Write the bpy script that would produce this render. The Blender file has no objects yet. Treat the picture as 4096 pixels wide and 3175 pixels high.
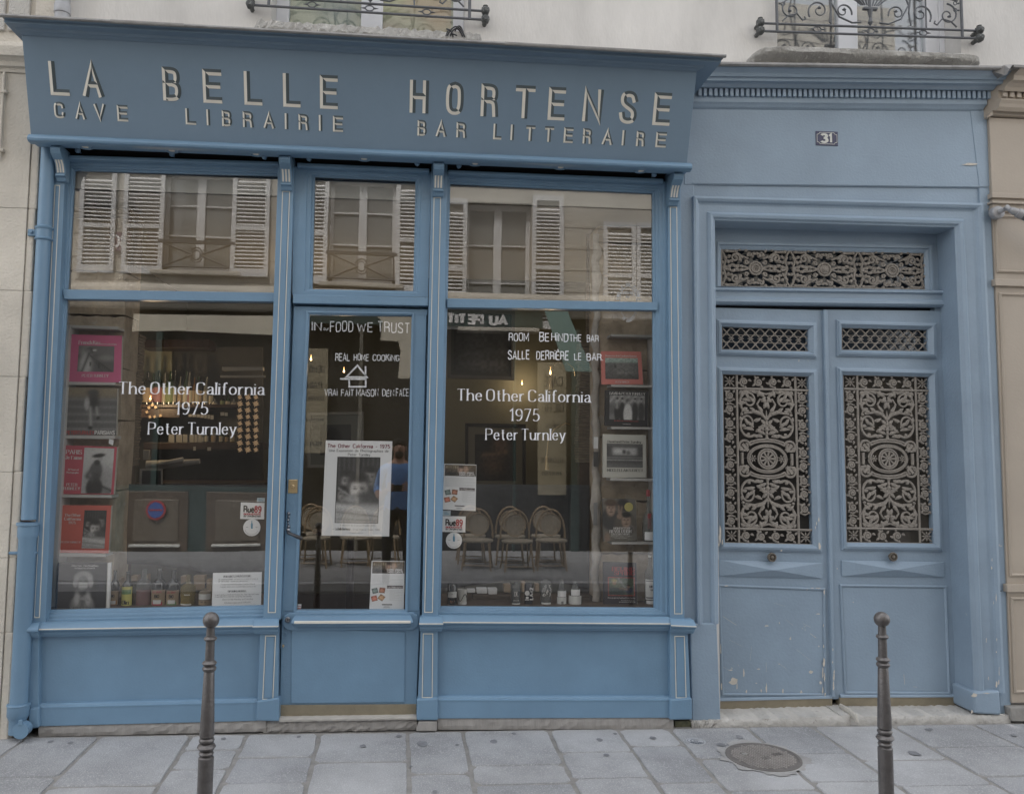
import bpy, bmesh, math, random
import numpy as np
from mathutils import Vector, Matrix
random.seed(7)
S = bpy.context.scene
COL = S.collection
# ---------------------------------------------------------------- camera
FP, CX0, CY0 = 3300.0, 1904.0, 1533.0          # focal length and principal point, in photograph pixels (4096 wide)
CAM = Vector((0.0, -4.69, 1.60))
def _axes():
    n = Vector((1632 - CX0, -(1790 - CY0), -FP)).normalized()      # where the facade's normal points
    v = Vector((2400 - CX0, -(-40600 - CY0), -FP)); v = (v - n * v.dot(n)).normalized()
    x = n.cross(v)
    return x, n, v
XC, YC, ZC = _axes()
cam_d = bpy.data.cameras.new('camera'); cam = bpy.data.objects.new('camera', cam_d); COL.objects.link(cam)
cam_d.sensor_width = 36; cam_d.lens = FP / 4096 * 36
cam_d.shift_x = (2048 - CX0) / 4096; cam_d.shift_y = (CY0 - 1587.5) / 4096
cam_d.clip_start = 0.05; cam_d.clip_end = 400
Rm = Matrix((XC, YC, ZC))                        # rows: world axes in camera space -> camera to world
cam.matrix_world = Matrix.Translation(CAM) @ Rm.to_4x4()
S.camera = cam
# ---------------------------------------------------------------- sky, sun, exposure
SUN_EL, SUN_AZ = math.radians(60), math.radians(-18)
W = bpy.data.worlds.new("World"); S.world = W; W.use_nodes = True
nt = W.node_tree; nt.nodes.clear()
sky = nt.nodes.new('ShaderNodeTexSky'); sky.sky_type = 'NISHITA'; sky.sun_disc = False
sky.sun_elevation = SUN_EL; sky.sun_rotation = SUN_AZ
sky.air_density = 1.0; sky.dust_density = 3.0
hs = nt.nodes.new('ShaderNodeHueSaturation'); hs.inputs['Saturation'].default_value = 0.16
bg = nt.nodes.new('ShaderNodeBackground'); bg.inputs[1].default_value = 0.15
wo = nt.nodes.new('ShaderNodeOutputWorld')
nt.links.new(sky.outputs[0], hs.inputs['Color']); nt.links.new(hs.outputs[0], bg.inputs[0]); nt.links.new(bg.outputs[0], wo.inputs[0])
sd = bpy.data.lights.new('sun', 'SUN'); sd.energy = 1.5; sd.angle = math.radians(14); sd.color = (1.0, 0.97, 0.92)
sun = bpy.data.objects.new('sun', sd); COL.objects.link(sun)
sun.location = (0, -6, 20)
_sdir = Vector((math.sin(SUN_AZ) * math.cos(SUN_EL), math.cos(SUN_AZ) * math.cos(SUN_EL), math.sin(SUN_EL)))
sun.rotation_euler = _sdir.to_track_quat('Z', 'Y').to_euler()
S.view_settings.view_transform = 'Standard'; S.view_settings.look = 'None'
S.view_settings.gamma = 1; S.view_settings.use_curve_mapping = False
S.view_settings.exposure = 1.92
S.render.engine = 'CYCLES'
S.cycles.use_denoising = True
S.cycles.max_bounces = 8; S.cycles.diffuse_bounces = 4; S.cycles.glossy_bounces = 4
S.cycles.transparent_max_bounces = 24; S.cycles.transmission_bounces = 4
S.cycles.sample_clamp_indirect = 6
# ---------------------------------------------------------------- pixel <-> place
CR = {'A': (0, 0, .64103), 'B': (1300, 0, .7326), 'C': (2700, 0, .6392), 'D': (0, 600, .54945), 'E': (1000, 600, .53166),
      'F': (1700, 600, .54945), 'G': (0, 1300, .76775), 'H': (1050, 1400, .70859), 'I': (1650, 1300, .76775),
      'J': (2700, 800, .6392), 'K': (2700, 1400, .6392), 'L': (2700, 2200, .6392), 'M': (0, 2300, .64103),
      'N': (1300, 2300, .68681), 'P': (900, 0, .54945), 'Q': (2980, 0, .46703), 'R': (200, 2200, .41209),
      'S': (1740, 2250, .4304), 'T': (450, 1350, .35442), 'W': (2380, 1380, .6378), 'X': (220, 1280, .69699),
      'Y': (3850, 200, .5313), 'Z': (2870, 1480, .42533), 'a': (2850, 950, .41209), 'b': (1230, 1240, .33077),
      'd': (1750, 1200, .64991), 'e': (0, 0, .70845), 'g': (0, 2850, .93773), 'h': (2048, 2850, .93773), 'V': (0, 0, 1.87546)}
def c(k, x, y):
    o = CR[k]; return (o[0] + o[2] * x, o[1] + o[2] * y)
def cs(k, *xy):                                   # many points of one crop
    return [c(k, xy[i], xy[i + 1]) for i in range(0, len(xy), 2)]
def ray(p):
    return Rm @ Vector((p[0] - CX0, -(p[1] - CY0), -FP))
def U(p, Y=0.0):
    r = ray(p); t = (Y - CAM.y) / r.y; return CAM + r * t
def UPl(p, P0, n):
    r = ray(p); return CAM + r * ((P0 - CAM).dot(n) / r.dot(n))
YG = 0.06                                          # plane of the shop's glass
def MIR(p, dist):                                  # a thing seen in the glass, standing dist in front of it
    q = U(p, YG + dist); return Vector((q.x, YG - dist, q.z))
# ground: a plane through what the photo shows at the foot of the facade
GA = U((154, 2944)); GB = U((4042, 2890))
GS = (GB.z - GA.z) / (GB.x - GA.x); GY = 0.018
def gz(x, y=0.0): return GA.z + GS * (x - GA.x) + GY * y
GN = Vector((-GS, -GY, 1)).normalized(); GP = Vector((GA.x, 0, GA.z))
def G(p): return UPl(p, GP, GN)
# ---------------------------------------------------------------- mesh building
class MB:
    def __init__(s): s.v = []; s.f = []; s.m = []; s.c = None
    def add(s, vs, fs, m=0):
        b = len(s.v); s.v += [Vector(x) for x in vs]; s.f += [tuple(b + i for i in f) for f in fs]; s.m += [m] * len(fs)
    def box(s, x0, x1, y0, y1, z0, z1, m=0):
        s.add([(x0, y0, z0), (x1, y0, z0), (x1, y1, z0), (x0, y1, z0), (x0, y0, z1), (x1, y0, z1), (x1, y1, z1), (x0, y1, z1)],
              [(0, 3, 2, 1), (4, 5, 6, 7), (0, 1, 5, 4), (1, 2, 6, 5), (2, 3, 7, 6), (3, 0, 4, 7)], m); return s
    def prism(s, pts, dv, m=0):                    # polygon pts, pushed back by the vector dv
        n = len(pts); dv = Vector(dv) if not isinstance(dv, (int, float)) else Vector((0, dv, 0))
        pts = [Vector(p) for p in pts]
        s.add(pts + [p + dv for p in pts], [tuple(range(n))] + [tuple(range(2 * n - 1, n - 1, -1))] +
              [(i, n + i, n + (i + 1) % n, (i + 1) % n) for i in range(n)], m); return s
    def pq(s, px, Y, depth, m=0):                  # pixel polygon on the plane Y, with real thickness
        return s.prism([U(p, Y) for p in px], depth, m)
    def rings(s, rings, close=True, caps=False, m=0):
        n = len(rings[0]); vs = [p for r in rings for p in r]; fs = []
        for k in range(len(rings) - 1):
            for i in range(n if close else n - 1):
                j = (i + 1) % n
                fs.append((k * n + i, k * n + j, (k + 1) * n + j, (k + 1) * n + i))
        if caps: fs += [tuple(range(n - 1, -1, -1)), tuple((len(rings) - 1) * n + i for i in range(n))]
        s.add(vs, fs, m); return s
    def tube(s, pts, r, n=6, m=0, flat=1.0, caps=True):
        pts = [Vector(p) for p in pts]; N = len(pts)
        rs = r if isinstance(r, (list, tuple)) else [r] * N
        rg = []; up = None
        for i, p in enumerate(pts):
            t = (pts[min(i + 1, N - 1)] - pts[max(i - 1, 0)]); t = t.normalized() if t.length > 1e-9 else Vector((0, 0, 1))
            if up is None:
                up = Vector((0, 1, 0)) if abs(t.y) < .9 else Vector((1, 0, 0))
            a = (up - t * up.dot(t)); a = a.normalized() if a.length > 1e-6 else Vector((1, 0, 0)); b = t.cross(a); up = a
            rg.append([p + a * (math.cos(2 * math.pi * k / n) * rs[i] * flat) + b * (math.sin(2 * math.pi * k / n) * rs[i]) for k in range(n)])
        return s.rings(rg, True, caps, m)
    def lathe(s, prof, o=(0, 0, 0), n=20, m=0, axis='Z'):
        o = Vector(o); rg = []
        for r, z in prof:
            ring = []
            for k in range(n):
                a = 2 * math.pi * k / n; x, y = r * math.cos(a), r * math.sin(a)
                ring.append(o + (Vector((x, y, z)) if axis == 'Z' else Vector((x, z, -y)) if axis == 'Y' else Vector((z, x, y))))
            rg.append(ring)
        return s.rings(rg, True, True, m)
    def sweep(s, A, B, prof, m=0, endA=None, endB=None):  # moulding from A to B; prof = [(z, y)] offsets; ends shifted along AB by y-dependent mitre
        d = (B - A).normalized()
        ra = [A + Vector((0, y, z)) + (d * (y * endA) if endA else Vector()) for z, y in prof]
        rb = [B + Vector((0, y, z)) + (d * (y * endB) if endB else Vector()) for z, y in prof]
        n = len(prof)
        s.add(ra + rb, [(i, i + 1, n + i + 1, n + i) for i in range(n - 1)] + [(n - 1, 0, n, 2 * n - 1)] +
              [tuple(range(n - 1, -1, -1)), tuple(range(n, 2 * n))], m); return s
    def frame(s, outer, inner, prof, m=0):         # mitred picture-frame moulding between two quads; prof = [(t, dy)]
        rg = [[o.lerp(i, t) + Vector((0, dy, 0)) for o, i in zip(outer, inner)] for t, dy in prof]
        return s.rings(rg, True, False, m)
    def build(s, name, mats, parent=None, smooth=None, bevel=0, props=None, origin=None):
        me = bpy.data.meshes.new(name)
        if parent is not None:
            o0 = root_loc(parent)
        elif origin is not None: o0 = Vector(origin)
        else:
            xs = [v.x for v in s.v]; ys = [v.y for v in s.v]; zs = [v.z for v in s.v]
            o0 = Vector(((min(xs) + max(xs)) / 2, (min(ys) + max(ys)) / 2, min(zs)))
        me.from_pydata([v - o0 for v in s.v], [], s.f)
        if not isinstance(mats, (list, tuple)): mats = [mats]
        for x in mats: me.materials.append(x)
        if any(s.m): me.polygons.foreach_set('material_index', s.m)
        if s.c is not None:
            at = me.color_attributes.new('Col', 'FLOAT_COLOR', 'POINT')
            at.data.foreach_set('color', np.concatenate([np.asarray(s.c, float), np.ones((len(s.c), 1))], 1).ravel())
        me.validate(); 
        if s.c is None:
            bm = bmesh.new(); bm.from_mesh(me); bmesh.ops.recalc_face_normals(bm, faces=bm.faces)
            bm.to_mesh(me); bm.free()
        if smooth:
            me.polygons.foreach_set('use_smooth', [True] * len(me.polygons))
        ob = bpy.data.objects.new(name, me); COL.objects.link(ob)
        if smooth and smooth < 180:
            try: me.set_sharp_from_angle(angle=math.radians(smooth))
            except Exception: pass
        if parent is not None: ob.parent = parent
        else: ob.location = o0
        if bevel:
            b = ob.modifiers.new('bevel', 'BEVEL'); b.width = bevel; b.segments = 2; b.limit_method = 'ANGLE'; b.angle_limit = math.radians(40)
        for k, v in (props or {}).items(): ob[k] = v
        return ob
def root_loc(o):
    while o.parent is not None: o = o.parent
    return o.location.copy()
def thing(name, label, cat, loc=(0, 0, 0), group=None):
    o = bpy.data.objects.new(name, None); COL.objects.link(o); o.location = loc; o.empty_display_size = .1
    o['label'] = label; o['category'] = cat
    if group: o['group'] = group
    return o
def tag(o, label, cat, group=None):
    o['label'] = label; o['category'] = cat
    if group: o['group'] = group
    return o
def dup(root, loc, label=None, rotz=None):
    r = root.copy(); COL.objects.link(r); r.location = loc
    if rotz is not None: r.rotation_euler = (0, 0, rotz)
    if label: r['label'] = label
    for ch in list(root.children):
        k = ch.copy(); COL.objects.link(k); k.parent = r
        for g in list(ch.children):
            q = g.copy(); COL.objects.link(q); q.parent = k
    return r
# ---------------------------------------------------------------- materials
MATS = {}
def mat(name, col, rough=.5, metal=0, var=0.0, vs=3.0, bump=0.0, bs=40.0, spec=.5, emit=None, attr=False, col2=None, stretch=None, specks=None, coat=0):
    if name in MATS: return MATS[name]
    m = bpy.data.materials.new(name); m.use_nodes = True; t = m.node_tree; N = t.nodes; L = t.links
    p = N['Principled BSDF']; p.inputs['Roughness'].default_value = rough; p.inputs['Metallic'].default_value = metal
    p.inputs['Specular IOR Level'].default_value = spec
    if coat: p.inputs['Coat Weight'].default_value = coat
    col = tuple(col) + (1,)
    p.inputs['Base Color'].default_value = col
    src = None
    if attr:
        a = N.new('ShaderNodeAttribute'); a.attribute_name = 'Col'; src = a.outputs['Color']
    need = var or bump or specks or col2
    if need:
        tc = N.new('ShaderNodeTexCoord'); vec = tc.outputs['Object']
        if stretch:
            mp = N.new('ShaderNodeMapping'); mp.inputs['Scale'].default_value = stretch; L.new(vec, mp.inputs[0]); vec = mp.outputs[0]
    if var or col2:
        n = N.new('ShaderNodeTexNoise'); n.inputs['Scale'].default_value = vs; n.inputs['Detail'].default_value = 8; n.inputs['Roughness'].default_value = .62
        L.new(vec, n.inputs['Vector'])
        r = N.new('ShaderNodeValToRGB'); L.new(n.outputs[0], r.inputs[0])
        r.color_ramp.elements[0].position = .30; r.color_ramp.elements[1].position = .72
        lo = [x * (1 - var) for x in col[:3]] + [1]; hi = [min(1, x * (1 + var)) for x in col[:3]] + [1]
        if col2: hi = list(col2) + [1]; lo = list(col)
        r.color_ramp.elements[0].color = lo; r.color_ramp.elements[1].color = hi
        if src:
            mx = N.new('ShaderNodeMix'); mx.data_type = 'RGBA'; mx.blend_type = 'MULTIPLY'; mx.inputs[0].default_value = 1
            L.new(src, mx.inputs[6]); L.new(r.outputs[0], mx.inputs[7]); src = mx.outputs[2]
        else: src = r.outputs[0]
    if specks:                                   # (scale, threshold, colour, amount)
        sc, th, sc_col, am = specks
        n2 = N.new('ShaderNodeTexNoise'); n2.inputs['Scale'].default_value = sc; n2.inputs['Detail'].default_value = 3; L.new(vec, n2.inputs['Vector'])
        r2 = N.new('ShaderNodeValToRGB'); L.new(n2.outputs[0], r2.inputs[0])
        r2.color_ramp.elements[0].position = th; r2.color_ramp.elements[1].position = th + .06
        r2.color_ramp.elements[0].color = (0, 0, 0, 1); r2.color_ramp.elements[1].color = (am, am, am, 1)
        mx = N.new('ShaderNodeMix'); mx.data_type = 'RGBA'; L.new(r2.outputs[0], mx.inputs[0])
        if src: L.new(src, mx.inputs[6])
        else: mx.inputs[6].default_value = col
        mx.inputs[7].default_value = tuple(sc_col) + (1,); src = mx.outputs[2]
    if src: L.new(src, p.inputs['Base Color'])
    if bump:
        n = N.new('ShaderNodeTexNoise'); n.inputs['Scale'].default_value = bs; n.inputs['Detail'].default_value = 6; L.new(vec, n.inputs['Vector'])
        b = N.new('ShaderNodeBump'); b.inputs['Strength'].default_value = bump; b.inputs['Distance'].default_value = .01
        L.new(n.outputs[0], b.inputs['Height']); L.new(b.outputs[0], p.inputs['Normal'])
    if emit:
        p.inputs['Emission Color'].default_value = tuple(emit[:3]) + (1,); p.inputs['Emission Strength'].default_value = emit[3]
    MATS[name] = m; return m
def glass(name, refl, tint, wav=.0012, ws=1.6, seed=0.0):
    m = bpy.data.materials.new(name); m.use_nodes = True; t = m.node_tree; N = t.nodes; L = t.links; N.clear()
    o = N.new('ShaderNodeOutputMaterial'); mx = N.new('ShaderNodeMixShader'); tr = N.new('ShaderNodeBsdfTransparent'); gl = N.new('ShaderNodeBsdfGlossy')
    tr.inputs[0].default_value = tuple(tint) + (1,); gl.inputs['Roughness'].default_value = 0.0; gl.inputs[0].default_value = (1, 1, 1, 1)
    mx.inputs[0].default_value = refl
    L.new(tr.outputs[0], mx.inputs[1]); L.new(gl.outputs[0], mx.inputs[2]); L.new(mx.outputs[0], o.inputs[0])
    tc = N.new('ShaderNodeTexCoord'); mp = N.new('ShaderNodeMapping'); mp.inputs['Location'].default_value = (seed, 0, seed * 1.7)
    L.new(tc.outputs['Object'], mp.inputs[0])
    n = N.new('ShaderNodeTexNoise'); n.inputs['Scale'].default_value = ws; n.inputs['Detail'].default_value = .4; L.new(mp.outputs[0], n.inputs['Vector'])
    b = N.new('ShaderNodeBump'); b.inputs['Strength'].default_value = 1; b.inputs['Distance'].default_value = wav
    L.new(n.outputs[0], b.inputs['Height']); L.new(b.outputs[0], gl.inputs['Normal'])
    return m
blue = mat('blue_paint', (.160, .268, .385), .38, var=.10, vs=2.2, bump=.12, bs=90, specks=(260, .76, (.30, .40, .50), .35))
blue_sign = mat('blue_sign_paint', (.165, .235, .310), .42, var=.06, vs=1.6, bump=.08, bs=60)
blue_door = mat('pale_blue_paint', (.250, .327, .412), .42, var=.09, vs=2.0, bump=.16, bs=70, specks=(60, .78, (.50, .50, .47), .45))
blue_worn = mat('worn_blue_paint', (.250, .327, .412), .45, var=.10, vs=2.5, bump=.2, bs=60, specks=(14, .735, (.52, .50, .46), 1.0))
white_line = mat('cream_line_paint', (.66, .64, .58), .5, var=.05, vs=20)
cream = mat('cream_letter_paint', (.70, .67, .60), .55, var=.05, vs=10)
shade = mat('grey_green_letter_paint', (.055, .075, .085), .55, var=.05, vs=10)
plaster = mat('plaster', (.60, .583, .56), .85, var=.20, vs=1.3, bump=.18, bs=55, stretch=(1.4, 1, .5), specks=(26, .72, (.44, .42, .40), .35))
stone = mat('limestone', (.58, .54, .475), .9, var=.16, vs=2.2, bump=.55, bs=70, specks=(40, .70, (.36, .33, .30), .4))
stone_old = mat('weathered_stone', (.36, .35, .33), .92, var=.28, vs=7, bump=.9, bs=60, specks=(30, .62, (.60, .58, .55), .6))
stone_base = mat('base_stone', (.33, .315, .30), .9, var=.16, vs=8, bump=.45, bs=50, stretch=(3, 1, .6))
step_st = mat('step_stone', (.46, .445, .42), .9, var=.18, vs=6, bump=.8, bs=45, specks=(34, .66, (.24, .22, .20), .6))
zinc = mat('zinc_capping', (.27, .265, .26), .55, metal=.35, var=.2, vs=14, bump=.2, bs=60)
tan = mat('tan_paint', (.40, .345, .285), .5, var=.06, vs=2.2, bump=.1, bs=60)
iron = mat('bollard_iron', (.13, .122, .12), .33, metal=.35, var=.18, vs=30, bump=.25, bs=120, specks=(55, .72, (.17, .165, .16), .5))
grille_m = mat('cast_iron_paint', (.25, .225, .197), .6, metal=.0, var=.18, vs=50, bump=.3, bs=150)
rail_m = mat('railing_iron', (.11, .115, .125), .55, metal=.3, var=.15, vs=40)
boss_m = mat('worn_boss_iron', (.10, .105, .105), .75, var=.35, vs=50, bump=.8, bs=90, specks=(60, .6, (.28, .29, .28), .6))
brass = mat('brass_kickplate', (.27, .235, .17), .42, metal=.3, var=.15, vs=12, bump=.1, bs=80)
brass_b = mat('brass_lock', (.50, .38, .22), .35, metal=.6, var=.1, vs=20)
dark = mat('black_gap', (.012, .012, .013), .8)
chrome = mat('dull_chrome', (.28, .29, .31), .3, metal=.9)
white = mat('white_paint', (.68, .68, .68), .5, var=.06, vs=6)
paper = mat('white_paper', (.72, .72, .72), .7, var=.03, vs=3)
vinyl = mat('white_vinyl', (.78, .79, .83), .5)
chalk = mat('white_marker', (.74, .75, .78), .6, var=.25, vs=60)
ink = mat('black_ink', (.03, .03, .032), .6)
red_ink = mat('dark_red_ink', (.22, .03, .05), .6)
greyink = mat('grey_ink', (.18, .18, .18), .6)
printm = mat('printed_photo', (1, 1, 1), .4, attr=True, var=.06, vs=40)
def flat(name, col, rough=.45): return mat(name, col, rough, var=.04, vs=8)
# ---------------------------------------------------------------- one pen alphabet, drawn in several hands
GL = {
'A': (.60, "0,0 .30,1 .60,0|.11,.34 .49,.34"), 'B': (.53, "0,0 0,1 .28,1 .43,.96 .49,.86 .49,.66 .43,.57 .28,.53 0,.53|.28,.53 .45,.48 .53,.38 .53,.16 .45,.04 .28,0 0,0"),
'C': (.50, ".50,.78 .48,.92 .36,1 .15,1 .03,.91 0,.76 0,.24 .03,.09 .15,0 .36,0 .48,.08 .50,.22"), 'D': (.53, "0,0 0,1 .26,1 .44,.94 .53,.77 .53,.23 .44,.06 .26,0 0,0"),
'E': (.48, ".48,1 0,1 0,0 .48,0|0,.53 .43,.53"), 'F': (.46, ".46,1 0,1 0,0|0,.53 .40,.53"),
'G': (.54, ".52,.78 .49,.92 .37,1 .15,1 .03,.91 0,.76 0,.24 .03,.09 .15,0 .37,0 .50,.08 .53,.22 .53,.45 .30,.45"), 'H': (.52, "0,0 0,1|.52,0 .52,1|0,.52 .52,.52"),
'I': (.0, "0,0 0,1"), 'J': (.36, ".36,1 .36,.20 .31,.05 .18,0 .05,.05 0,.20"), 'K': (.54, "0,0 0,1|.50,1 0,.42|.16,.60 .54,0"), 'L': (.44, "0,1 0,0 .44,0"),
'M': (.68, "0,0 0,1 .34,.25 .68,1 .68,0"), 'N': (.54, "0,0 0,1 .54,0 .54,1"), 'O': (.54, ".27,1 .10,.96 0,.80 0,.20 .10,.04 .27,0 .44,.04 .54,.20 .54,.80 .44,.96 .27,1"),
'P': (.50, "0,0 0,1 .29,1 .45,.95 .50,.83 .50,.64 .45,.52 .29,.47 0,.47"), 'Q': (.54, ".27,1 .10,.96 0,.80 0,.20 .10,.04 .27,0 .44,.04 .54,.20 .54,.80 .44,.96 .27,1|.32,.22 .56,-.04"),
'R': (.53, "0,0 0,1 .29,1 .45,.95 .50,.83 .50,.66 .45,.54 .29,.50 0,.50|.29,.50 .45,.45 .50,.33 .53,0"), 'S': (.50, ".49,.80 .44,.94 .32,1 .16,1 .04,.93 .01,.80 .04,.66 .16,.57 .36,.46 .47,.36 .50,.20 .45,.06 .33,0 .15,0 .03,.07 0,.21"),
'T': (.52, "0,1 .52,1|.26,1 .26,0"), 'U': (.53, "0,1 0,.22 .06,.06 .20,0 .34,0 .47,.06 .53,.22 .53,1"), 'V': (.56, "0,1 .28,0 .56,1"), 'W': (.82, "0,1 .20,0 .41,.85 .62,0 .82,1"),
'X': (.54, "0,1 .54,0|.54,1 0,0"), 'Y': (.54, "0,1 .27,.46 .54,1|.27,.46 .27,0"), 'Z': (.50, "0,1 .50,1 0,0 .50,0"),
'a': (.40, ".04,.53 .12,.63 .24,.65 .34,.60 .37,.48 .37,.10 .42,0|.37,.38 .20,.36 .06,.28 .02,.15 .08,.03 .20,0 .32,.06 .37,.16"),
'b': (.44, "0,1 0,0|0,.45 .08,.60 .22,.65 .38,.57 .44,.40 .44,.25 .38,.08 .22,0 .08,.05 0,.20"), 'c': (.38, ".37,.50 .31,.62 .20,.65 .07,.59 0,.42 0,.23 .07,.06 .20,0 .31,.03 .38,.15"),
'd': (.44, ".44,1 .44,0|.44,.45 .36,.60 .22,.65 .06,.57 0,.40 0,.25 .06,.08 .22,0 .36,.05 .44,.20"), 'e': (.40, "0,.36 .39,.36 .36,.54 .28,.64 .20,.65 .07,.59 0,.42 0,.23 .07,.06 .20,0 .31,.03 .39,.15"),
'f': (.30, ".34,.93 .27,1 .18,.97 .13,.85 .13,0|0,.63 .28,.63"), 'g': (.44, ".44,.65 .44,-.10 .38,-.25 .22,-.30 .05,-.22|.44,.45 .36,.60 .22,.65 .06,.57 0,.40 0,.25 .06,.08 .22,0 .36,.05 .44,.20"),
'h': (.42, "0,1 0,0|0,.46 .10,.60 .23,.65 .36,.60 .42,.46 .42,0"), 'i': (.0, "0,.63 0,0|-.01,.84 .01,.90"), 'j': (.1, ".1,.63 .1,-.15 0,-.28|.09,.84 .11,.90"), 'k': (.40, "0,1 0,0|.36,.63 0,.28|.12,.40 .40,0"),
'l': (.0, "0,1 0,0"), 'm': (.64, "0,.63 0,0|0,.46 .08,.60 .18,.65 .28,.59 .32,.46 .32,0|.32,.46 .40,.60 .50,.65 .60,.59 .64,.46 .64,0"), 'n': (.42, "0,.63 0,0|0,.46 .10,.60 .23,.65 .36,.60 .42,.46 .42,0"),
'o': (.44, ".22,.65 .07,.59 0,.42 0,.23 .07,.06 .22,0 .37,.06 .44,.23 .44,.42 .37,.59 .22,.65"), 'p': (.44, "0,.63 0,-.30|0,.45 .08,.60 .22,.65 .38,.57 .44,.40 .44,.25 .38,.08 .22,0 .08,.05 0,.20"),
'q': (.44, ".44,.63 .44,-.30|.44,.45 .36,.60 .22,.65 .06,.57 0,.40 0,.25 .06,.08 .22,0 .36,.05 .44,.20"), 'r': (.25, "0,.63 0,0|0,.42 .08,.57 .19,.65 .28,.61"), 's': (.34, ".32,.52 .26,.63 .12,.65 .03,.57 .04,.44 .16,.35 .28,.28 .34,.17 .28,.04 .14,0 .02,.05 0,.15"),
't': (.28, ".12,.88 .12,.12 .18,.01 .29,.05|0,.63 .27,.63"), 'u': (.42, "0,.63 0,.18 .06,.04 .19,0 .32,.05 .42,.20|.42,.63 .42,0"), 'v': (.42, "0,.63 .21,0 .42,.63"), 'w': (.62, "0,.63 .16,0 .31,.55 .46,0 .62,.63"),
'x': (.40, "0,.63 .40,0|.40,.63 0,0"), 'y': (.42, "0,.63 .22,0|.42,.63 .22,0 .13,-.24 .02,-.29"), 'z': (.36, "0,.63 .36,.63 0,0 .36,0"),
'0': (.48, ".24,1 .08,.94 0,.75 0,.25 .08,.06 .24,0 .40,.06 .48,.25 .48,.75 .40,.94 .24,1"), '1': (.26, "0,.80 .20,1 .20,0"), '2': (.46, ".02,.78 .06,.93 .20,1 .36,.96 .44,.80 .40,.60 0,0 .46,0"),
'3': (.46, ".02,.86 .12,.98 .26,1 .40,.93 .43,.76 .36,.58 .20,.53|.20,.53 .38,.48 .46,.32 .43,.10 .28,0 .12,.01 0,.14"), '4': (.50, ".36,0 .36,1 0,.30 .50,.30"), '5': (.46, ".42,1 .08,1 .04,.56 .20,.62 .38,.55 .46,.36 .42,.12 .26,0 .10,.01 0,.12"),
'6': (.48, ".42,.92 .30,1 .14,.94 .03,.72 0,.35 .06,.08 .24,0 .42,.08 .48,.30 .42,.52 .24,.60 .08,.54 0,.38"), '7': (.46, "0,1 .46,1 .14,0"),
'8': (.48, ".24,.54 .08,.63 .04,.80 .12,.96 .24,1 .36,.96 .44,.80 .40,.63 .24,.54 .06,.44 0,.25 .08,.06 .24,0 .40,.06 .48,.25 .42,.44 .24,.54"), '9': (.48, ".48,.62 .40,.46 .24,.40 .06,.48 0,.70 .06,.92 .24,1 .42,.92 .48,.65 .45,.28 .34,.06 .18,0 .06,.08"),
'¡': (.0, "0,.76 0,0|-.01,.94 .01,1.02"), '-': (.30, "0,.38 .30,.38"), '.': (.0, "-.01,0 .01,.05"), ',': (.05, ".03,.04 0,-.12"), ':': (.0, "0,.0 .0,.06|0,.5 0,.56"), '&': (.55, ".55,0 .10,.75 .12,.93 .24,1 .36,.92 .34,.75 .06,.45 0,.22 .08,.04 .26,0 .42,.10 .54,.40"),
"'": (.0, "0,1 0,.8"), '/': (.3, "0,0 .3,1"), '>': (.3, "0,.7 .3,.4 0,.1"), ' ': (.30, ""),
}
ACC = {'É': ('E', ".16,1.10 .34,1.28"), 'È': ('E', ".16,1.28 .34,1.10"), 'é': ('e', ".14,.76 .28,.92"), 'è': ('e', ".12,.92 .26,.76"), 'Ô': ('O', ".12,1.10 .27,1.25 .42,1.10"),
       'ó': ('o', ".16,.76 .30,.92"), 'À': ('A', ".20,1.28 .38,1.10"), 'í': ('i', "0,.78 .08,.92")}
def glyph(ch):
    ex = None
    if ch in ACC: ch, ex = ACC[ch]
    w, s = GL.get(ch, GL['-'])
    st = [[tuple(map(float, q.split(','))) for q in p.split()] for p in s.split('|') if p]
    if ex: st.append([tuple(map(float, q.split(','))) for q in ex.split()])
    return w, st
def chaikin(pts, lim=62):
    for _ in range(2):
        out = [pts[0]]
        for i in range(1, len(pts) - 1):
            a, b, d = pts[i - 1], pts[i], pts[i + 1]
            v1 = (b[0] - a[0], b[1] - a[1]); v2 = (d[0] - b[0], d[1] - b[1])
            l1 = math.hypot(*v1) or 1e-9; l2 = math.hypot(*v2) or 1e-9
            ang = math.degrees(math.acos(max(-1, min(1, (v1[0] * v2[0] + v1[1] * v2[1]) / l1 / l2))))
            if 4 < ang < lim: out += [(b[0] - v1[0] * .25, b[1] - v1[1] * .25), (b[0] + v2[0] * .25, b[1] + v2[1] * .25)]
            else: out.append(b)
        out.append(pts[-1]); pts = out
    return pts
def ribbon(pts, hw):                               # mitred ribbon: left and right offset points
    n = len(pts); closed = n > 3 and abs(pts[0][0] - pts[-1][0]) + abs(pts[0][1] - pts[-1][1]) < 1e-6
    L, R = [], []
    for i in range(n):
        a = pts[i - 1] if i > 0 else (pts[-2] if closed else None); d = pts[i + 1] if i < n - 1 else (pts[1] if closed else None); b = pts[i]
        ns = []
        for p, q in ((a, b), (b, d)):
            if p is None or q is None: continue
            dx, dy = q[0] - p[0], q[1] - p[1]; l = math.hypot(dx, dy) or 1e-9; ns.append((-dy / l, dx / l, hw(abs(dx) / l, abs(dy) / l)))
        if len(ns) == 1: nx, ny, h = ns[0]
        else:
            h = (ns[0][2] + ns[1][2]) / 2; nx, ny = ns[0][0] + ns[1][0], ns[0][1] + ns[1][1]; l = math.hypot(nx, ny)
            if l < .5: nx, ny = ns[0][0], ns[0][1]
            else:
                nx /= l; ny /= l; k = nx * ns[0][0] + ny * ns[0][1]; h = h / max(k, .45)
        L.append((b[0] + nx * h, b[1] + ny * h)); R.append((b[0] - nx * h, b[1] - ny * h))
    return L, R
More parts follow.
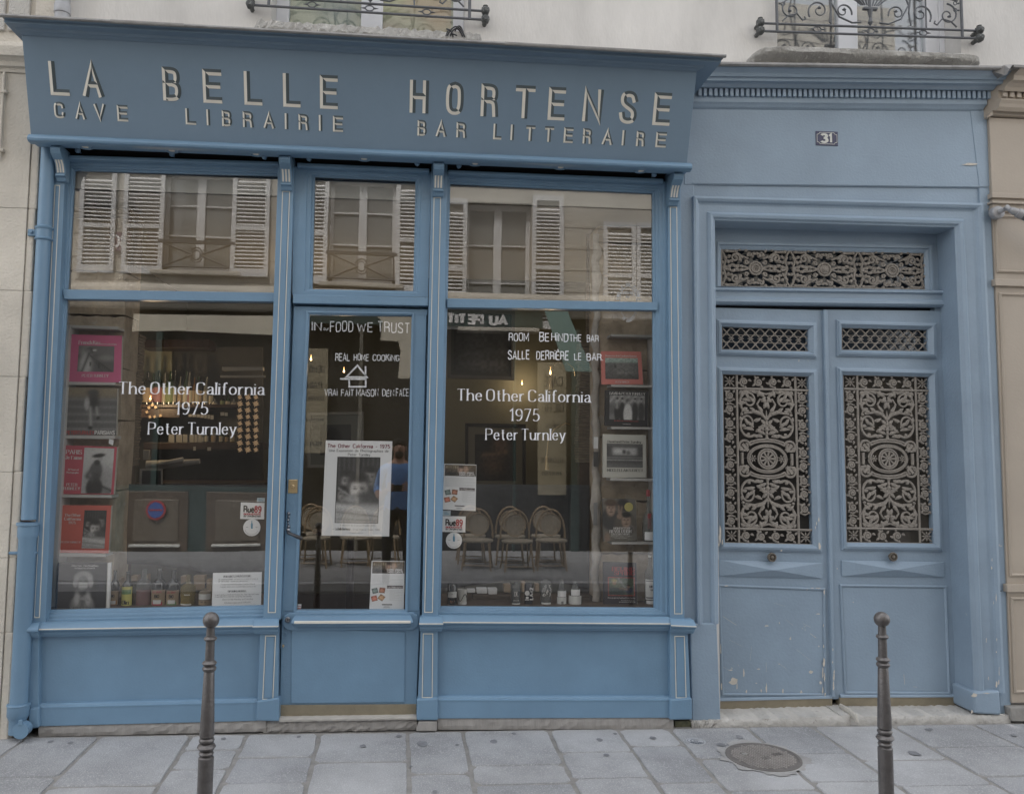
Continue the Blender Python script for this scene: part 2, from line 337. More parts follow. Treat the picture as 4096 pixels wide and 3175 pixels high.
def pen_text(mb, text, P0, P1, cap, style='sans', wt=.09, track=.22, m=0, lift=-.0006, up=(0, 0, 1), rnd=None, fit=True):
    """writes text from world point P0 to P1 (baseline), cap height in metres"""
    up = Vector(up); adv = []; x = 0
    for i, ch in enumerate(text):
        w, st = glyph(ch); w = -.02 if (ch == ' ' and style == 'serif') else w; adv.append(x); x += w + (track if i < len(text) - 1 else 0)
    tot = max(x, .01); d = P1 - P0; sx = d / tot if fit else d.normalized() * cap
    k = 0
    for ch, ax in zip(text, adv):
        w, st = glyph(ch)
        jx = jy = 0; js = 1
        if rnd: jy = rnd.uniform(-.05, .05); js = rnd.uniform(.9, 1.1)
        for s in st:
            pts = [(p[0], p[1]) for p in s]
            if rnd: pts = [(p[0] + rnd.uniform(-.03, .03), p[1] + rnd.uniform(-.03, .03)) for p in pts]
            pts = chaikin(pts)
            if style == 'serif': hw = lambda ax_, ay_: wt * (.30 + .70 * ay_)
            else: hw = lambda ax_, ay_: wt
            Lp, Rp = ribbon(pts, hw); k += 1; lf = lift - .00004 * (k % 5)
            f = lambda q: P0 + sx * (ax + q[0]) + up * (cap * (q[1] * js + jy)) + Vector((0, lf, 0))
            n = len(pts); vs = [f(q) for q in Lp] + [f(q) for q in Rp]
            mb.add(vs, [(i, n + i, n + i + 1, i + 1) for i in range(n - 1)], m)
            if style == 'serif':
                for e, o in ((0, 1), (-1, -2)):
                    ex, ey = pts[e]; dx, dy = ex - pts[o][0], ey - pts[o][1]; l = math.hypot(dx, dy) or 1
                    th = wt * .32; lf2 = lf - .00005
                    g = lambda q: P0 + sx * (ax + q[0]) + up * (cap * q[1]) + Vector((0, lf2, 0))
                    if len(s) == 2 and math.hypot(s[0][0] - s[1][0], s[0][1] - s[1][1]) < .2: continue
                    if abs(dy) / l > .8 and abs(ey - .5) > .1 and len(s) < 12:
                        q = [(ex - wt * 1.7, ey - th), (ex + wt * 1.7, ey - th), (ex + wt * 1.7, ey + th), (ex - wt * 1.7, ey + th)]
                        mb.add([g(z) for z in q], [(0, 1, 2, 3)], m)
                    elif abs(dx) / l > .95 and len(s) < 6 and ch in 'EFTLZ57':
                        sg = -1 if ey > .8 else 1 if ey < .2 else 0
                        q = [(ex - th, ey - (0 if sg > 0 else wt * 1.3)), (ex + th, ey - (0 if sg > 0 else wt * 1.3)), (ex + th, ey + (0 if sg < 0 else wt * 1.3)), (ex - th, ey + (0 if sg < 0 else wt * 1.3))]
                        mb.add([g(z) for z in q], [(0, 1, 2, 3)], m)
    return mb
def write(mb, text, p0, p1, cap_px, Y, **kw):
    P0, P1 = U(p0, Y), U(p1, Y); cap = (U((p0[0], p0[1] - cap_px), Y) - P0).length
    return pen_text(mb, text, P0, P1, cap, **kw)
# ---------------------------------------------------------------- printed pictures (plain made-up subjects)
def soft(d, e): return 1 / (1 + np.exp(np.clip(d / e, -30, 30)))
class Pic:
    def __init__(s, nx, ny, base):
        s.nx, s.ny = nx, ny; s.u, s.v = np.meshgrid(np.linspace(0, 1, nx), np.linspace(0, 1, ny)); s.a = np.zeros((ny, nx, 3)) + np.array(base); s.r = np.random.RandomState(int(nx * 31 + ny))
    def _put(s, mk, col): s.a = s.a * (1 - mk[..., None]) + np.array(col) * mk[..., None]; return s
    def ell(s, cx, cy, rx, ry, col, e=.06, ang=0):
        ca, sa = math.cos(ang), math.sin(ang); x = (s.u - cx) * ca + (s.v - cy) * sa; y = -(s.u - cx) * sa + (s.v - cy) * ca
        return s._put(soft(np.sqrt((x / rx) ** 2 + (y / ry) ** 2) - 1, e), col)
    def line(s, x0, y0, x1, y1, w, col, e=.008):
        dx, dy = x1 - x0, y1 - y0; t = np.clip(((s.u - x0) * dx + (s.v - y0) * dy) / (dx * dx + dy * dy), 0, 1)
        return s._put(soft(np.hypot(s.u - x0 - t * dx, s.v - y0 - t * dy) - w, e), col)
    def band(s, y0, y1, col, e=.01): return s._put(soft(y0 - s.v, e) * soft(s.v - y1, e), col)
    def rect(s, x0, y0, x1, y1, col, e=.008): return s._put(soft(x0 - s.u, e) * soft(s.u - x1, e) * soft(y0 - s.v, e) * soft(s.v - y1, e), col)
    def noise(s, amt, k=1):
        n = s.r.rand(s.ny // k + 2, s.nx // k + 2); n = np.repeat(np.repeat(n, k, 0), k, 1)[:s.ny, :s.nx]; s.a *= (1 + amt * (n - .5) * 2)[..., None]; return s
    def face(s, cx, cy, r, lum=.42, hair=.04, asp=1.35):
        g = lambda x: (x, x * .96, x * .92)
        s.ell(cx, cy + r * .38, r * 1.12 * asp, r * 1.12, g(hair), .10).ell(cx, cy, r * .74 * asp, r * .98, g(lum), .10).ell(cx - .25 * r * asp, cy - .1 * r, r * .35 * asp, r * .5, g(lum * 1.25), .5).ell(cx + .55 * r * asp, cy - .2 * r, r * .3 * asp, r * .8, g(lum * .45), .5).ell(cx, cy + r * .95, r * .85 * asp, r * .42, g(hair), .2)
        for k in (-1, 1): s.ell(cx + k * .33 * r * asp, cy + .12 * r, r * .17 * asp, r * .085, g(hair), .5); s.ell(cx + k * .33 * r * asp, cy + .30 * r, r * .22 * asp, r * .05, g(lum * .4), .5)
        s.ell(cx, cy - .22 * r, .10 * r * asp, .16 * r, g(lum * .7), .5).ell(cx, cy - .5 * r, .26 * r * asp, .08 * r, g(lum * .35), .4); return s
    def build(s, name, q, parent, off=-.0008):     # q = world corners: bottom-left, bottom-right, top-right, top-left
        mb = MB(); a = np.clip(s.a, 0, 1); vs = []
        for j in range(s.ny):
            for i in range(s.nx):
                u, v = i / (s.nx - 1), j / (s.ny - 1)
                p = q[0].lerp(q[1], u).lerp(q[3].lerp(q[2], u), v); vs.append(p + Vector((0, off, 0)))
        mb.add(vs, [(j * s.nx + i, j * s.nx + i + 1, (j + 1) * s.nx + i + 1, (j + 1) * s.nx + i) for j in range(s.ny - 1) for i in range(s.nx - 1)])
        mb.c = a.reshape(-1, 3); return mb.build(name, printm, parent)
# ================================================================ GROUND
mortar = mat('joint_mortar', (.27, .262, .25), .95, var=.2, vs=14, bump=.6, bs=90)
slab_ms = [mat('granite_slab', (.330, .336, .347), .85, var=.28, vs=2.2, bump=.5, bs=160, specks=(150, .56, (.56, .56, .58), .5)),
           mat('granite_slab_pale', (.362, .367, .377), .85, var=.26, vs=2.2, bump=.5, bs=170, specks=(160, .57, (.58, .58, .60), .5)),
           mat('granite_slab_dark', (.302, .309, .322), .85, var=.28, vs=2.2, bump=.5, bs=150, specks=(150, .56, (.53, .53, .56), .5))]
asphalt = mat('asphalt', (.055, .055, .058), .9, var=.2, vs=10, bump=.5, bs=200)
KY = -1.95
def sheet(name, x0, x1, y0, y1, dz, m, th=.12):
    mb = MB(); p = [Vector((x, y, gz(x, max(y, KY)) + dz)) for x, y in ((x0, y0), (x1, y0), (x1, y1), (x0, y1))]
    mb.prism(p, (0, 0, -th)); o = mb.build(name, m); o['kind'] = 'structure'; return o
pav = sheet('pavement', -9, 11, KY, .30, -.0045, mortar, .3)
road = sheet('road', -60, 60, -5.4, KY - .14, -.13, asphalt)
far_pav = sheet('far_pavement', -60, 60, -8.4, -5.42, -.03, mat('far_paving', (.20, .20, .205), .9, var=.2, vs=4, bump=.3))
for s in (-1, 1):
    e = sheet('pavement_beyond', -60 if s < 0 else 11, -9 if s < 0 else 60, KY, 0, -.014, mortar)
kerb_m = mat('kerb_granite', (.34, .34, .35), .85, var=.15, vs=8, bump=.5, bs=90)
x = -8.6
while x < 10.6:
    l = random.uniform(.85, 1.15); mb = MB()
    mb.prism([Vector((a, b, gz(a, KY) + dz)) for a, b, dz in ((x + .005, KY - .14, -.002), (x + l - .005, KY - .14, -.002), (x + l - .005, KY - .002, 0), (x + .005, KY - .002, 0))], (0, 0, -.28))
    o = mb.build('kerb_stone', kerb_m, pav, bevel=.008); x += l
# joint lines of the slab strips, each from the wall towards the street, and the cross joints seen on each strip
JL = [((84, 2967), (0, 3028)), ((403, 2944), (169, 3173)), ((774, 2934), (614, 3173)), ((994, 2930), (867, 3173)), ((1280, 2930), (1219, 3173)), ((1632, 2920), (1636, 3173)),
      ((1849, 2916), (1902, 3173)), ((2193, 2916), (2315, 3173)), ((2470, 2916), (2653, 3173)), ((2681, 2918), (2915, 3173)), ((3000, 2920), (3295, 3173)),
      ((3267, 2918), (3633, 3173)), ((3586, 2911), (4045, 3173)), ((3900, 2902), (4096, 2991))]
CJ = [[3105], [3140], [2997, 3075], [3026, 3130], [3045], [3092], [3061, 3136], [3008, 3113], [2983, 3131], [3033, 3164], [3015, 3131], [3042, 3148], [2989, 3108]]
lines = []
for a, b in JL:
    A, B = G(a), G(b); lines.append((A.x, A.y, (B.x - A.x) / (B.y - A.y)))
w0 = lines[0]; lines = [(w0[0] - 1.0, w0[1], w0[2] + .02), (w0[0] - .5, w0[1], w0[2] + .01)] + lines
wl = lines[-1]; lines += [(wl[0] + .5, wl[1], wl[2]), (wl[0] + 1.0, wl[1], wl[2])]
CJ = [[3090], [3060]] + CJ + [[3060], [3080, 3150]]
# the round covers let into the paving
mc = G(c('L', 553, 1297)); mc_r = (G(c('L', 790, 1310)) - G(c('L', 315, 1275))).length / 2
def lx(i, y): l = lines[i]; return l[0] + (y - l[1]) * l[2]
def clipcirc(px_, py_, cx, cy, r):               # push a point out of a circle
    d = math.hypot(px_ - cx, py_ - cy)
    return (px_, py_) if d >= r or d < 1e-6 else (cx + (px_ - cx) / d * r, cy + (py_ - cy) / d * r)
nsl = 0
for i in range(len(lines) - 1):
    xm = (lines[i][0] + lines[i + 1][0]) / 2
    px_mid = lambda yy: yy
    ys = [-.012]
    for yy in CJ[i]:
        a = JL[min(max(i - 2, 0), len(JL) - 1)]; xx = a[0][0] + 150 if 2 <= i < 15 else (0 if i < 2 else 4096)
        ys.append(G((xx, yy)).y)
    while ys[-1] > KY + .45: ys.append(ys[-1] - random.uniform(.34, .62))
    ys.append(KY + .004)
    for k in range(len(ys) - 1):
        y1, y0 = ys[k], ys[k + 1]
        if y1 - y0 < .03: continue
        g = .0065; j = lambda: random.uniform(-.004, .004)
        P = []
        c4 = [(lx(i, y0) + g + .004, y0 + g), (lx(i + 1, y0) - g - .004, y0 + g), (lx(i + 1, y1) - g - .004, y1 - g), (lx(i, y1) + g + .004, y1 - g)]
        for q in range(4):                        # worn edges: a few points per side and clipped corners
            a, b = c4[q], c4[(q + 1) % 4]; cr = random.uniform(.008, .035)
            L_ = math.hypot(b[0] - a[0], b[1] - a[1])
            for t in (cr / L_, .28, .5, .72, 1 - cr / L_):
                P.append((a[0] + (b[0] - a[0]) * t + j(), a[1] + (b[1] - a[1]) * t + j()))
        cxm = sum(p[0] for p in c4) / 4; cym = sum(p[1] for p in c4) / 4
        if math.hypot(cxm - mc.x, cym - mc.y) < mc_r * .55: pass
        
        dz = random.uniform(-.002, .003)
        cx_, cy_ = sum(p[0] for p in P) / len(P), sum(p[1] for p in P) / len(P)
        top = [Vector((a + (cx_ - a) * .012, b + (cy_ - b) * .012, gz(a, b) + dz)) for a, b in P]; low = [Vector((a, b, gz(a, b) + dz - .006)) for a, b in P]; bot = [Vector((a, b, gz(a, b) - .03)) for a, b in P]
        mb = MB(); mb.rings([bot, low, top], True, False); mb.f.append(tuple(range(2 * len(P), 3 * len(P)))); mb.m.append(0)
        mb.build('slab', slab_ms[nsl % 3 if random.random() < .6 else 0], pav); nsl += 1
# manhole cover
def disc_on_ground(cx, cy, r, h, n=40):
    return [Vector((cx + r * math.cos(2 * math.pi * k / n), cy + r * math.sin(2 * math.pi * k / n), gz(cx + r * math.cos(2 * math.pi * k / n), cy + r * math.sin(2 * math.pi * k / n)) + h)) for k in range(n)]
stud_m = mat('manhole_studs', (.30, .28, .265), .7, var=.2, vs=10)
mh_m = mat('manhole_iron', (.17, .158, .15), .7, metal=.2, var=.25, vs=12, bump=.3, bs=60)
mh = thing('manhole_cover', 'round cast iron manhole cover with a waffle surface in the pavement', 'manhole cover', (mc.x, mc.y, mc.z))
cr_ = disc_on_ground(mc.x, mc.y, mc_r + .02, .0038, 60)
for i_, v_ in enumerate(cr_): cr_[i_] = v_ + (v_ - mc).normalized() * random.uniform(-.012, .035)
mb = MB(); mb.add(cr_, [tuple(range(60))]); mb.build('cement_collar', mat('cement', (.33, .325, .32), .95, var=.2, vs=9), pav)
MB().rings([disc_on_ground(mc.x, mc.y, mc_r, -.02), disc_on_ground(mc.x, mc.y, mc_r, .0075), disc_on_ground(mc.x, mc.y, mc_r - .014, .0075), disc_on_ground(mc.x, mc.y, mc_r - .016, .0050)], True, False).build('rim', mh_m, mh)
mb = MB(); d = disc_on_ground(mc.x, mc.y, mc_r - .012, .0052); mb.add(d, [tuple(range(len(d)))])
mb.build('lid', mh_m, mh)
mb = MB(); st_ = .0155; nn = int(mc_r / st_) + 1; ca, sa = math.cos(.35), math.sin(.35)
for i in range(-nn, nn + 1):
    for k in range(-nn, nn + 1):
        a, b = i * st_, k * st_
        if math.hypot(a, b) > mc_r - .032: continue
        if abs(a) < .030 and abs(b + .02) < .017 or math.hypot(a + .07, b - .06) < .02 or abs(a - .09) < .03 and abs(b + .01) < .02: continue
        x, y = mc.x + a * ca - b * sa, mc.y + a * sa + b * ca; h = .0046
        q = [Vector((x + h * (u * ca - v * sa), y + h * (u * sa + v * ca), gz(x, y) + .0085)) for u, v in ((-1, -1), (1, -1), (1, 1), (-1, 1))]
        mb.prism(q, (0, 0, -.005))
o = mb.build('stud', stud_m, mh); o['kind'] = 'stuff'
mb = MB(); z = gz(mc.x, mc.y) + .0088
for k, (a, b) in enumerate(((-.02, -.02), (.0, -.02), (.075, 0), (.092, .0), (.108, .0))):
    x, y = mc.x + a * ca - b * sa, mc.y + a * sa + b * ca; mb.box(x - .003, x + .003, y - .014, y + .014, z - .008, z)
mb.build('raised_mark', mh_m, mh)
mb = MB(); x, y = mc.x - .07 * ca - .06 * sa, mc.y - .07 * sa + .06 * ca; mb.lathe([(.014, -.01), (.014, .002), (.010, .003), (.0, .003)], (x, y, z), 14); mb.build('lifting_eye', mat('pale_metal', (.36, .35, .33), .5, metal=.4), mh)
# small utility marker, pale enamel disc with dark rays
uc = G(c('L', 130, 1197)); ur = (G(c('L', 192, 1200)) - G(c('L', 68, 1192))).length / 2
um = thing('utility_cover', 'small round pale cover with dark rays in the pavement left of the manhole', 'utility cover', (uc.x, uc.y, uc.z))
mb = MB(); mb.rings([disc_on_ground(uc.x, uc.y, ur, -.02, 28), disc_on_ground(uc.x, uc.y, ur, .0035, 28)], True, False); mb.f.append(tuple(range(28, 56))); mb.m.append(0); mb.build('disc', mat('pale_enamel', (.42, .43, .45), .5, var=.2, vs=30), um)
mb = MB(); z = gz(uc.x, uc.y) + .0045
def arc3(cx, cy, r, a0, a1, w, n=12):
    return [Vector((cx + rr * math.cos(a), cy + rr * math.sin(a), z)) for rr in (r, r + w) for a in [a0 + (a1 - a0) * t / n for t in range(n + 1)]]
for r_, a0, a1, w_ in ((.80, 0, 6.28, .05), (.45, 0.5, 3.4, .10), (.15, 0, 6.28, .08)):
    v = arc3(uc.x, uc.y, ur * r_, a0, a1, ur * w_, 20); mb.add(v, [(t, t + 1, 22 + t, 21 + t) for t in range(20)])
for k in range(6):
    a = -2.6 + k * .36; d = Vector((math.cos(a), math.sin(a), 0)); n_ = Vector((-d.y, d.x, 0)) * ur * .05; o_ = Vector((uc.x, uc.y, z))
    mb.add([o_ + d * ur * .4 - n_, o_ + d * ur * .75 - n_ * 1.6, o_ + d * ur * .75 + n_ * 1.6, o_ + d * ur * .4 + n_], [(0, 1, 2, 3)])
mb.build('emblem', flat('dark_enamel', (.08, .09, .11)), um)
# dark gum spots and a pebble on the slabs
gm = mat('gum_spot', (.20, .205, .22), .9, var=.2, vs=30)
mb = MB()
for (k_, x_, y_, r_) in (('M', 315, 1040, 14), ('M', 440, 1048, 13), ('M', 1395, 1022, 14), ('N', 566, 983, 28), ('N', 222, 997, 16), ('N', 768, 990, 10), ('N', 1100, 925, 12), ('N', 985, 970, 20), ('N', 1597, 960, 16), ('N', 1910, 948, 14), ('N', 1640, 1050, 14), ('N', 640, 1262, 12), ('N', 500, 1115, 9), ('L', 403, 1172, 20), ('L', 1500, 1274, 26), ('L', 1585, 1125, 14), ('L', 1600, 1120, 10), ('L', 2120, 1160, 12), ('M', 1865, 1010, 12), ('N', 1690, 925, 10), ('L', 290, 1218, 20), ('N', 430, 940, 14)):
    q = G(c(k_, x_, y_)); rr = r_ * CR[k_][2] / 3300 * (q - CAM).length * 1.1
    n = 9; v = [Vector((q.x + rr * random.uniform(.75, 1.15) * math.cos(2 * math.pi * k / n), q.y + rr * 1.3 * random.uniform(.75, 1.15) * math.sin(2 * math.pi * k / n), 0)) for k in range(n)]
    for p in v: p.z = gz(p.x, p.y) + .0042
    mb.add(v, [tuple(range(n))])
o = mb.build('gum_spot', gm, pav); o['kind'] = 'stuff'
# ================================================================ helpers for walls
def pz(k, x, y, Y=0.0): return U(c(k, x, y), Y).z
def pxx(k, x, y, Y=0.0): return U(c(k, x, y), Y).x
def rough(mb, P00, P10, P11, P01, depth, nx=24, nz=3, amp=.006, rnd=random, m=0):
    """a rough stone face between four world points (bl, br, tr, tl), pushed back by depth"""
    F = []
    for j in range(nz + 1):
        for i in range(nx + 1):
            u, v = i / nx, j / nz; p = P00.lerp(P10, u).lerp(P01.lerp(P11, u), v)
            e = 1 if 0 < j < nz else 0
            p = p + Vector((rnd.uniform(-amp, amp) * .3, (rnd.uniform(-amp, amp)) + (amp * 1.5 if j in (0, nz) else 0), rnd.uniform(-amp, amp) * (.7 if j else .2))); F.append(p)
    b = len(F); top = [F[nz * (nx + 1) + i] + Vector((0, depth, amp)) for i in range(nx + 1)]; bot = [F[i] + Vector((0, depth, 0)) for i in range(nx + 1)]
    fs = [(j * (nx + 1) + i, j * (nx + 1) + i + 1, (j + 1) * (nx + 1) + i + 1, (j + 1) * (nx + 1) + i) for j in range(nz) for i in range(nx)]
    fs += [(nz * (nx + 1) + i, nz * (nx + 1) + i + 1, b + i + 1, b + i) for i in range(nx)]
    fs += [(i + 1, i, b + nx + 1 + i, b + nx + 2 + i) for i in range(nx)]
    L = [j * (nx + 1) for j in range(nz + 1)]; Rr = [j * (nx + 1) + nx for j in range(nz + 1)]
    fs += [tuple([b + nx + 1] + L + [b])[::-1], tuple([b + 2 * nx + 1] + Rr + [b + nx])]
    mb.add(F + top + bot, fs, m)
# ================================================================ UPPER BUILDING
bld = thing('apartment_building', 'off-white plastered building with two barred windows above the blue shopfront', 'building', (0, .2, 0))
YW = .05
XL = pxx('A', 330, 60, YW); XR = U((4096, 200), YW).x + 3.2; ZT = 12.0
lw = (U((1087, 60), YW).x, U((1861, 90), YW).x); rw = (pxx('Q', 275, 300, YW), pxx('Q', 1850, 380, YW))
zs_l = pz('P', 1000, 215, YW); zs_r = pz('Q', 1000, 440, YW); zt = 5.35
def wallbox(x0, x1, z0, z1, y1=.45): MB().box(x0, x1, YW, y1, z0, z1).build('wall', plaster, bld)
mbw = MB(); zb = pz('C', 240, 520, YW)
xs = [XL, lw[0], lw[1], rw[0], rw[1], XR]
for i in range(5):
    if i == 1: mbw.box(xs[1], xs[2], YW, .45, zb, zs_l); mbw.box(xs[1], xs[2], YW, .45, zt, ZT)
    elif i == 3: mbw.box(xs[3], xs[4], YW, .45, zb, zs_r); mbw.box(xs[3], xs[4], YW, .45, zt, ZT)
    else: mbw.box(xs[i], xs[i + 1], YW, .45, zb, ZT)
mbw.build('wall', plaster, bld)
# upper windows
win_glass = mat('window_glass_dark', (.05, .055, .065), .06, spec=.8)
curt_l = mat('pale_curtain', (.40, .42, .37), .8, var=.10, vs=3, col2=(.50, .50, .42))
wood_w = mat('window_frame_white', (.66, .67, .70), .55, var=.06, vs=6)
def up_window(x0, x1, z0, ribs, curtain, name_lbl, pano):
    f = MB(); Yf = .20
    def vbar(a, b, y0=Yf, y1=Yf + .05): f.box(a, b, y0, y1, z0 + .002, zt - .002)
    for a, b in ribs: vbar(a, b)
    f.box(x0, x1, Yf + .012, Yf + .06, z0 - .03, z0 + .012)
    w = f.build('window', wood_w, bld, bevel=.004); w['label'] = name_lbl
    g = MB().box(x0 + .01, x1 - .01, Yf + .022, Yf + .028, z0 + .002, zt); g.build('pane', pano, w)
    b = MB().box(x0 + .01, x1 - .01, Yf + .06, Yf + .07, z0 - .02, zt); b.build('curtain', curtain, w)
    return w
pane_l = glass('upper_left_glass', .06, (.9, .92, .9), .0006, 3); pane_r = glass('upper_right_glass', .10, (.9, .92, .92), .003, 2.2)
X_ = lambda k, x, y: pxx(k, x, y, .20)
up_window(lw[0], lw[1], zs_l, [(lw[0], X_('P', 465, 100)), (X_('P', 990, 150), X_('P', 1147, 150)), (X_('P', 1662, 150), lw[1])], curt_l, 'white window with pale printed curtains behind the left balcony rail', pane_l)
blind = mat('slatted_blind', (.30, .26, .23), .7, var=.3, vs=1.2, col2=(.12, .13, .16), stretch=(1, 1, 9))
up_window(rw[0], rw[1], zs_r, [(X_('Q', 800, 330), X_('Q', 967, 330)), (X_('Q', 1548, 380), X_('Q', 1665, 380)), (X_('Q', 1665, 380) + .002, rw[1])], blind, 'white window with dark reflecting panes behind the right balcony rail', pane_r)
# coloured printed shapes on the left curtain
cp = Pic(60, 26, (.42, .44, .38)); cp.ell(.78, .9, .12, .5, (.46, .30, .20), .3).ell(.92, .7, .10, .4, (.50, .34, .24), .3).ell(.62, .15, .12, .22, (.45, .22, .24), .3).ell(.74, .4, .1, .3, (.52, .48, .40), .3).ell(.32, .8, .14, .5, (.30, .33, .36), .3).ell(.55, .9, .12, .3, (.50, .48, .28), .3)
xa, xb = X_('P', 480, 100), X_('P', 1650, 150); q = [Vector((xa, .258, zs_l)), Vector((xb, .258, zs_l)), Vector((xb, .258, zs_l + .35)), Vector((xa, .258, zs_l + .35))]
cp.build('curtain_print', q, bld)
# stone sills
mb = MB(); A_, B_ = U(c('P', 165, 200), -.08), U(c('P', 1900, 318), -.08)
for r in range(1):
    z1a, z1b = pz('P', 250, 170, -.03), pz('P', 1750, 250, -.03)
    rough(mb, A_ + Vector((0, 0, -.12)), B_ + Vector((0, 0, -.12)), Vector((B_.x - .03, -.08, z1b - .01)), Vector((A_.x + .05, -.08, z1a)), .30, 60, 4, .010)
mb.build('window_sill', stone_old, bld)
mb = MB(); n = 40; rg = []
xa, xb = pxx('Q', 90, 500, -.08), pxx('Q', 2062, 560, -.08)
zt0, zt1 = pz('Q', 300, 418, -.06), pz('Q', 1850, 468, -.06); zb0, zb1 = pz('Q', 200, 550, -.07), pz('Q', 1950, 612, -.07)
for i in range(n + 1):
    u = i / n; x = xa + (xb - xa) * (.5 - .5 * math.cos(math.pi * u)); e = min(1, math.sqrt(max(0, 1 - (abs(2 * (x - xa) / (xb - xa) - 1)) ** 14)))
    zT = zt0 + (zt1 - zt0) * u; zB = zb0 + (zb1 - zb0) * u; zm = (zT + zB) / 2; hh = (zT - zB) / 2 * (.35 + .65 * e); pr = (.03 + .13 * e); j = lambda a=.004: random.uniform(-a, a)
    rg.append([Vector((x, YW + .01, zm + hh)), Vector((x, YW - pr * .8, zm + hh + j())), Vector((x, YW - pr + j(), zm + hh * .72 + j())), Vector((x, YW - pr + j(), zm + hh * .2 + j())), Vector((x, YW - pr * .9 + j(), zm - hh * .05)), Vector((x, YW - pr * .62 + j(), zm - hh * .3 + j())), Vector((x, YW - pr * .5, zm - hh * .9)), Vector((x, YW + .01, zm - hh))])
mb.rings(rg, True, True); mb.build('window_sill', stone_old, bld, smooth=50)
# ---------------------------------------------------------------- window railings
def curl(cx, cz, r0, turns, a0, sgn=1, n=26, k=.18):      # spiral in the XZ plane, local units
    return [(cx + r0 * (k ** (t / n)) * math.cos(a0 + sgn * 2 * math.pi * turns * t / n), cz + r0 * (k ** (t / n)) * math.sin(a0 + sgn * 2 * math.pi * turns * t / n)) for t in range(n + 1)]
def railing(lbl, bl, br, up, posts, circ, xw0, xw1, detail):
    """bl, br: ends of the lower bar; up: world height of upper bar above lower"""
    Y = -.01; r = thing('window_railing', lbl, 'railing', ((bl.x + br.x) / 2, Y, bl.z))
    d = (br - bl); L = d.length; dn = d.normalized()
    P = lambda s, h: bl + dn * s + Vector((0, 0, h))
    for h in (0, up): MB().tube([P(0, h), P(L, h)], .0075, 8).build('bar', rail_m, r)
    H = .95
    MB().tube([P(posts[0], H), P(posts[1], H)], .011, 8).build('handrail', rail_m, r)
    for s in posts: MB().tube([P(s, -.004), P(s, H)], .009, 8).build('post', rail_m, r)
    for e, s in ((0, 0), (1, L)):
        for h in (0, up):
            mb = MB(); c0 = P(s, h)
            mb.lathe([(.004, -.02), (.019, -.012), (.026, 0), (.024, .016), (.012, .024), (.016, .030), (.003, .034)], c0 + Vector((0, -.004, 0)), 9)
            mb.lathe([(.012, -.03), (.024, -.01), (.024, .014), (.01, .03)], c0 + Vector((0, -.006, -.002)), 8, axis='Y')
            mb.tube([c0, c0 + Vector((0, .065, 0))], .014, 6); mb.build('wall_boss', boss_m, r, smooth=40)
    for s in circ:
        c0 = P(s, up * .48); mb = MB(); n = 20
        mb.tube([c0 + Vector((.024 * math.cos(2 * math.pi * t / n), 0, .016 * math.sin(2 * math.pi * t / n))) for t in range(n + 1)], .0038, 6)
        for sg in (-1, 1): mb.tube([c0 + Vector((sg * .024, 0, 0)), c0 + Vector((sg * .034, 0, 0)), c0 + Vector((sg * .052, 0, 0))], [.0065, .0045, .0008], 6)
        mb.build('ring_ornament', rail_m, r)
    # scrollwork between upper bar and handrail, mirrored about the middle
    s0, s1 = posts[0] + .012, posts[1] - .012; mid = (s0 + s1) / 2; hw = (s1 - s0) / 2; Z0 = up + .008
    def both(paths, rad, name='scroll', n=6):
        for sg in (-1, 1):
            mb = MB()
            for pt in paths:
                rr = rad
                mb.tube([P(mid + sg * x * hw, Z0 + z) for x, z in pt], rr, n)
            mb.build(name, rail_m, r)
    for sc_x, rad0, turns, a0, sg in ((.86, .075, 1.35, math.pi * .5, -1), (.56, .075, 1.35, -math.pi * .2, 1), (.30, .060, 1.2, math.pi * 1.1, -1)):
        pt = [((sc_x * hw + (x)) / hw, z + .085) for x, z in [(q[0], q[1]) for q in curl(0, 0, rad0, turns, a0, sg, 30, .22)]]
        both([pt], [.0055 * (1 - .35 * t / 30) for t in range(31)])
        e = pt[-1]; both([[(e[0] - .012 / hw, e[1]), (e[0], e[1] + .004), (e[0] + .010 / hw, e[1])]], [.005, .010, .004], 'scroll_tip')
    both([[(.96, .01), (.90, .045), (.80, .06), (.74, .02), (.71, .03), (.72, .045)]], .005)
    both([[(.45, .012), (.43, .09), (.45, .20), (.50, .34), (.44, .50)]], .0055)
    both([[(.98, .18), (.90, .19), (.80, .235), (.68, .22), (.56, .17), (.46, .19)]], .005)
    both([[(.10, .02), (.20, .015), (.34, .05), (.43, .14), (.38, .22)]], .0055)
    for k in range(4):                             # leaf sprays
        both([[(.03 + k * .02, .13), (.06 + k * .06, .20), (.10 + k * .11, .27 - k * .02)]], [.004, .008, .001], 'leaf')
        both([[(.86 - k * .10, .235 - k * .012), (.84 - k * .10, .26), (.81 - k * .10, .265)]], [.006, .006, .001], 'leaf')
    mb = MB(); cM = P(mid, Z0 + .10); mb.box(cM.x - .045, cM.x + .045, Y - .012, Y + .012, cM.z, cM.z + .016); mb.build('collar', rail_m, r, bevel=.003)
    mb = MB(); mb.tube([P(mid, Z0), P(mid, Z0 + .02), P(mid, Z0 + .05), P(mid, Z0 + .10)], [.003, .016, .007, .018], 8); mb.build('pendant', rail_m, r)
    mb = MB(); mb.tube([P(mid, Z0 + .11), P(mid, Z0 + .30), P(mid, Z0 + .6)], [.010, .006, .003], 6); mb.build('stem', rail_m, r)
    for sx in (-.43, .62) if detail else (-.30, .45):
        MB().tube([P(mid + sx * hw, up), P(mid + sx * hw, H)], .005, 6).build('baluster', rail_m, r)
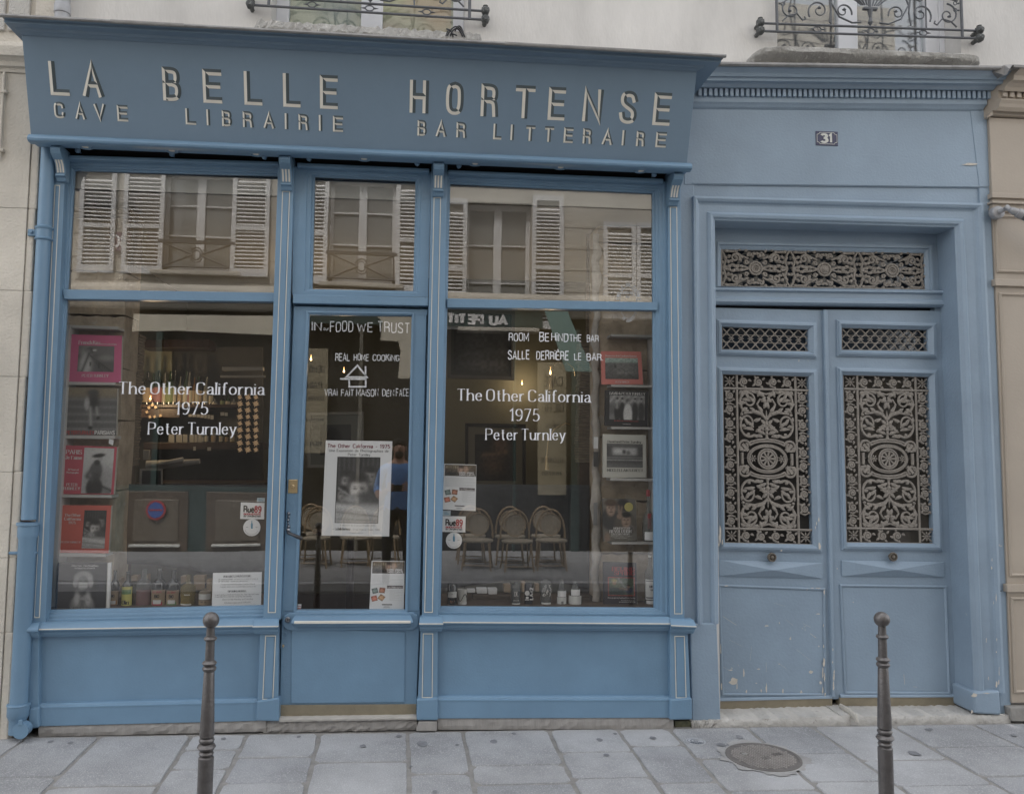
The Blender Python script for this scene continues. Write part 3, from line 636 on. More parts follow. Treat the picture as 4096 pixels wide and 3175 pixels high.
    for sg in (-1, 1):
        for k in range(5):
            c0 = P(mid + sg * (hw - .028), Z0 + .12 + k * .045); mb = MB()
            mb.tube([c0 + Vector((.011 * math.cos(a), 0, .011 * math.sin(a))) for a in [2 * math.pi * t / 12 for t in range(13)]], .003, 5)
            mb.tube([c0 + Vector((sg * .011, 0, 0)), c0 + Vector((sg * .022, 0, 0)), c0 + Vector((sg * .027, 0, 0))], [.003, .006, .003], 6); mb.build('side_ring', rail_m, r)
    return r
bl, br = U(c('P', 185, 38), -.01), U(c('P', 1895, 147), -.01); upL = pz('P', 1000, 28, -.01) - pz('P', 1000, 92, -.01)
sx = lambda k, x, y, b: (U(c(k, x, y), -.01) - b).length
railing('dark iron scrollwork railing before the window over the signboard', bl, br, upL, [sx('P', 318, 45, bl), sx('P', 1780, 138, bl)], [sx('P', 633, 60, bl), sx('P', 1052, 88, bl), sx('P', 1468, 112, bl)], 0, 0, False)
bl, br = U(c('Q', 130, 268), -.01), U(c('Q', 2005, 332), -.01); upR = pz('Q', 1000, 232, -.01) - pz('Q', 1000, 298, -.01)
railing('dark iron scrollwork railing before the window over the double door', bl, br, upR, [sx('Q', 275, 270, bl), sx('Q', 1862, 328, bl)], [sx('Q', 620, 280, bl), sx('Q', 1078, 298, bl), sx('Q', 1528, 315, bl)], 0, 0, True)
# loops of black cable on the left sill
cb = MB(); rub = mat('black_rubber', (.03, .032, .035), .55)
for (x0, x1, h, w_) in ((1610, 1660, 50, 0), (1620, 1745, 75, .01), (1640, 1730, 60, .02), (1665, 1742, 80, .03)):
    a, b = U(c('P', x0, 262), -.10 + w_), U(c('P', x1, 270), -.09 + w_); hh = h * .54945 / 3300 * 4.6
    cb.tube([a.lerp(b, t / 14) + Vector((0, 0, hh * math.sin(math.pi * t / 14) ** .8)) for t in range(15)], .0045, 6)
a, b = U(c('P', 1612, 212), -.09), U(c('P', 1690, 262), -.10); cb.tube([a, a.lerp(b, .3) + Vector((0, 0, .006)), a.lerp(b, .6) - Vector((0, 0, .006)), b], .0045, 6)
tag(cb.build('cable_coil', rub), 'loops of black cable lying on the rough sill above the signboard', 'cable')
# ================================================================ LEFT STONE BUILDING
sb = thing('stone_building', 'cream limestone building with block joints at the left edge beside the blue pipe', 'building', (-2.6, .2, 0))
YS = -.04
xe = U((128, 1162), YS).x; xm = U((92, 1162), YS).x; x_far = xe - 4.0
zj = [gz(xe) - .05] + [U((60, y), YS).z for y in (2530, 2230, 1887, 1506, 1162, 832)] + [pz('e', 50, 412, YS)]
for k in range(len(zj) - 1):
    z0, z1 = zj[k] + .0012, zj[k + 1] - .0012; off = .5 * (k % 2)
    xa = xm - .003
    MB().box(xm - .002, xe + random.uniform(-.012, .004), YS + .006, .45, z0 - .004, z1 + .0035).build('margin_block', stone, sb, bevel=.01)
    wds = [.62 + off * .3, .9, .9, .9, .9]
    for w in wds:
        if xa - w < x_far: break
        MB().box(xa - w + .002, xa, YS, .45, z0, z1).build('stone_block', stone, sb, bevel=.0015); xa -= w
MB().box(x_far, xe - .03, YS + .02, .44, gz(x_far) - .2, zj[-1]).build('wall_core', stone, sb)
zc = [pz('e', 50, y, YS) for y in (412, 385, 360, 345, 290, 245)]
A0 = Vector((x_far, 0, 0)); B0 = Vector((U(c('e', 150, 330), YS).x + .03, 0, 0))
MB().sweep(A0, B0, [(zc[0], .05), (zc[0], YS - .01), (zc[1] - .004, YS - .014), (zc[1], YS - .03), (zc[2], YS - .034), (zc[3], YS - .05), (zc[3] + .004, YS - .065), (zc[4], YS - .07), (zc[4] + .004, YS - .03), (zc[5], YS - .02), (zc[5], .05)]).build('string_course', stone, sb)
rs = mat('roughcast', (.52, .505, .475), .95, var=.1, vs=2, bump=1.0, bs=110)
MB().box(x_far, XL + .01, .0, .40, zc[5] - .02, ZT).build('wall', stone, sb)
for (ka, xa, xb) in (('A', -900, 30), ('A', 52, 185)):
    x0, x1 = U(c(ka, xa, 50), -.02).x, U(c(ka, xb, 50), -.02).x
    MB().box(x0, x1, -.02, .05, pz('A', 60, 190, -.02), 5.0).build('roughcast_panel', rs, sb, bevel=.006)
    MB().box(x0, x1, -.02, .05, 5.02, 8.0).build('roughcast_panel', rs, sb, bevel=.006)
x0 = U(c('A', 230, 50), -.01).x; MB().box(x0, x0 + .11, -.025, .05, pz('A', 230, 120, -.02), 8).build('flat_margin', stone, sb, bevel=.006)
# thin conduit
xq = U(c('e', 14, 600), YS - .015).x
cd = thing('conduit', 'thin cream-painted conduit clipped to the stone wall at the far left', 'pipe', (xq, YS - .015, pz('e', 12, 880, YS)))
MB().tube([(xq, YS - .015, pz('e', 12, 900, YS)), (xq, YS - .015, pz('e', 15, 415, YS) )], .008, 8).build('tube', stone, cd, smooth=60)
for y in (525, 855): MB().box(xq - .018, xq + .022, YS - .028, YS, pz('e', 12, y, YS) - .008, pz('e', 12, y, YS) + .008).build('clip', stone, cd, bevel=.003)
# ================================================================ PIPES
YP = -.035
xp = U((151, 1400), YP).x
dp = thing('downpipe', 'blue-painted cast iron rainwater pipe between the stone wall and the shopfront', 'pipe', (xp, YP, gz(xp)))
def zP(p): return U(p, YP - .04).z
r1, r2 = .0375, .0445
O = Vector((xp, YP, 0))
MB().lathe([(r1, zP((120, 2080))), (r1, zP((190, 560)))], O, 24).build('upper_pipe', blue, dp, smooth=60)
zc_ = zP(c('e', 240, 1310))
MB().lathe([(r1, zc_ - .040), (r1 + .008, zc_ - .036), (r1 + .010, zc_ - .030), (r1 + .003, zc_ - .022), (r1 + .003, zc_ + .02), (r1 + .010, zc_ + .028), (r1 + .011, zc_ + .034), (r1, zc_ + .042)], O, 24).build('collar', blue, dp, smooth=40)
mb = MB(); mb.box(xp - r1 - .045, xp - r1 + .01, YP - .012, YP + .008, zc_ - .016, zc_ + .022); mb.lathe([(.009, -.012), (.009, 0), (.003, .004)], (xp - r1 - .022, YP - .014, zc_ + .004), 10, axis='Y'); mb.build('clamp', blue, dp, bevel=.003)
za, zb_ = zP(c('G', 130, 1100)), zP(c('G', 130, 1035))
MB().lathe([(r2, zP(c('M', 110, 830))), (r2, za - .02), (r2 + .006, za - .004), (r2 + .007, za), (r2 + .007, zb_ - .014), (r2 + .014, zb_ - .010), (r2 + .014, zb_ + .004), (r1, zb_ + .006)], O, 24).build('socket_pipe', blue, dp, smooth=35)
zq = zP(c('G', 130, 1190)); MB().box(xp - r2 - .045, xp + r2 + .004, YP - .012, YP + .02, zq - .008, zq + .006).build('bracket', blue, dp, bevel=.003)
zm0, zm1 = zP(c('M', 110, 895)), zP(c('M', 110, 825))
MB().lathe([(r2 - .002, gz(xp) + .03), (r2 - .002, zm0 - .02), (r2 + .006, zm0), (r2 + .010, zm0 + .006), (r2 + .010, zm1), (r2 + .014, zm1 + .004), (r2 + .012, zm1 + .010), (r2, zm1 + .012)], O, 24).build('shoe_pipe', blue, dp, smooth=35)
pc = U(c('M', 126, 972), YP - .075)
MB().lathe([(.036, .06), (.036, .012), (.0405, .010), (.0405, 0), (.002, -.001)], pc, 22, axis='Y').build('cleanout_cap', blue, dp, smooth=35)
MB().box(pc.x - .010, pc.x + .010, pc.y - .006, pc.y + .004, pc.z + .030, pc.z + .058).build('cap_bolt', blue, dp, bevel=.003)
gp = thing('upper_downpipe', 'grey zinc rainwater pipe above the left end of the signboard', 'pipe', (U(c('A', 390, 60), -.06).x, -.06, 3.1))
g0 = gp.location
MB().lathe([(.039, pz('A', 385, 125, -.06) - .1), (.039, 9)], (g0.x, -.06, 0), 20).build('pipe', mat('zinc_pipe', (.36, .365, .38), .6, metal=.3, var=.2, vs=10), gp, smooth=60)
zz = pz('A', 400, 60, -.06); MB().lathe([(.039, zz - .03), (.044, zz - .026), (.044, zz + .02), (.039, zz + .03)], (g0.x, -.06, 0), 20).build('joint', MATS['zinc_pipe'], gp, smooth=40)
# ================================================================ SHOPFRONT
sf = thing('shopfront', 'blue-painted wooden shopfront with two display windows and a glazed door', 'shopfront', (-.4, .0, gz(-.4)))
def board(name, px, Y, depth, m=blue, par=None, bevel=.003): return MB().pq(px, Y, depth).build(name, m, par or sf, bevel=bevel)
def Q4(px, Y=0.0): return [U(p, Y) for p in px]
FR = [(0, 0), (.25, 0), (.30, .010), (.55, .012), (.62, .022), (.80, .024), (.86, .034), (1, .036), (1, .052)]
bays = {
 'left': dict(outer=[c('D', 440, 62), c('D', 2050, 110), (1062, 2471), (163, 2490)], inner=[c('D', 527, 135), c('D', 2015, 175), c('G', 1368, 1465), c('G', 240, 1490)], rail=[c('D', 452, 1014), c('D', 1998, 1038), c('D', 1992, 1104), c('D', 466, 1084)]),
 'right': dict(outer=[c('F', 150, 158), c('F', 1760, 232), (2682, 2461), (1748, 2455)], inner=[c('F', 187, 232), c('F', 1668, 303), c('I', 1268, 1478), c('I', 148, 1470)], rail=[c('F', 160, 1080), c('F', 1692, 1108), c('F', 1690, 1166), c('F', 160, 1146)]),
 'transom': dict(outer=[c('E', 330, 125), c('E', 1365, 165), c('E', 1340, 1108), c('E', 318, 1088)], inner=[c('E', 485, 190), c('E', 1245, 222), c('E', 1228, 1055), c('E', 465, 1040)])}
GM = {}
for k, b in bays.items():
    fr = MB().frame(Q4(b['outer'], .012), Q4(b['inner'], .012), FR if k != 'transom' else [(0, 0), (.62, 0), (.66, .008), (.86, .010), (.90, .024), (1, .026), (1, .045)]).build('window_frame', blue, sf, bevel=.0015)
    if 'rail' in b: board('glazing_bar', b['rail'], .018, .06)
def pane(px, name, refl, seed, tint=(.93, .93, .92), wav=.0012, yaw=0, pitch=0, ws=1.6):
    q = Q4(px, YG); cc = sum(q, Vector()) / 4; q = [p + Vector((0, (p.x - cc.x) * yaw + (p.z - cc.z) * pitch, 0)) for p in q]
    return MB().add(q, [(0, 1, 2, 3)]) or q
def add_pane(px, refl, seed, **k):
    wav = k.pop('wav', .0012); ws = k.pop('ws', 1.6); tint = k.pop('tint', (.92, .92, .91)); q = Q4(px, YG); cc = sum(q, Vector()) / 4
    yaw, pitch = k.get('yaw', 0), k.get('pitch', 0); q = [p + Vector((0, (p.x - cc.x) * yaw + (p.z - cc.z) * pitch, 0)) for p in q]
    mb = MB(); mb.add(q, [(0, 1, 2, 3)]); mb.build('window_pane', glass('glass_%d' % seed, refl, tint, wav, ws, seed), sf)
add_pane([c('D', 515, 125), c('D', 2025, 165), c('D', 2000, 1045), c('D', 465, 1020)], .14, 1, wav=.0011, ws=1.3)
add_pane([c('D', 465, 1075), c('D', 1995, 1100), c('G', 1380, 1475), c('G', 228, 1500)], .155, 2, wav=.0008)
add_pane([c('E', 475, 180), c('E', 1255, 212), c('E', 1238, 1065), c('E', 455, 1050)], .15, 3, wav=.0013, ws=1.5)
add_pane([c('F', 177, 222), c('F', 1680, 293), c('F', 1680, 1112), c('F', 162, 1090)], .14, 4, wav=.0006)
add_pane([c('F', 162, 1140), c('F', 1680, 1160), c('I', 1278, 1488), c('I', 138, 1480)], .155, 5, wav=.0006)
# transom rail, awning bars, dark slots, bracket knobs
board('transom_rail', [c('E', 322, 1086), c('E', 1342, 1110), c('E', 1340, 1172), c('E', 322, 1152)], -.004, .06)
for px in ([(1112, 1190), (1182, 1192), (1140, 2830), (1064, 2830)], [(1695, 1200), (1750, 1202), (1712, 2830), (1655, 2830)], [(1150, 1195), (1735, 1205), (1735, 1252), (1150, 1240)]): board('light_stop_board', px, .082, .05)  # backing boards added behind the door frame to block leaking bulb light
for px in ([c('D', 485, 35), c('D', 2030, 84), c('D', 2030, 112), c('D', 485, 66)], [c('E', 352, 94), c('E', 1350, 138), c('E', 1350, 168), c('E', 352, 126)], [c('F', 168, 144), c('F', 1738, 208), c('F', 1738, 238), c('F', 168, 172)]):
    board('awning_bar', px, -.028, .055, bevel=.006)
board('slot_back', [c('D', 400, -45), c('F', 1765, 120), c('F', 1765, 240), c('D', 400, 100)], .075, .02, dark)
# bottoms: stall risers
ris = {
 'left': dict(sill=((c('M', 238, 287), c('M', 1606, 266))), dado=[c('M', 236, 350), c('M', 1640, 330), c('M', 1622, 790), c('M', 236, 812)], band=(c('M', 240, 805), c('M', 1606, 772)), plinth=[c('M', 236, 820), c('M', 1608, 785), c('M', 1604, 908), c('M', 240, 942)], base=[c('M', 240, 936), c('M', 1660, 900), c('M', 1660, 976), c('M', 240, 1010)]),
 'right': dict(sill=((c('N', 655, 228), c('N', 2002, 238))), dado=[c('N', 650, 300), c('N', 2010, 310), c('N', 2015, 712), c('N', 645, 712)], band=(c('N', 655, 708), c('N', 2010, 708)), plinth=[c('N', 650, 722), c('N', 2012, 722), c('N', 2012, 830), c('N', 650, 834)], base=[c('N', 655, 828), c('N', 2030, 826), c('N', 2030, 895), c('N', 655, 900)])}
SP = [(0, .03), (-.002, -.012), (-.010, -.024), (-.020, -.036), (-.030, -.046), (-.040, -.046), (-.046, -.038), (-.054, -.027), (-.066, -.022), (-.074, -.012), (-.080, -.010), (-.080, .04)]
for k, b in ris.items():
    A_, B_ = U(b['sill'][0]), U(b['sill'][1])
    MB().sweep(A_, B_, SP).build('sill', blue, sf, bevel=.002)
    MB().sweep(A_, B_, [(-.027, -.040), (-.031, -.0472), (-.036, -.0472), (-.036, -.040)]).build('sill_line', white_line, sf)
    board('riser_panel', b['dado'], .022, .05)
    A_, B_ = U(b['band'][0]), U(b['band'][1])
    MB().sweep(A_, B_, [(.004, .03), (.002, .006), (-.004, -.002), (-.009, -.004), (-.013, -.012), (-.018, -.012), (-.018, .03)]).build('base_moulding', blue, sf)
    board('plinth_board', b['plinth'], -.010, .07)
    mb = MB(); q = Q4(b['base'], -.004); rough(mb, q[3], q[2], q[1], q[0], .22, 40, 3, .0035 if k == 'left' else .002)
    mb.build('base_stone', stone_base, sf)
# pilasters
pil = [dict(f=[(207, 600), (264, 605), (181, 2490), (124, 2490)], w=[(219, 740), (240, 741), (159, 2470), (137, 2470)], ped=[c('M', 182, 345), c('M', 242, 340), c('M', 240, 830), c('M', 176, 832)], pw=None, pl=[c('M', 178, 835), c('M', 243, 818), c('M', 243, 950), c('M', 172, 962)], cap=(c('M', 180, 290), c('M', 262, 287)), cor=(c('A', 338, 900), .052)),
       dict(f=[(1113, 630), (1178, 633), (1122, 2478), (1052, 2478)], w=[(1129, 765), (1160, 765), (1103, 2450), (1071, 2450)], ped=[(1042, 2500), (1115, 2500), (1112, 2808), (1030, 2808)], pw=cs('M', 1655, 375, 1722, 375, 1705, 775, 1637, 775), pl=cs('M', 1603, 785, 1742, 765, 1742, 912, 1598, 908), cap=(c('M', 1600, 266), c('M', 1742, 264)), cor=(c('E', 262, 32), .062)),
       dict(f=[(1727, 655), (1790, 658), (1754, 2478), (1688, 2478)], w=[(1735, 790), (1764, 790), (1731, 2449), (1697, 2449)], ped=[(1684, 2500), (1752, 2500), (1750, 2802), (1672, 2802)], pw=cs('N', 570, 338, 630, 338, 626, 713, 564, 713), pl=cs('N', 535, 722, 657, 715, 657, 845, 533, 845), cap=(c('N', 556, 233), c('N', 678, 233)), cor=(c('E', 1422, 90), .060)),
       dict(f=[(2672, 690), (2722, 695), (2738, 2484), (2680, 2484)], w=[(2680, 828), (2708, 828), (2729, 2455), (2697, 2455)], ped=[(2679, 2500), (2749, 2500), (2763, 2808), (2682, 2808)], pw=cs('N', 2035, 353, 2095, 353, 2105, 715, 2043, 715), pl=cs('N', 2010, 722, 2138, 715, 2140, 840, 2008, 843), cap=(c('N', 2002, 244), c('N', 2132, 250)), cor=(c('F', 1845, 165), .058))]
def inset_ring(mb, q, w, Y, dy=-.0015):
    """thin raised line just inside a quad"""
    cc = sum(q, Vector()) / 4; n = 4; inner = []
    for i in range(4):
        a, b_, d_ = q[i - 1], q[i], q[(i + 1) % 4]; e1 = (a - b_).normalized(); e2 = (d_ - b_).normalized(); inner.append(b_ + (e1 + e2) * w)
    mb.frame(q, inner, [(0, .002), (0, dy), (1, dy), (1, .002)])
for i, p in enumerate(pil):
    a = board('pilaster', p['f'], -.014, .07)
    mb = MB(); inset_ring(mb, Q4(p['w'], -.0155), .0042, 0); mb.build('cream_line', white_line, sf)
    q = Q4(p['w'], -.0145); cc = sum(q, Vector()) / 4; MB().prism([v.lerp(cc, .0) + Vector(((cc.x - v.x) * .30, 0, (cc.z - v.z) * .008)) + Vector((0, -.003, 0)) for v in q], .004).build('raised_strip', blue, sf, bevel=.0015)
    board('pedestal', p['ped'], -.012, .07)
    if p['pw']:
        mb = MB(); inset_ring(mb, Q4(p['pw'], -.0135), .0042, 0); mb.build('cream_line', white_line, sf)
        q = Q4(p['pw'], -.0125); cc = sum(q, Vector()) / 4; MB().prism([v + Vector(((cc.x - v.x) * .26, -.003, (cc.z - v.z) * .05)) for v in q], .004).build('raised_strip', blue, sf, bevel=.0015)
    board('plinth_block', p['pl'], -.030, .10, bevel=.008)
    A_, B_ = U(p['cap'][0]), U(p['cap'][1])
    MB().sweep(A_, B_, [(z_, y_ - .020) for z_, y_ in SP], endA=.12, endB=-.12).build('pilaster_cap', blue, sf, bevel=.002)
    if i: MB().sweep(A_, B_, [(-.027, -.0600), (-.031, -.0672), (-.0355, -.0672), (-.0355, -.060)], endA=.12, endB=-.12).build('sill_line', white_line, sf)
mb = MB().pq([(1676, 2884), (1748, 2884), (1748, 2924), (1664, 2924)], -.025, .2); mb.build('base_stone', stone_base, sf, bevel=.006)
# ---------------------------------------------------------------- the shop door
door = MB().pq([(1175, 1224), (1712, 1238), (1708, 1262), (1174, 1258)], .030, .045).pq([(1174, 1256), (1236, 1256), (1184, 2446), (1128, 2446)], .030, .045) \
    .pq([(1650, 1258), (1706, 1258), (1678, 2446), (1622, 2446)], .030, .045).pq([(1128, 2440), (1680, 2440), (1665, 2820), (1119, 2824)], .030, .045).build('door', blue, sf, bevel=.002)
def dpart(name, mb, m, **k): return mb.build(name, m, door, **k)
dpart('glazing_bead', MB().frame(Q4([c('E', 424, 1212), c('E', 1234, 1226), (1632, 2452), (1174, 2452)], .030), Q4([c('E', 447, 1240), c('E', 1216, 1246), (1620, 2441), (1185, 2441)], .030), [(0, 0), (0, -.008), (.4, -.010), (.7, -.004), (1, .002), (1, .03)]), blue)
q = Q4([c('E', 440, 1233), c('E', 1222, 1240), (1626, 2446), (1180, 2446)], .055)
gd = MB(); gd.add(q, [(0, 1, 2, 3)]); dpart('door_pane', gd, glass('door_glass', .15, (.93, .93, .92), .0009, 1.6, 6))
dpart('door_panel', MB().pq([c('M', 1818, 330), c('N', 466, 330), c('N', 464, 740), c('M', 1815, 800)], .022, .02), blue, bevel=.004)
za0, zb0 = U((1128, 2456), -.02), U((1677, 2452), -.02)
dpart('weather_bar', MB().sweep(U(c('H', 182, 1494), 0), U(c('H', 838, 1492), 0), [(0, .03), (-.006, -.010), (-.022, -.035), (-.030, -.042), (-.040, -.042), (-.048, -.022), (-.062, -.012), (-.066, .03)], endA=.3, endB=-.3), blue, bevel=.003)
dpart('cream_line', MB().sweep(U(c('H', 186, 1494), 0), U(c('H', 836, 1492), 0), [(-.022, -.033), (-.0285, -.0435), (-.038, -.0435), (-.038, -.035)]), white_line)
def rounded(pa, pb, h, n=6):
    pass
pts = [c('H', 150, 1484), c('H', 850, 1480), c('H', 872, 1495), c('H', 882, 1520), c('H', 878, 1555), c('H', 858, 1572), c('H', 840, 1578), c('H', 170, 1582), c('H', 140, 1578), c('H', 118, 1560), c('H', 112, 1530), c('H', 120, 1500)]
dpart('door_rail', MB().pq(pts, .012, .03), blue, bevel=.004)
lk = U(c('H', 142, 1521), .006)
dpart('bolt_lock', MB().lathe([(.0150, .01), (.0150, -.004), (.0120, -.007), (.0105, -.003), (.0085, -.003), (.0085, -.008), (.0, -.009)], lk, 18, axis='Y'), chrome, smooth=30)
dpart('keyhole', MB().box(lk.x - .0018, lk.x + .0018, lk.y - .0102, lk.y - .006, lk.z - .006, lk.z + .006), ink)
bp = [c('H', 146, 730), c('H', 199, 730), c('H', 197, 808), c('H', 143, 808)]
dpart('lock_plate', MB().pq(bp, .026, .006), brass_b, bevel=.003)
lk2 = U(c('H', 170, 769), .024)
dpart('lock_cylinder', MB().lathe([(.0105, .004), (.0105, -.003), (.007, -.006), (.0065, -.003), (.0, -.003)], lk2, 16, axis='Y'), brass_b, smooth=30)
# handle: ornate dark backplate with a drooping lever
hp = U(c('H', 145, 985), .026)
mb = MB()
for k, (dz, r_) in enumerate(((.062, .010), (.044, .0075), (.026, .009), (.008, .0065), (-.010, .010), (-.030, .012))):
    mb.lathe([(r_, .006), (r_, 0), (r_ * .55, -.006), (.001, -.008)], (hp.x + .002 * math.sin(k * 2), hp.y, hp.z + dz), 12, axis='Y')
dpart('handle_plate', mb, chrome, smooth=40)
h0 = U(c('H', 146, 1030), .0); h1 = U(c('H', 190, 1050), -.03); h2 = U(c('H', 218, 1062), -.025)
dpart('handle', MB().tube([h0 + Vector((0, .03, 0)), h0, h0.lerp(h1, .5), h1, h2, h2 + Vector((.006, .004, -.004))], [.008, .0095, .0085, .0095, .0115, .004], 12), mat('handle_bronze', (.07, .07, .075), .35, metal=.6), smooth=50)
rg = U(c('H', 124, 1607), .024); dpart('ring_pull', MB().tube([rg + Vector((.0125 * math.cos(a), 0, .0125 * math.sin(a))) for a in [2 * math.pi * t / 18 for t in range(19)]], .0016, 6), blue)
dpart('night_latch', MB().pq(cs('H', 104, 1655, 134, 1655, 132, 1682, 102, 1682), .026, .005).lathe([(.007, .002), (.007, -.004), (.002, -.006)], U(c('H', 117, 1668), .026), 12, axis='Y', m=1), [blue, brass_b])
dpart('kickplate', MB().pq([c('M', 1748, 811), c('N', 532, 752), c('N', 530, 817), c('M', 1748, 886)], .018, .03), brass, bevel=.001)
# door sill stone and step below
sill_d = MB(); q = Q4([c('M', 1742, 892), c('N', 535, 822), c('N', 535, 840), c('M', 1740, 915)], -.02); rough(sill_d, q[3], q[2], q[1], q[0], .2, 30, 2, .0015)
sill_d.build('door_sill', mat('sill_stone', (.44, .42, .39), .85, var=.1, vs=8, bump=.3), sf)
mb = MB(); q = Q4([c('M', 1650, 912), c('N', 535, 838), c('N', 535, 902), c('M', 1640, 985)], .0); rough(mb, q[3], q[2], q[1], q[0], .2, 40, 4, .005); mb.build('base_stone', stone_base, sf)
# ================================================================ SIGNBOARD
sg = thing('signboard', 'blue outward-leaning shop sign reading LA BELLE HORTENSE over the shop windows', 'sign', (-.4, -.2, 2.6))
Yb, Yt = -.165, -.335
SBL, SBR, STL, STR = U(c('A', 192, 852), Yb), U(c('B', 1976, 902), Yb), U(c('A', 136, 222), Yt), U(c('B', 2030, 392), Yt)
MB().prism([SBL, SBR, STR, STL], (0, .03, 0)).build('fascia', blue_sign, sg, bevel=.003)
for a, b_, sgn in ((SBL, STL, 1), (SBR, STR, -1)):
    mb = MB(); p = [a, b_, Vector((b_.x, .04, b_.z)), Vector((a.x, .04, a.z))]; mb.prism([v + Vector((sgn * .002, .004, 0)) for v in p], (sgn * .018, 0, 0)); mb.build('side_board', blue_sign, sg)
Ht = U(c('A', 85, 108), Yt - .10).z - STL.z; Hr = U(c('B', 2160, 312), Yt - .10).z - STR.z
CPf = [(0, .02), (0, -.003), (.08, -.006), (.10, -.014), (.17, -.016), (.24, -.030), (.42, -.036), (.60, -.052), (.78, -.078), (.90, -.100), (.95, -.106), (1.0, -.108), (1.0, .05)]
d_ = (STR - STL); n_ = len(CPf)
mb = MB()
ra = [STL + Vector((0, y, z * Ht)) + Vector((min(y, 0) * .45, 0, 0)) for z, y in CPf]; rb = [STR + Vector((0, y, z * Hr)) - Vector((min(y, 0) * .98, 0, 0)) for z, y in CPf]
mb.add(ra + rb, [(i, i + 1, n_ + i + 1, n_ + i) for i in range(n_ - 1)] + [(n_ - 1, 0, n_, 2 * n_ - 1), tuple(range(n_ - 1, -1, -1)), tuple(range(n_, 2 * n_))]); mb.build('cornice', blue_sign, sg)
# top board and zinc sheets
TA, TB = ra[11] + Vector((-.012, -.012, .001)), rb[11] + Vector((.016, -.012, .001))
cuts = [0, .13, .37, .56, .87, 1.0]; cuts = [0] + [((U(c(k, x, y), TA.y).x - TA.x) / (TB.x - TA.x)) for k, x, y in (('A', 690, 135), ('A', 1120, 155), ('B', 980, 240), ('B', 1860, 280))] + [1]
for i in range(len(cuts) - 1):
    a, b_ = TA.lerp(TB, cuts[i]), TA.lerp(TB, cuts[i + 1] + (.006 if i < len(cuts) - 2 else 0)); e = .0012 * (i % 2)
    MB().sweep(a, b_, [(-.010 - e, .012), (-.012 - e, -.002 - e), (-.006, -.007 - e), (.002 + e, -.005 - e), (.006 + e, .006), (.02 + e, .50), (.010, .50), (.001, .012)]).build('zinc_sheet', zinc, sg, smooth=50)
MB().prism([ra[11] + Vector((0, .02, -.004)), rb[11] + Vector((0, .02, -.004)), rb[11] + Vector((0, .45, -.002)), ra[11] + Vector((0, .45, -.002))], (0, 0, -.02)).build('top_board', blue_sign, sg)
# bottom nosing and soffit
A_, B_ = SBL + Vector((-.006, 0, 0)), SBR + Vector((.022, 0, 0))
MB().sweep(A_, B_, [(.012, .01), (.010, -.006), (.004, -.016), (-.006, -.026), (-.018, -.030), (-.028, -.026), (-.034, -.014), (-.036, .02), (0, .02)]).build('nosing', blue, sg, bevel=.001)
sof = [A_ + Vector((.01, .0, -.030)), B_ + Vector((-.01, .0, -.030)), Vector((B_.x - .01, -.082, B_.z - .027)), Vector((A_.x + .01, -.082, A_.z - .027))]
MB().prism(sof, (0, 0, .018)).build('soffit', blue, sg)
sof_z = lambda x: A_.z + (B_.z - A_.z) * (x - A_.x) / (B_.x - A_.x) - .030
for (k, x, y) in (('A', 535, 920), ('A', 1072, 940), ('A', 1597, 962), ('E', 858, 70), ('B', 820, 896), ('B', 1285, 918), ('B', 1722, 938)):
    p = ray(c(k, x, y)); zz = None
    for _ in range(6):
        t = ((zz if zz else sof_z(0)) - CAM.z) / p.z; qq = CAM + p * t; zz = sof_z(qq.x) - .001
    mb = MB(); mb.lathe([(.040, .003), (.040, -.003), (.030, -.005), (.027, 0), (.022, .002)], (qq.x, max(min(qq.y, -.125), -.14), zz), 20)
    dl = mb.build('downlight', blue, sg, smooth=35)
    MB().lathe([(.016, .003), (.016, -.002), (.001, -.003)], (qq.x, max(min(qq.y, -.125), -.14), zz), 14).build('lens', mat('lens', (.75, .70, .60), .15), dl)
for (k, x, y) in (('A', 492, 945), ('A', 1078, 968), ('A', 1652, 985), ('A', 1930, 996), ('E', 1258, 108), ('E', 1570, 126), ('F', 1662, 186)):
    p = U(c(k, x, y), -.02); MB().lathe([(.004, .03), (.006, .0), (.014, -.006), (.016, -.016), (.011, -.026), (.0, -.029)], p, 12, axis='Y').build('bracket_knob', blue, sf, smooth=60)
# corbels
for i, p in enumerate(pil):
    top, wd = p['cor']; q = U(top, -.13); xc = q.x; z0 = sof_z(xc) + .004; Hc = .175
    if i == 0: xc += .008
    prof = [(0.0, 1), (-.112, 1), (-.128, .965), (-.138, .90), (-.138, .82), (-.128, .73), (-.108, .66), (-.085, .60), (-.066, .50), (-.054, .38), (-.046, .26), (-.042, .22), (-.060, .205), (-.060, .14), (-.042, .125), (-.034, .03), (-.028, 0), (0.01, 0)]
    mb = MB(); mb.prism([Vector((xc - wd / 2, y, z0 - Hc + h * Hc)) for y, h in prof], (wd, 0, 0)); co = mb.build('corbel', blue, sf, bevel=.002)
    for s in (-1, 0, 1):
        w2 = .0048; path = [(y, h) for y, h in prof if .26 <= h <= .62]; mb = MB(); xs_ = xc + s * wd * .28
        a = [Vector((xs_ - w2, y - .0015, z0 - Hc + h * Hc)) for y, h in path]; b2 = [Vector((xs_ + w2, y - .0015, z0 - Hc + h * Hc)) for y, h in path]; n = len(a)
        mb.add(a + b2, [(k, k + 1, n + k + 1, n + k) for k in range(n - 1)]); mb.build('cream_flute', white_line, co)
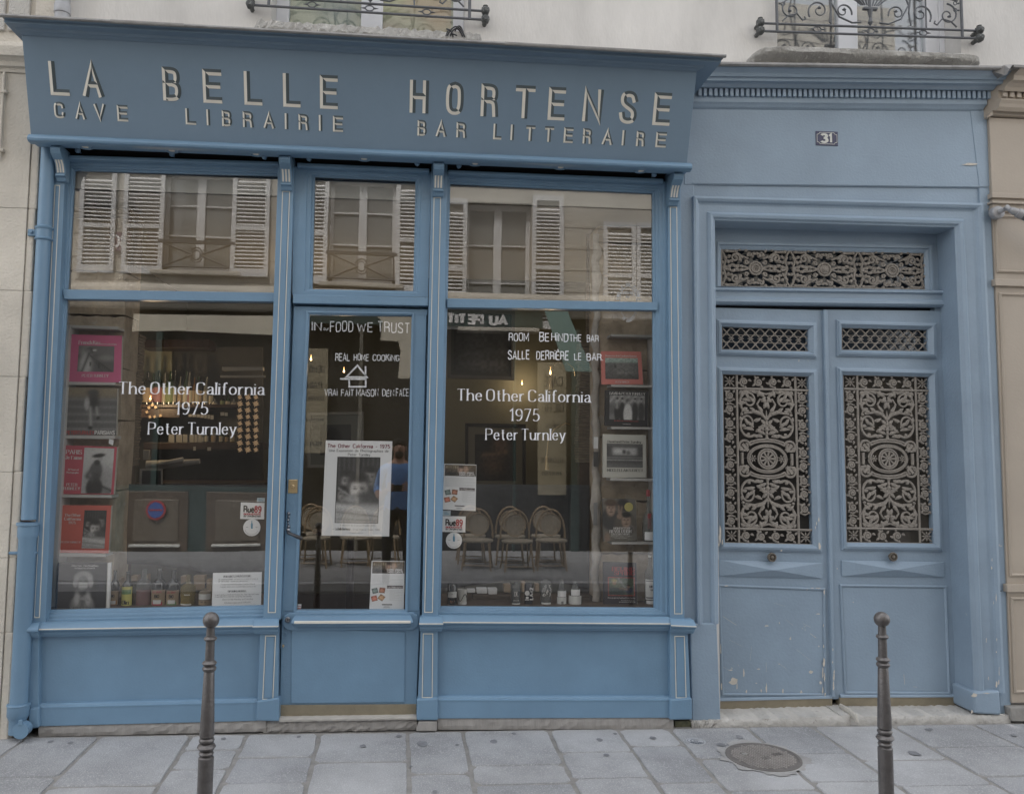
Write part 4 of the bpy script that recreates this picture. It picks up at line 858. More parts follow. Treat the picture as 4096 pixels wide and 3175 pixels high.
# ---------------------------------------------------------------- sign letters: prismatic painted relief
fn = (SBR - SBL).cross(STL - SBL).normalized()
if fn.y > 0: fn = -fn
up_f = (STL - SBL); up_f = (up_f - (SBR - SBL).normalized() * up_f.dot((SBR - SBL).normalized())).normalized()
def sign_letter(ch, pbl, pbr, ptop, hwf, size=None):
    P0 = UPl(pbl, SBL, fn); P1 = UPl(pbr, SBL, fn); T = UPl(ptop, SBL, fn); cap = (T - P0).dot(up_f)
    w, st = glyph(ch); hw_m = cap * hwf; d = (P1 - P0); Wd = max(d.length - 2 * hw_m, .0001); dn = d.normalized(); mb = MB(); kk = 0
    P0 = P0 + dn * hw_m + up_f * hw_m; caph = cap - 2 * hw_m
    for s in st:
        pts = chaikin([((q[0] / w if w else 0) * Wd, q[1] * caph) for q in s]); cl = len(pts) > 3 and math.hypot(pts[0][0] - pts[-1][0], pts[0][1] - pts[-1][1]) < 1e-9
        if not cl:                                 # run the free ends out to the full height
            for e, o_ in ((0, 1), (-1, -2)):
                hit = False
                for s2 in st:
                    if s2 is s: continue
                    for qa, qb in zip(s2[:-1], s2[1:]):
                        ax_, ay_ = qb[0] - qa[0], qb[1] - qa[1]; tt = max(0, min(1, ((s[e][0] - qa[0]) * ax_ + (s[e][1] - qa[1]) * ay_) / (ax_ * ax_ + ay_ * ay_ + 1e-9)))
                        if math.hypot(s[e][0] - qa[0] - tt * ax_, s[e][1] - qa[1] - tt * ay_) < .04: hit = True
                if hit and kk > 0: continue
                dx, dy = pts[e][0] - pts[o_][0], pts[e][1] - pts[o_][1]; l = math.hypot(dx, dy) or 1; pts[e] = (pts[e][0] + dx / l * hw_m * .9, pts[e][1] + dy / l * hw_m * .9)
        Lp, Rp = ribbon(pts, lambda a, b: hw_m); kk += 1; lf = .0008 + .0006 * kk
        f = lambda q, h: P0 + dn * q[0] + up_f * q[1] + fn * (lf + h)
        n = len(pts); lv = [f(q, 0) for q in Lp]; rv = [f(q, 0) for q in Rp]; cv = [f(q, .0035) for q in pts]; b0 = len(mb.v); mb.v += lv + rv + cv
        for i in range(n - 1):
            dx, dy = pts[i + 1][0] - pts[i][0], pts[i + 1][1] - pts[i][1]; l = math.hypot(dx, dy) or 1; nx, ny = -dy / l, dx / l
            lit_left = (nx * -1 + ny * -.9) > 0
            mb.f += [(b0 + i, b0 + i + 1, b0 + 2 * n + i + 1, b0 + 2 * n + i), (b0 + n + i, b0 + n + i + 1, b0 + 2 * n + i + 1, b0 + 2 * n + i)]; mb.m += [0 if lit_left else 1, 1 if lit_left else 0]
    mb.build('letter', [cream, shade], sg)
row1 = [('L', 'A', 318, 440), ('A', 'A', 521, 652), ('B', 'A', 1020, 1135), ('E', 'A', 1270, 1390), ('L', 'A', 1526, 1640), ('L', 'A', 1768, 1878), ('E', 'A', 1997, 2110),
        ('H', 'B', 461, 564), ('O', 'B', 658, 754), ('R', 'B', 848, 944), ('T', 'B', 1033, 1142), ('E', 'B', 1214, 1307), ('N', 'B', 1402, 1510), ('S', 'B', 1602, 1698), ('E', 'B', 1785, 1880)]
row2 = [('C', 'A', 342, 411), ('A', 'A', 474, 541), ('V', 'A', 592, 666), ('E', 'A', 735, 803), ('L', 'A', 1160, 1227), ('I', 'A', 1291, 1316), ('B', 'A', 1387, 1450), ('R', 'A', 1517, 1584), ('A', 'A', 1647, 1718), ('I', 'A', 1778, 1803), ('R', 'A', 1864, 1930), ('I', 'A', 1990, 2016), ('E', 'A', 2078, 2142),
        ('B', 'B', 504, 555), ('A', 'B', 605, 664), ('R', 'B', 716, 772), ('L', 'B', 917, 963), ('I', 'B', 1011, 1031), ('T', 'B', 1094, 1145), ('T', 'B', 1196, 1247), ('E', 'B', 1301, 1352), ('R', 'B', 1405, 1456), ('A', 'B', 1511, 1570), ('I', 'B', 1618, 1638), ('R', 'B', 1696, 1745), ('E', 'B', 1802, 1860)]
def lineY(xsrc, a, b): return a[1] + (b[1] - a[1]) * (xsrc - a[0]) / (b[0] - a[0])
b1a, b1b = c('A', 380, 598), c('B', 1825, 686); t1a, t1b = c('A', 330, 381), c('B', 1830, 506)
b2a, b2b = c('A', 375, 740), c('B', 1830, 806); t2a, t2b = c('A', 375, 637), c('B', 1830, 721)
for row, ba, bb, ta, tb, hwf in ((row1, b1a, b1b, t1a, t1b, .094), (row2, b2a, b2b, t2a, t2b, .112)):
    for ch, k, x0, x1 in row:
        a = c(k, x0, 0)[0]; b_ = c(k, x1, 0)[0]
        sign_letter(ch, (a, lineY(a, ba, bb)), (b_, lineY(b_, ba, bb)), (a, lineY(a, ta, tb)), hwf)
# ================================================================ ENTRANCE
en = thing('entrance', 'pale blue panelled entrance surround with a closed double door and cast iron grilles', 'entrance', (2.3, .1, gz(2.3)))
YE = .05
def eb(name, px, Y, depth, m=None, par=None, bevel=.003): return MB().pq(px, Y, depth).build(name, m or blue_door, par or en, bevel=bevel)
eb('fascia_board', [(2738, 380), (3935, 430), (3962, 752), (2738, 738)], YE - .006, .08)
eb('frieze_board', [(2738, 733), (3920, 748), (3925, 880), (2738, 850)], YE + .004, .08)
eb('corner_board', [(3880, 430), (3945, 440), (3966, 745), (3918, 748)], YE - .010, .05)
eb('corner_board', [c('C', 1904, 1176), c('C', 1972, 1176), c('L', 2106, 1032), c('L', 2036, 1034)], YE - .008, .08, blue_worn)
eb('side_board', [(2690, 600), (2775, 600), (2790, 2860), (2690, 2860)], YE - .002, .05)
MB().sweep(U(c('C', 105, 1146), YE), U(c('C', 1898, 1168), YE), [(.004, .02), (.004, -.010), (-.004, -.010), (-.006, .0), (-.006, .02)]).build('fillet', blue_door, en)
# architrave, open at the foot
AO = [(2783, 2491), c('C', 105, 1235), c('C', 1910, 1280), (4006, 2765)]
AI = [(2872, 2491), c('J', 245, 132), c('J', 1740, 176), c('L', 1862, 885)]
prof = [(0, .0), (0, -.030), (.10, -.036), (.20, -.028), (.26, -.014), (.34, -.010), (.64, -.010), (.68, -.022), (.76, -.034), (.88, -.030), (.94, -.016), (1, -.012), (1, .17)]
for seg, nm in (((0, 1), 'L'), ((1, 2), 'T'), ((2, 3), 'R')):
    O_ = Q4(AO, YE); I_ = Q4(AI, YE); rg = [[O_[seg[0]].lerp(I_[seg[0]], t) + Vector((0, y, 0)), O_[seg[1]].lerp(I_[seg[1]], t) + Vector((0, y, 0))] for t, y in prof]
    MB().rings(rg, False).build('architrave', blue_worn if nm == 'R' else blue_door, en, bevel=.0015)
# small inset frame ring is part of the moulding; foot blocks
eb('foot_block', cs('L', 95, 458, 262, 458, 286, 1066, 108, 1066), YE - .030, .24, bevel=.006)
mb = MB(); mb.pq([c('L', 1868, 885), c('L', 2034, 878), c('L', 2044, 1032), c('L', 1876, 1022)], YE - .042, .20); mb.build('foot_block', blue_worn, en, bevel=.012)
for x, y in ((250, 492), (262, 768), (270, 1016)):
    q = U(c('L', x, y), YE - .031); MB().lathe([(.005, .002), (.004, -.0015), (.0, -.002)], q, 8, axis='Y').build('screw', blue_door, en)
# cornice with dentils
K = lambda y, Y: U(c('C', 240, y), Y).z
steps = [(690, .045), (672, .030), (655, .022), (640, .012), (606, .012), (606, .022), (552, .022), (552, -.012), (545, -.022), (520, -.038), (505, -.070), (480, -.076), (478, -.088), (455, -.096), (425, -.118), (405, -.130), (400, -.134)]
zz0 = K(690, .045)
PR = [(K(y, Y) - zz0, Y) for y, Y in steps]; PR = [(-.01, .12)] + PR + [(PR[-1][0], .12)]
cxL = U(c('C', 60, 690), .045); cxR = U((3922, 438), .045); cxL.y = 0; cxR.y = 0
cxL.z = U(c('C', 60, 686), .045).z; cxR.z = pz('C', 1900, 700, .045)
MB().sweep(cxL, cxR + Vector((.03, 0, 0)), PR, endB=-.75).build('cornice', blue_door, en)
zd0, zd1 = K(606, .0) - zz0, K(556, .0) - zz0
xd = U(c('C', 145, 580), .0).x; pd = (U(c('C', 1955, 620), 0).x - xd) / 56; dmesh = None
for i in range(57):
    xx = xd + pd * i; zb_ = cxL.z + (cxR.z - cxL.z) * (xx - cxL.x) / (cxR.x - cxL.x)
    if dmesh is None:
        o = MB().box(xx, xx + pd * .62, -.006, .026, zb_ + zd0 + .002, zb_ + zd1 - .001).build('dentil', blue_door, en, bevel=.0015); dmesh = o; z00 = zb_; x00 = xx
    else:
        k = dmesh.copy(); COL.objects.link(k); k.parent = en; k.location = dmesh.location + Vector((xx - x00, 0, zb_ - z00))
ztop = PR[-1][0]
gA, gB = cxL + Vector((0, 0, ztop)), cxR + Vector((.135, 0, ztop))
for i, (a, b_) in enumerate(((0, .32), (.32, .5), (.5, .78), (.78, 1))):
    p, q = gA.lerp(gB, a), gA.lerp(gB, b_ + (.004 if b_ < 1 else 0)); e = .001 * (i % 2)
    MB().sweep(p, q, [(-.012, -.128), (-.014, -.142 - e), (-.006, -.150 - e), (.006 + e, -.148 - e), (.012 + e, -.136), (.03 + e, .048), (.02, .048)]).build('zinc_sheet', zinc, en, smooth=50)
# ---------------------------------------------------------------- door assembly
YD = .205
dark_glass = mat('dark_glass', (.025, .035, .05), .12, spec=.7)
black_b = mat('dark_interior', (.034, .030, .027), .7)
eb('jamb_board', [c('J', 1606, 240), c('J', 1700, 246), c('L', 1790, 985), c('L', 1740, 985)], YD + .004, .05)
eb('head_board', [c('J', 240, 120), c('J', 1760, 160), c('J', 1700, 276), c('J', 240, 252)], YD + .002, .05)
MB().pq([c('J', 200, 150), c('J', 1760, 190), c('L', 1790, 1000), c('L', 240, 1000)], YD + .055, .03).build('back_board', mat('dark_back_board', (.03, .035, .045), .7), en)
tf = MB().frame(Q4(cs('J', 246, 248, 1612, 274, 1626, 572, 244, 546), YD), Q4(cs('J', 290, 308, 1560, 332, 1568, 560, 290, 541), YD), [(0, .03), (0, -.006), (.25, -.008), (.32, -.018), (.55, -.018), (.62, -.006), (.80, -.002), (1, .006), (1, .05)]).build('transom_frame', blue_door, en)
MB().sweep(U(c('J', 243, 545), YD - .02), U(c('J', 1680, 566), YD - .02), [(.0, .05), (-.002, -.010), (-.012, -.020), (-.020, -.020), (-.024, -.006), (-.030, -.002), (-.062, -.002), (-.066, -.008), (-.074, -.020), (-.092, -.022), (-.100, -.012), (-.106, .0), (-.106, .05)]).build('transom_ledge', blue_door, en, bevel=.0015)
MB().add(Q4(cs('J', 280, 295, 1575, 320, 1580, 572, 280, 552), YD + .045), [(0, 1, 2, 3)]).build('transom_pane', dark_glass, en) if False else None
mb = MB(); mb.pq(cs('J', 280, 295, 1578, 320, 1580, 572, 280, 552), YD + .045, .004); mb.build('transom_pane', dark_glass, en)
leaves = {
 'L': dict(o=[c('J', 232, 673), c('J', 930, 690), c('L', 984, 930), c('L', 258, 948)],
           up=(cs('J', 258, 745, 885, 765, 886, 992, 260, 970), cs('J', 293, 792, 833, 810, 835, 948, 293, 936)),
           mn=([c('J', 258, 1042), c('J', 887, 1058), c('K', 915, 1265), c('K', 275, 1250)], [c('K', 297, 150), c('K', 835, 165), c('K', 862, 1216), c('K', 310, 1205)]),
           di=cs('K', 273, 1312, 920, 1330, 920, 1426, 276, 1411), lo=cs('L', 268, 212, 938, 236, 946, 908, 290, 908), kn=c('K', 605, 1295), kp=cs('L', 262, 943, 984, 926, 984, 976, 262, 999)),
 'R': dict(o=[c('J', 932, 686), c('J', 1684, 694), c('L', 1768, 925), c('L', 988, 930)],
           up=(cs('J', 1007, 750, 1632, 768, 1635, 992, 1010, 978), cs('J', 1043, 800, 1578, 812, 1582, 947, 1043, 938)),
           mn=([c('J', 1008, 1045), c('J', 1635, 1060), c('K', 1672, 1258), c('K', 1040, 1250)], [c('K', 1050, 155), c('K', 1586, 168), c('K', 1618, 1210), c('K', 1073, 1203)]),
           di=cs('K', 1038, 1315, 1677, 1325, 1680, 1418, 1042, 1412), lo=cs('L', 1027, 212, 1698, 220, 1722, 900, 1058, 897), kn=c('K', 1363, 1292), kp=cs('L', 1030, 920, 1762, 918, 1762, 979, 1030, 972))}
def plate_to(mb, W0, W1, W2, W3):
    return [W0, W1, W2, W3]
def grid_map(q, Y):                                # bilinear map over a world quad TL,TR,BR,BL
    return lambda u, v, d=0.0: q[3].lerp(q[2], u).lerp(q[0].lerp(q[1], u), v) + Vector((0, d, 0))
def gtube(mb, f, pts, r, n=5, d=0.0, flat=.8): mb.tube([f(u, v, d) for u, v in pts], [x * 1.42 for x in r] if isinstance(r, list) else r * 1.42, n, flat=flat)
def spir(cx, cy, rx, ry, turns, a0, sg=1, n=20, k=.2):
    return [(cx + rx * (k ** (t / n)) * math.cos(a0 + sg * 2 * math.pi * turns * t / n), cy + ry * (k ** (t / n)) * math.sin(a0 + sg * 2 * math.pi * turns * t / n)) for t in range(n + 1)]
def leaf(mb, f, u, v, ang, l, w, asp, d=-.002):     # a bent acanthus lobe: length l in u-units
    c_, s_ = math.cos(ang), math.sin(ang); pts = [(0, 0, .3), (.30, .05, 1), (.65, .0, .8), (1, -.12, .1)]
    P = [(u + (x * c_ - y * s_) * l * 1.12, v + (x * s_ + y * c_) * l * 1.12 * asp) for x, y, _ in pts]
    mb.tube([f(a, b, d - .002 * math.sin(i)) for i, (a, b) in enumerate(P)], [max(w * 1.55 * z, .0008) for _, _, z in pts], 5, flat=.55)
def rosette(mb, f, u, v, r, asp, n=8):
    for k in range(n):
        a = 2 * math.pi * k / n; mb.tube([f(u + r * .2 * math.cos(a), v + r * .2 * math.sin(a) * asp), f(u + r * .6 * math.cos(a), v + r * .6 * math.sin(a) * asp, -.003), f(u + r * math.cos(a), v + r * math.sin(a) * asp)], [.002, .0052, .0016], 5)
    p = f(u, v, -.003); mb.lathe([(.007, .004), (.006, -.002), (.0, -.005)], p, 8, axis='Y')
for key, L_ in leaves.items():
    lf = thing; o = L_['o']
    mb = MB(); oL = o[0]; 
    def lerp(a, b, t): return (a[0] + (b[0] - a[0]) * t, a[1] + (b[1] - a[1]) * t)
    def edge(a, b, y): t = (y - a[1]) / (b[1] - a[1]); return (a[0] + (b[0] - a[0]) * t, y)
    up, mn = L_['up'][0], L_['mn'][0]
    eL = lambda y: edge(o[0], o[3], y); eR = lambda y: edge(o[1], o[2], y)
    mb.pq([o[0], o[1], eR(up[1][1]), up[1], up[0], eL(up[0][1])], YD, .045)
    mb.pq([eL(up[3][1]), up[3], up[2], eR(up[2][1]), eR(mn[1][1]), mn[1], mn[0], eL(mn[0][1])], YD, .045)
    mb.pq([eL(mn[3][1]), mn[3], mn[2], eR(mn[2][1]), o[2], o[3]], YD, .045)
    for q in (up, mn):
        mb.pq([eL(q[0][1]), q[0], q[3], eL(q[3][1])], YD, .045); mb.pq([q[1], eR(q[1][1]), eR(q[2][1]), q[2]], YD, .045)
    dl = mb.build('door_leaf', blue_worn if key == 'L' else blue_door, en)
    for oo, ii in (L_['up'], L_['mn']):
        MB().frame(Q4(oo, YD), Q4(ii, YD), [(0, 0), (0, -.010), (.18, -.012), (.26, -.022), (.55, -.026), (.80, -.012), (1, -.002), (1, .04)]).build('panel_moulding', blue_worn if key == 'L' else blue_door, dl)
    q = Q4(L_['di'], YD); m_ = sum(q, Vector()) / 4 + Vector((0, -.040, 0)); base = [v + Vector((0, .01, 0)) for v in q]; low = [v + Vector((0, -.008, 0)) for v in q]
    mb = MB(); mb.rings([base, low], True); mb.add(low + [m_], [(0, 1, 4), (1, 2, 4), (2, 3, 4), (3, 0, 4)]); mb.build('diamond_panel', blue_door, dl)
    cc = [sum(p[i] for p in L_['lo']) / 4 for i in (0, 1)]; ins = []
    for i, p in enumerate(L_['lo']): sx_ = 1 if p[0] < cc[0] else -1; sy_ = 1 if p[1] < cc[1] else -1; ins.append((p[0] + sx_ * 12, p[1] + sy_ * 12))
    MB().frame(Q4(L_['lo'], YD), Q4(ins, YD), [(0, .002), (0, -.006), (.35, -.010), (.7, -.008), (1, .002)]).build('panel_moulding', blue_worn if key == 'L' else blue_door, dl)
    MB().pq(ins, YD - .0015, .01).build('lower_panel', blue_worn if key == 'L' else blue_door, dl)
    k0, k1 = L_['kp'][0], L_['kp'][1]
    MB().sweep(U(k0, YD) + Vector((0, 0, .022)), U(k1, YD) + Vector((0, 0, .022)), [(0, .01), (-.003, -.008), (-.008, -.014), (-.018, -.016), (-.020, -.002), (-.020, .01)]).build('bottom_moulding', blue_door, dl)
    MB().pq(L_['kp'], YD - .010, .05).build('kickplate', brass, dl, bevel=.001)
    kp = U(L_['kn'], YD - .03)
    mb = MB(); mb.lathe([(.012, .03), (.012, .010), (.024, .006), (.028, .0), (.027, -.008), (.019, -.010), (.017, -.004), (.012, -.004), (.010, -.012), (.0, -.014)], kp, 20, axis='Y')
    mb.tube([kp + Vector((.0225 * math.cos(a), -.009, .0225 * math.sin(a))) for a in [2 * math.pi * t / 20 for t in range(21)]], .0035, 5)
    mb.build('door_knob', mat('bronze_knob', (.17, .15, .125), .5, metal=.5, var=.3, vs=80, bump=.3, bs=150), dl, smooth=35)
    pane_m = black_b if key == 'L' else mat('brownish_interior', (.075, .066, .055), .6, var=.4, vs=6)
    mb = MB(); mb.pq(L_['up'][0], YD + .046, .004); mb.build('backing_pane', dark_glass, dl)
    mb = MB(); mb.pq(L_['mn'][0], YD + .046, .004); mb.build('backing_pane', pane_m, dl)
    # small lattice grille
    f = grid_map(Q4(L_['up'][1], YD + .014), 0); mb = MB(); N_ = 9; asp = (L_['up'][1][1][0] - L_['up'][1][0][0]) / (L_['up'][1][3][1] - L_['up'][1][0][1])
    for i in range(N_ + 1):
        u0 = (i - .0) / N_ - .06
        for row in (0, 1):
            v0 = .02 + row * .50; uu = u0; w_ = .5 / N_
            cl = lambda z: min(1, max(0, z))
            for sg_ in (-1, 1):
                a, b2 = cl(uu - w_), cl(uu + w_)
                if b2 - a > .02: mb.tube([f(a, v0 + (.0 if sg_ > 0 else .46) + .0), f((a + b2) / 2, v0 + .23, -.003), f(b2, v0 + (.46 if sg_ > 0 else .0))], [.0032, .0046, .0032], 5)
            if 0 <= uu <= 1: mb.lathe([(.0075, .003), (.006, -.004), (.0, -.006)], f(uu, v0 + .23), 7, axis='Y')
        um_ = u0 + .5 / N_
        if 0.02 < um_ < .98:
            for v0, r_ in ((.50, .40), (.98, .3), (.02, .3)):
                if v0 == .5: rosette(mb, f, um_, v0, .034, asp, 6)
                else: mb.tube([f(um_ - .02, v0), f(um_, v0 - .05 * (1 if v0 > .5 else -1)), f(um_ + .02, v0)], .0035, 5)
    for v_ in (.0, 1.0, .34, .66): mb.tube([f(0, v_), f(1, v_)], .0024 if .1 < v_ < .9 else .004, 5)
    for u_ in (0, 1): mb.tube([f(u_, 0), f(u_, 1)], .004, 5)
    mb.build('small_grille', grille_m, dl)
    # main grille: frame bars
    Qm = Q4(L_['mn'][1], YD + .012); f = grid_map(Qm, 0); Wm = (Qm[1] - Qm[0]).length; Hm = (Qm[0] - Qm[3]).length; asp = Wm / Hm
    ub, vb = .160, .085
    gr = MB()
    for u_ in (ub, 1 - ub): gr.tube([f(u_, 0, -.004), f(u_, 1, -.004)], .0075, 6, flat=.7)
    for v_ in (vb, 1 - vb): gr.tube([f(0, v_, -.005), f(1, v_, -.005)], .0075, 6, flat=.7)
    for a, b2 in (((0, 0), (1, 0)), ((0, 1), (1, 1)), ((0, 0), (0, 1)), ((1, 0), (1, 1))): gr.tube([f(*a), f(*b2)], .005, 5)
    G0 = gr.build('grille', grille_m, dl)
    def sub(mb, nm): return mb.build(nm, grille_m, en)
    # corner flowers and border scrolls
    for u_, v_ in ((ub / 2, vb / 2), (1 - ub / 2, vb / 2), (ub / 2, 1 - vb / 2), (1 - ub / 2, 1 - vb / 2)):
        mb = MB(); rosette(mb, f, u_, v_, .055, asp, 8)
        for k in range(4): a = math.pi / 4 + k * math.pi / 2; gtube(mb, f, [(u_ + .04 * math.cos(a), v_ + .04 * math.sin(a) * asp), (u_ + .075 * math.cos(a), v_ + .075 * math.sin(a) * asp)], [.003, .004])
        sub(mb, 'corner_flower')
    ns = 10
    for side in (0, 1):
        uc_ = ub / 2 if side == 0 else 1 - ub / 2
        for k in range(ns):
            vc = vb + (1 - 2 * vb) * (k + .5) / ns
            if side == 1 and k == 0: continue              # the lowest scroll on this side is broken away
            mb = MB(); sg_ = 1 if k % 2 else -1; R_ = .052
            gtube(mb, f, spir(uc_, vc, R_, R_ * asp, 1.7, math.pi * .5 * sg_, sg_, 18, .25), [.0052 - .0015 * t / 18 for t in range(19)], d=-.002)
            mb.lathe([(.0075, .004), (.006, -.004), (.0, -.006)], f(uc_, vc, -.002), 7, axis='Y')
            for a in (.6, 2.2, 3.7, 5.3): leaf(mb, f, uc_ + R_ * .9 * math.cos(a), vc + R_ * .9 * math.sin(a) * asp, a + .6 * sg_, .036, .0055, asp)
            gtube(mb, f, [(uc_ - .05, vc - .055 * asp * sg_), (uc_, vc - .066 * asp * sg_), (uc_ + .05, vc - .05 * asp * sg_)], [.002, .0048, .002])
            sub(mb, 'border_scroll')
    for end in (0, 1):
        vc = vb / 2 if end == 0 else 1 - vb / 2
        for k in range(4):
            uc_ = ub + (1 - 2 * ub) * (k + .5) / 4
            if key == 'R' and end == 0 and k == 3: continue
            mb = MB(); sg_ = 1 if k % 2 else -1; R_ = .055
            gtube(mb, f, spir(uc_, vc, R_, R_ * asp, 1.7, math.pi * .5 * sg_, sg_, 18, .25), [.0052 - .0015 * t / 18 for t in range(19)], d=-.002)
            mb.lathe([(.0075, .004), (.006, -.004), (.0, -.006)], f(uc_, vc, -.002), 7, axis='Y')
            for a in (.4, 2.0, 3.5, 5.1): leaf(mb, f, uc_ + R_ * .9 * math.cos(a), vc + R_ * .9 * math.sin(a) * asp, a + .6 * sg_, .040, .0055, asp)
            sub(mb, 'border_scroll')
    # centre: wheel inside a beaded oval
    mb = MB(); oval = lambda ru, rv, n=28: [(.5 + ru * math.cos(2 * math.pi * t / n), .5 + rv * math.sin(2 * math.pi * t / n)) for t in range(n + 1)]
    for ru in (.108, .086): gtube(mb, f, oval(ru, ru * asp), .0042, d=-.006)
    for k in range(9):
        a = 2 * math.pi * k / 9; gtube(mb, f, [(.5 + .02 * math.cos(a), .5 + .02 * math.sin(a) * asp), (.5 + .085 * math.cos(a), .5 + .085 * math.sin(a) * asp)], [.004, .0055], d=-.005)
    mb.lathe([(.013, .006), (.011, -.006), (.0, -.009)], f(.5, .5, -.003), 10, axis='Y')
    sub(mb, 'wheel')
    mb = MB(); lens = [(.5 + .205 * math.copysign(abs(math.cos(a)) ** .9, math.cos(a)), .5 + .072 * math.sin(a)) for a in [2 * math.pi * t / 36 for t in range(37)]]
    gtube(mb, f, lens, .0046, d=-.003)
    lens2 = [(.5 + .225 * math.cos(a), .5 + .083 * math.sin(a)) for a in [2 * math.pi * t / 36 for t in range(37)]]; gtube(mb, f, lens2, .0036, d=-.001)
    for k in range(44):
        a = 2 * math.pi * k / 44; mb.lathe([(.0040, .002), (.0, -.004)], f(.5 + .215 * math.cos(a), .5 + .078 * math.sin(a), -.004), 5, axis='Y')
    for sg_ in (-1, 1):
        rosette(mb, f, .5 + sg_ * .165, .5, .045, asp, 7)
    sub(mb, 'oval_ring')
    for su in (-1, 1):
        for sv in (-1, 1):
            X = lambda u, v: (.5 + su * u, .5 + sv * v); M_ = lambda pts: [X(*p) for p in pts]
            mb = MB()
            gtube(mb, f, M_([(p[0] - .5, p[1] - .5) for p in [(.5 + q[0], .5 + q[1]) for q in [(x_, y_) for x_, y_ in spir(.265, .072, .072, .072 * asp, 1.15, math.pi * .95, -1, 22, .5)]]]), [.0056] * 23, d=-.003)
            gtube(mb, f, M_([(x_, y_) for x_, y_ in spir(.305, .055, .030, .03 * asp, 1.2, 0, 1, 12, .3)]), .0045, d=-.003)
            gtube(mb, f, M_([(0, .103), (.08, .101), (.15, .092), (.20, .078)]), .0046, d=-.002)
            gtube(mb, f, M_([(0, .116), (.09, .113), (.18, .100), (.24, .082)]), .0046, d=-.002)
            gtube(mb, f, M_([(.22, .0), (.285, .0)]), .0035); gtube(mb, f, M_([(.285, .0), (.285, .035)]), .007); gtube(mb, f, M_([(.22, .045), (.285, .085)]), .010)
            # inner big scroll, branch and upper scroll
            s1 = spir(.215, .205, .118, .082, .95, math.pi * 1.30, 1, 26, .42)
            gtube(mb, f, M_(s1), [.0062 - .002 * t / 26 for t in range(27)], d=-.002)
            s2 = spir(.200, .345, .122, .070, 1.25, -math.pi * .35, 1, 28, .30)
            gtube(mb, f, M_(s2), [.0062 - .002 * t / 28 for t in range(29)], d=-.002)
            br_ = [(.01, .245), (.06, .262), (.15, .275), (.26, .270)]; gtube(mb, f, M_(br_), [.006, .0055, .005, .007])
            br2 = [(.01, .235), (.07, .29), (.105, .325), (.07, .355), (.02, .350)]; gtube(mb, f, M_(br2), [.006, .0055, .005, .005, .004])
            br3 = [(0, .385), (.08, .398), (.17, .405), (.27, .385), (.31, .34)]; gtube(mb, f, M_(br3), [.005] * 5)
            mb.lathe([(.010, .004), (.009, -.004), (.0, -.008)], f(*X(.285, .262), -.002), 7, axis='Y')
            sub(mb, 'scroll')
            mb = MB()
            LV = [(.04, .255, .6, .10), (.05, .27, 1.1, .09), (.09, .27, .3, .09), (.14, .275, .9, .07), (.20, .272, .5, .06), (.15, .17, .2, .11), (.15, .185, .7, .10), (.13, .16, 2.6, .08), (.22, .20, 1.2, .08), (.24, .19, .1, .06), (.20, .15, -.9, .05),
                  (.14, .33, .9, .10), (.18, .34, .3, .10), (.21, .35, 1.3, .08), (.24, .33, .0, .07), (.22, .30, -.5, .08), (.28, .31, .8, .06), (.10, .37, 1.9, .08), (.06, .34, 2.4, .07), (.03, .30, 1.9, .08), (.02, .33, 1.4, .07), (.12, .39, .4, .09), (.20, .395, .1, .08), (.27, .40, -.5, .05),
                  (.02, .20, 1.0, .07), (.03, .17, .6, .07), (.02, .145, .4, .09), (.01, .19, .2, .06), (.05, .13, .2, .08), (.10, .125, .5, .07), (.30, .36, 2.0, .07), (.02, .37, .5, .09), (.30, .22, 1.6, .05), (.15, .225, 2.9, .08)]
            for (u_, v_, a_, l_) in LV: leaf(mb, lambda a, b, d=0: f(*X(a, b), d), u_, v_, a_, l_, .0082, asp)
            sub(mb, 'acanthus_leaf')
    mb = MB()
    for sv in (-1, 1):
        for k, (v_, w_) in enumerate(((.12, .016), (.15, .012), (.175, .018), (.205, .013), (.235, .010))): mb.lathe([(w_ * .8, .003), (w_ * .7, -.004), (.0, -.008)], f(.5, .5 + sv * v_, -.002), 7, axis='Y')
        gtube(mb, f, [(.5, .5 + sv * .11), (.5, .5 + sv * .245)], .006); gtube(mb, f, [(.5, .5 + sv * .245), (.5, .5 + sv * .29)], [.006, .001])
    sub(mb, 'centre_stem')['kind'] = 'stuff'
# astragal on the right leaf
MB().pq([c('J', 930, 684), c('J', 957, 686), c('L', 1006, 925), c('L', 986, 925)], YD - .024, .05).build('astragal', blue_worn, en, bevel=.007)
MB().pq([c('J', 915, 690), c('J', 935, 690), c('L', 990, 980), c('L', 972, 980)], YD + .044, .01).build('gap', dark, en)
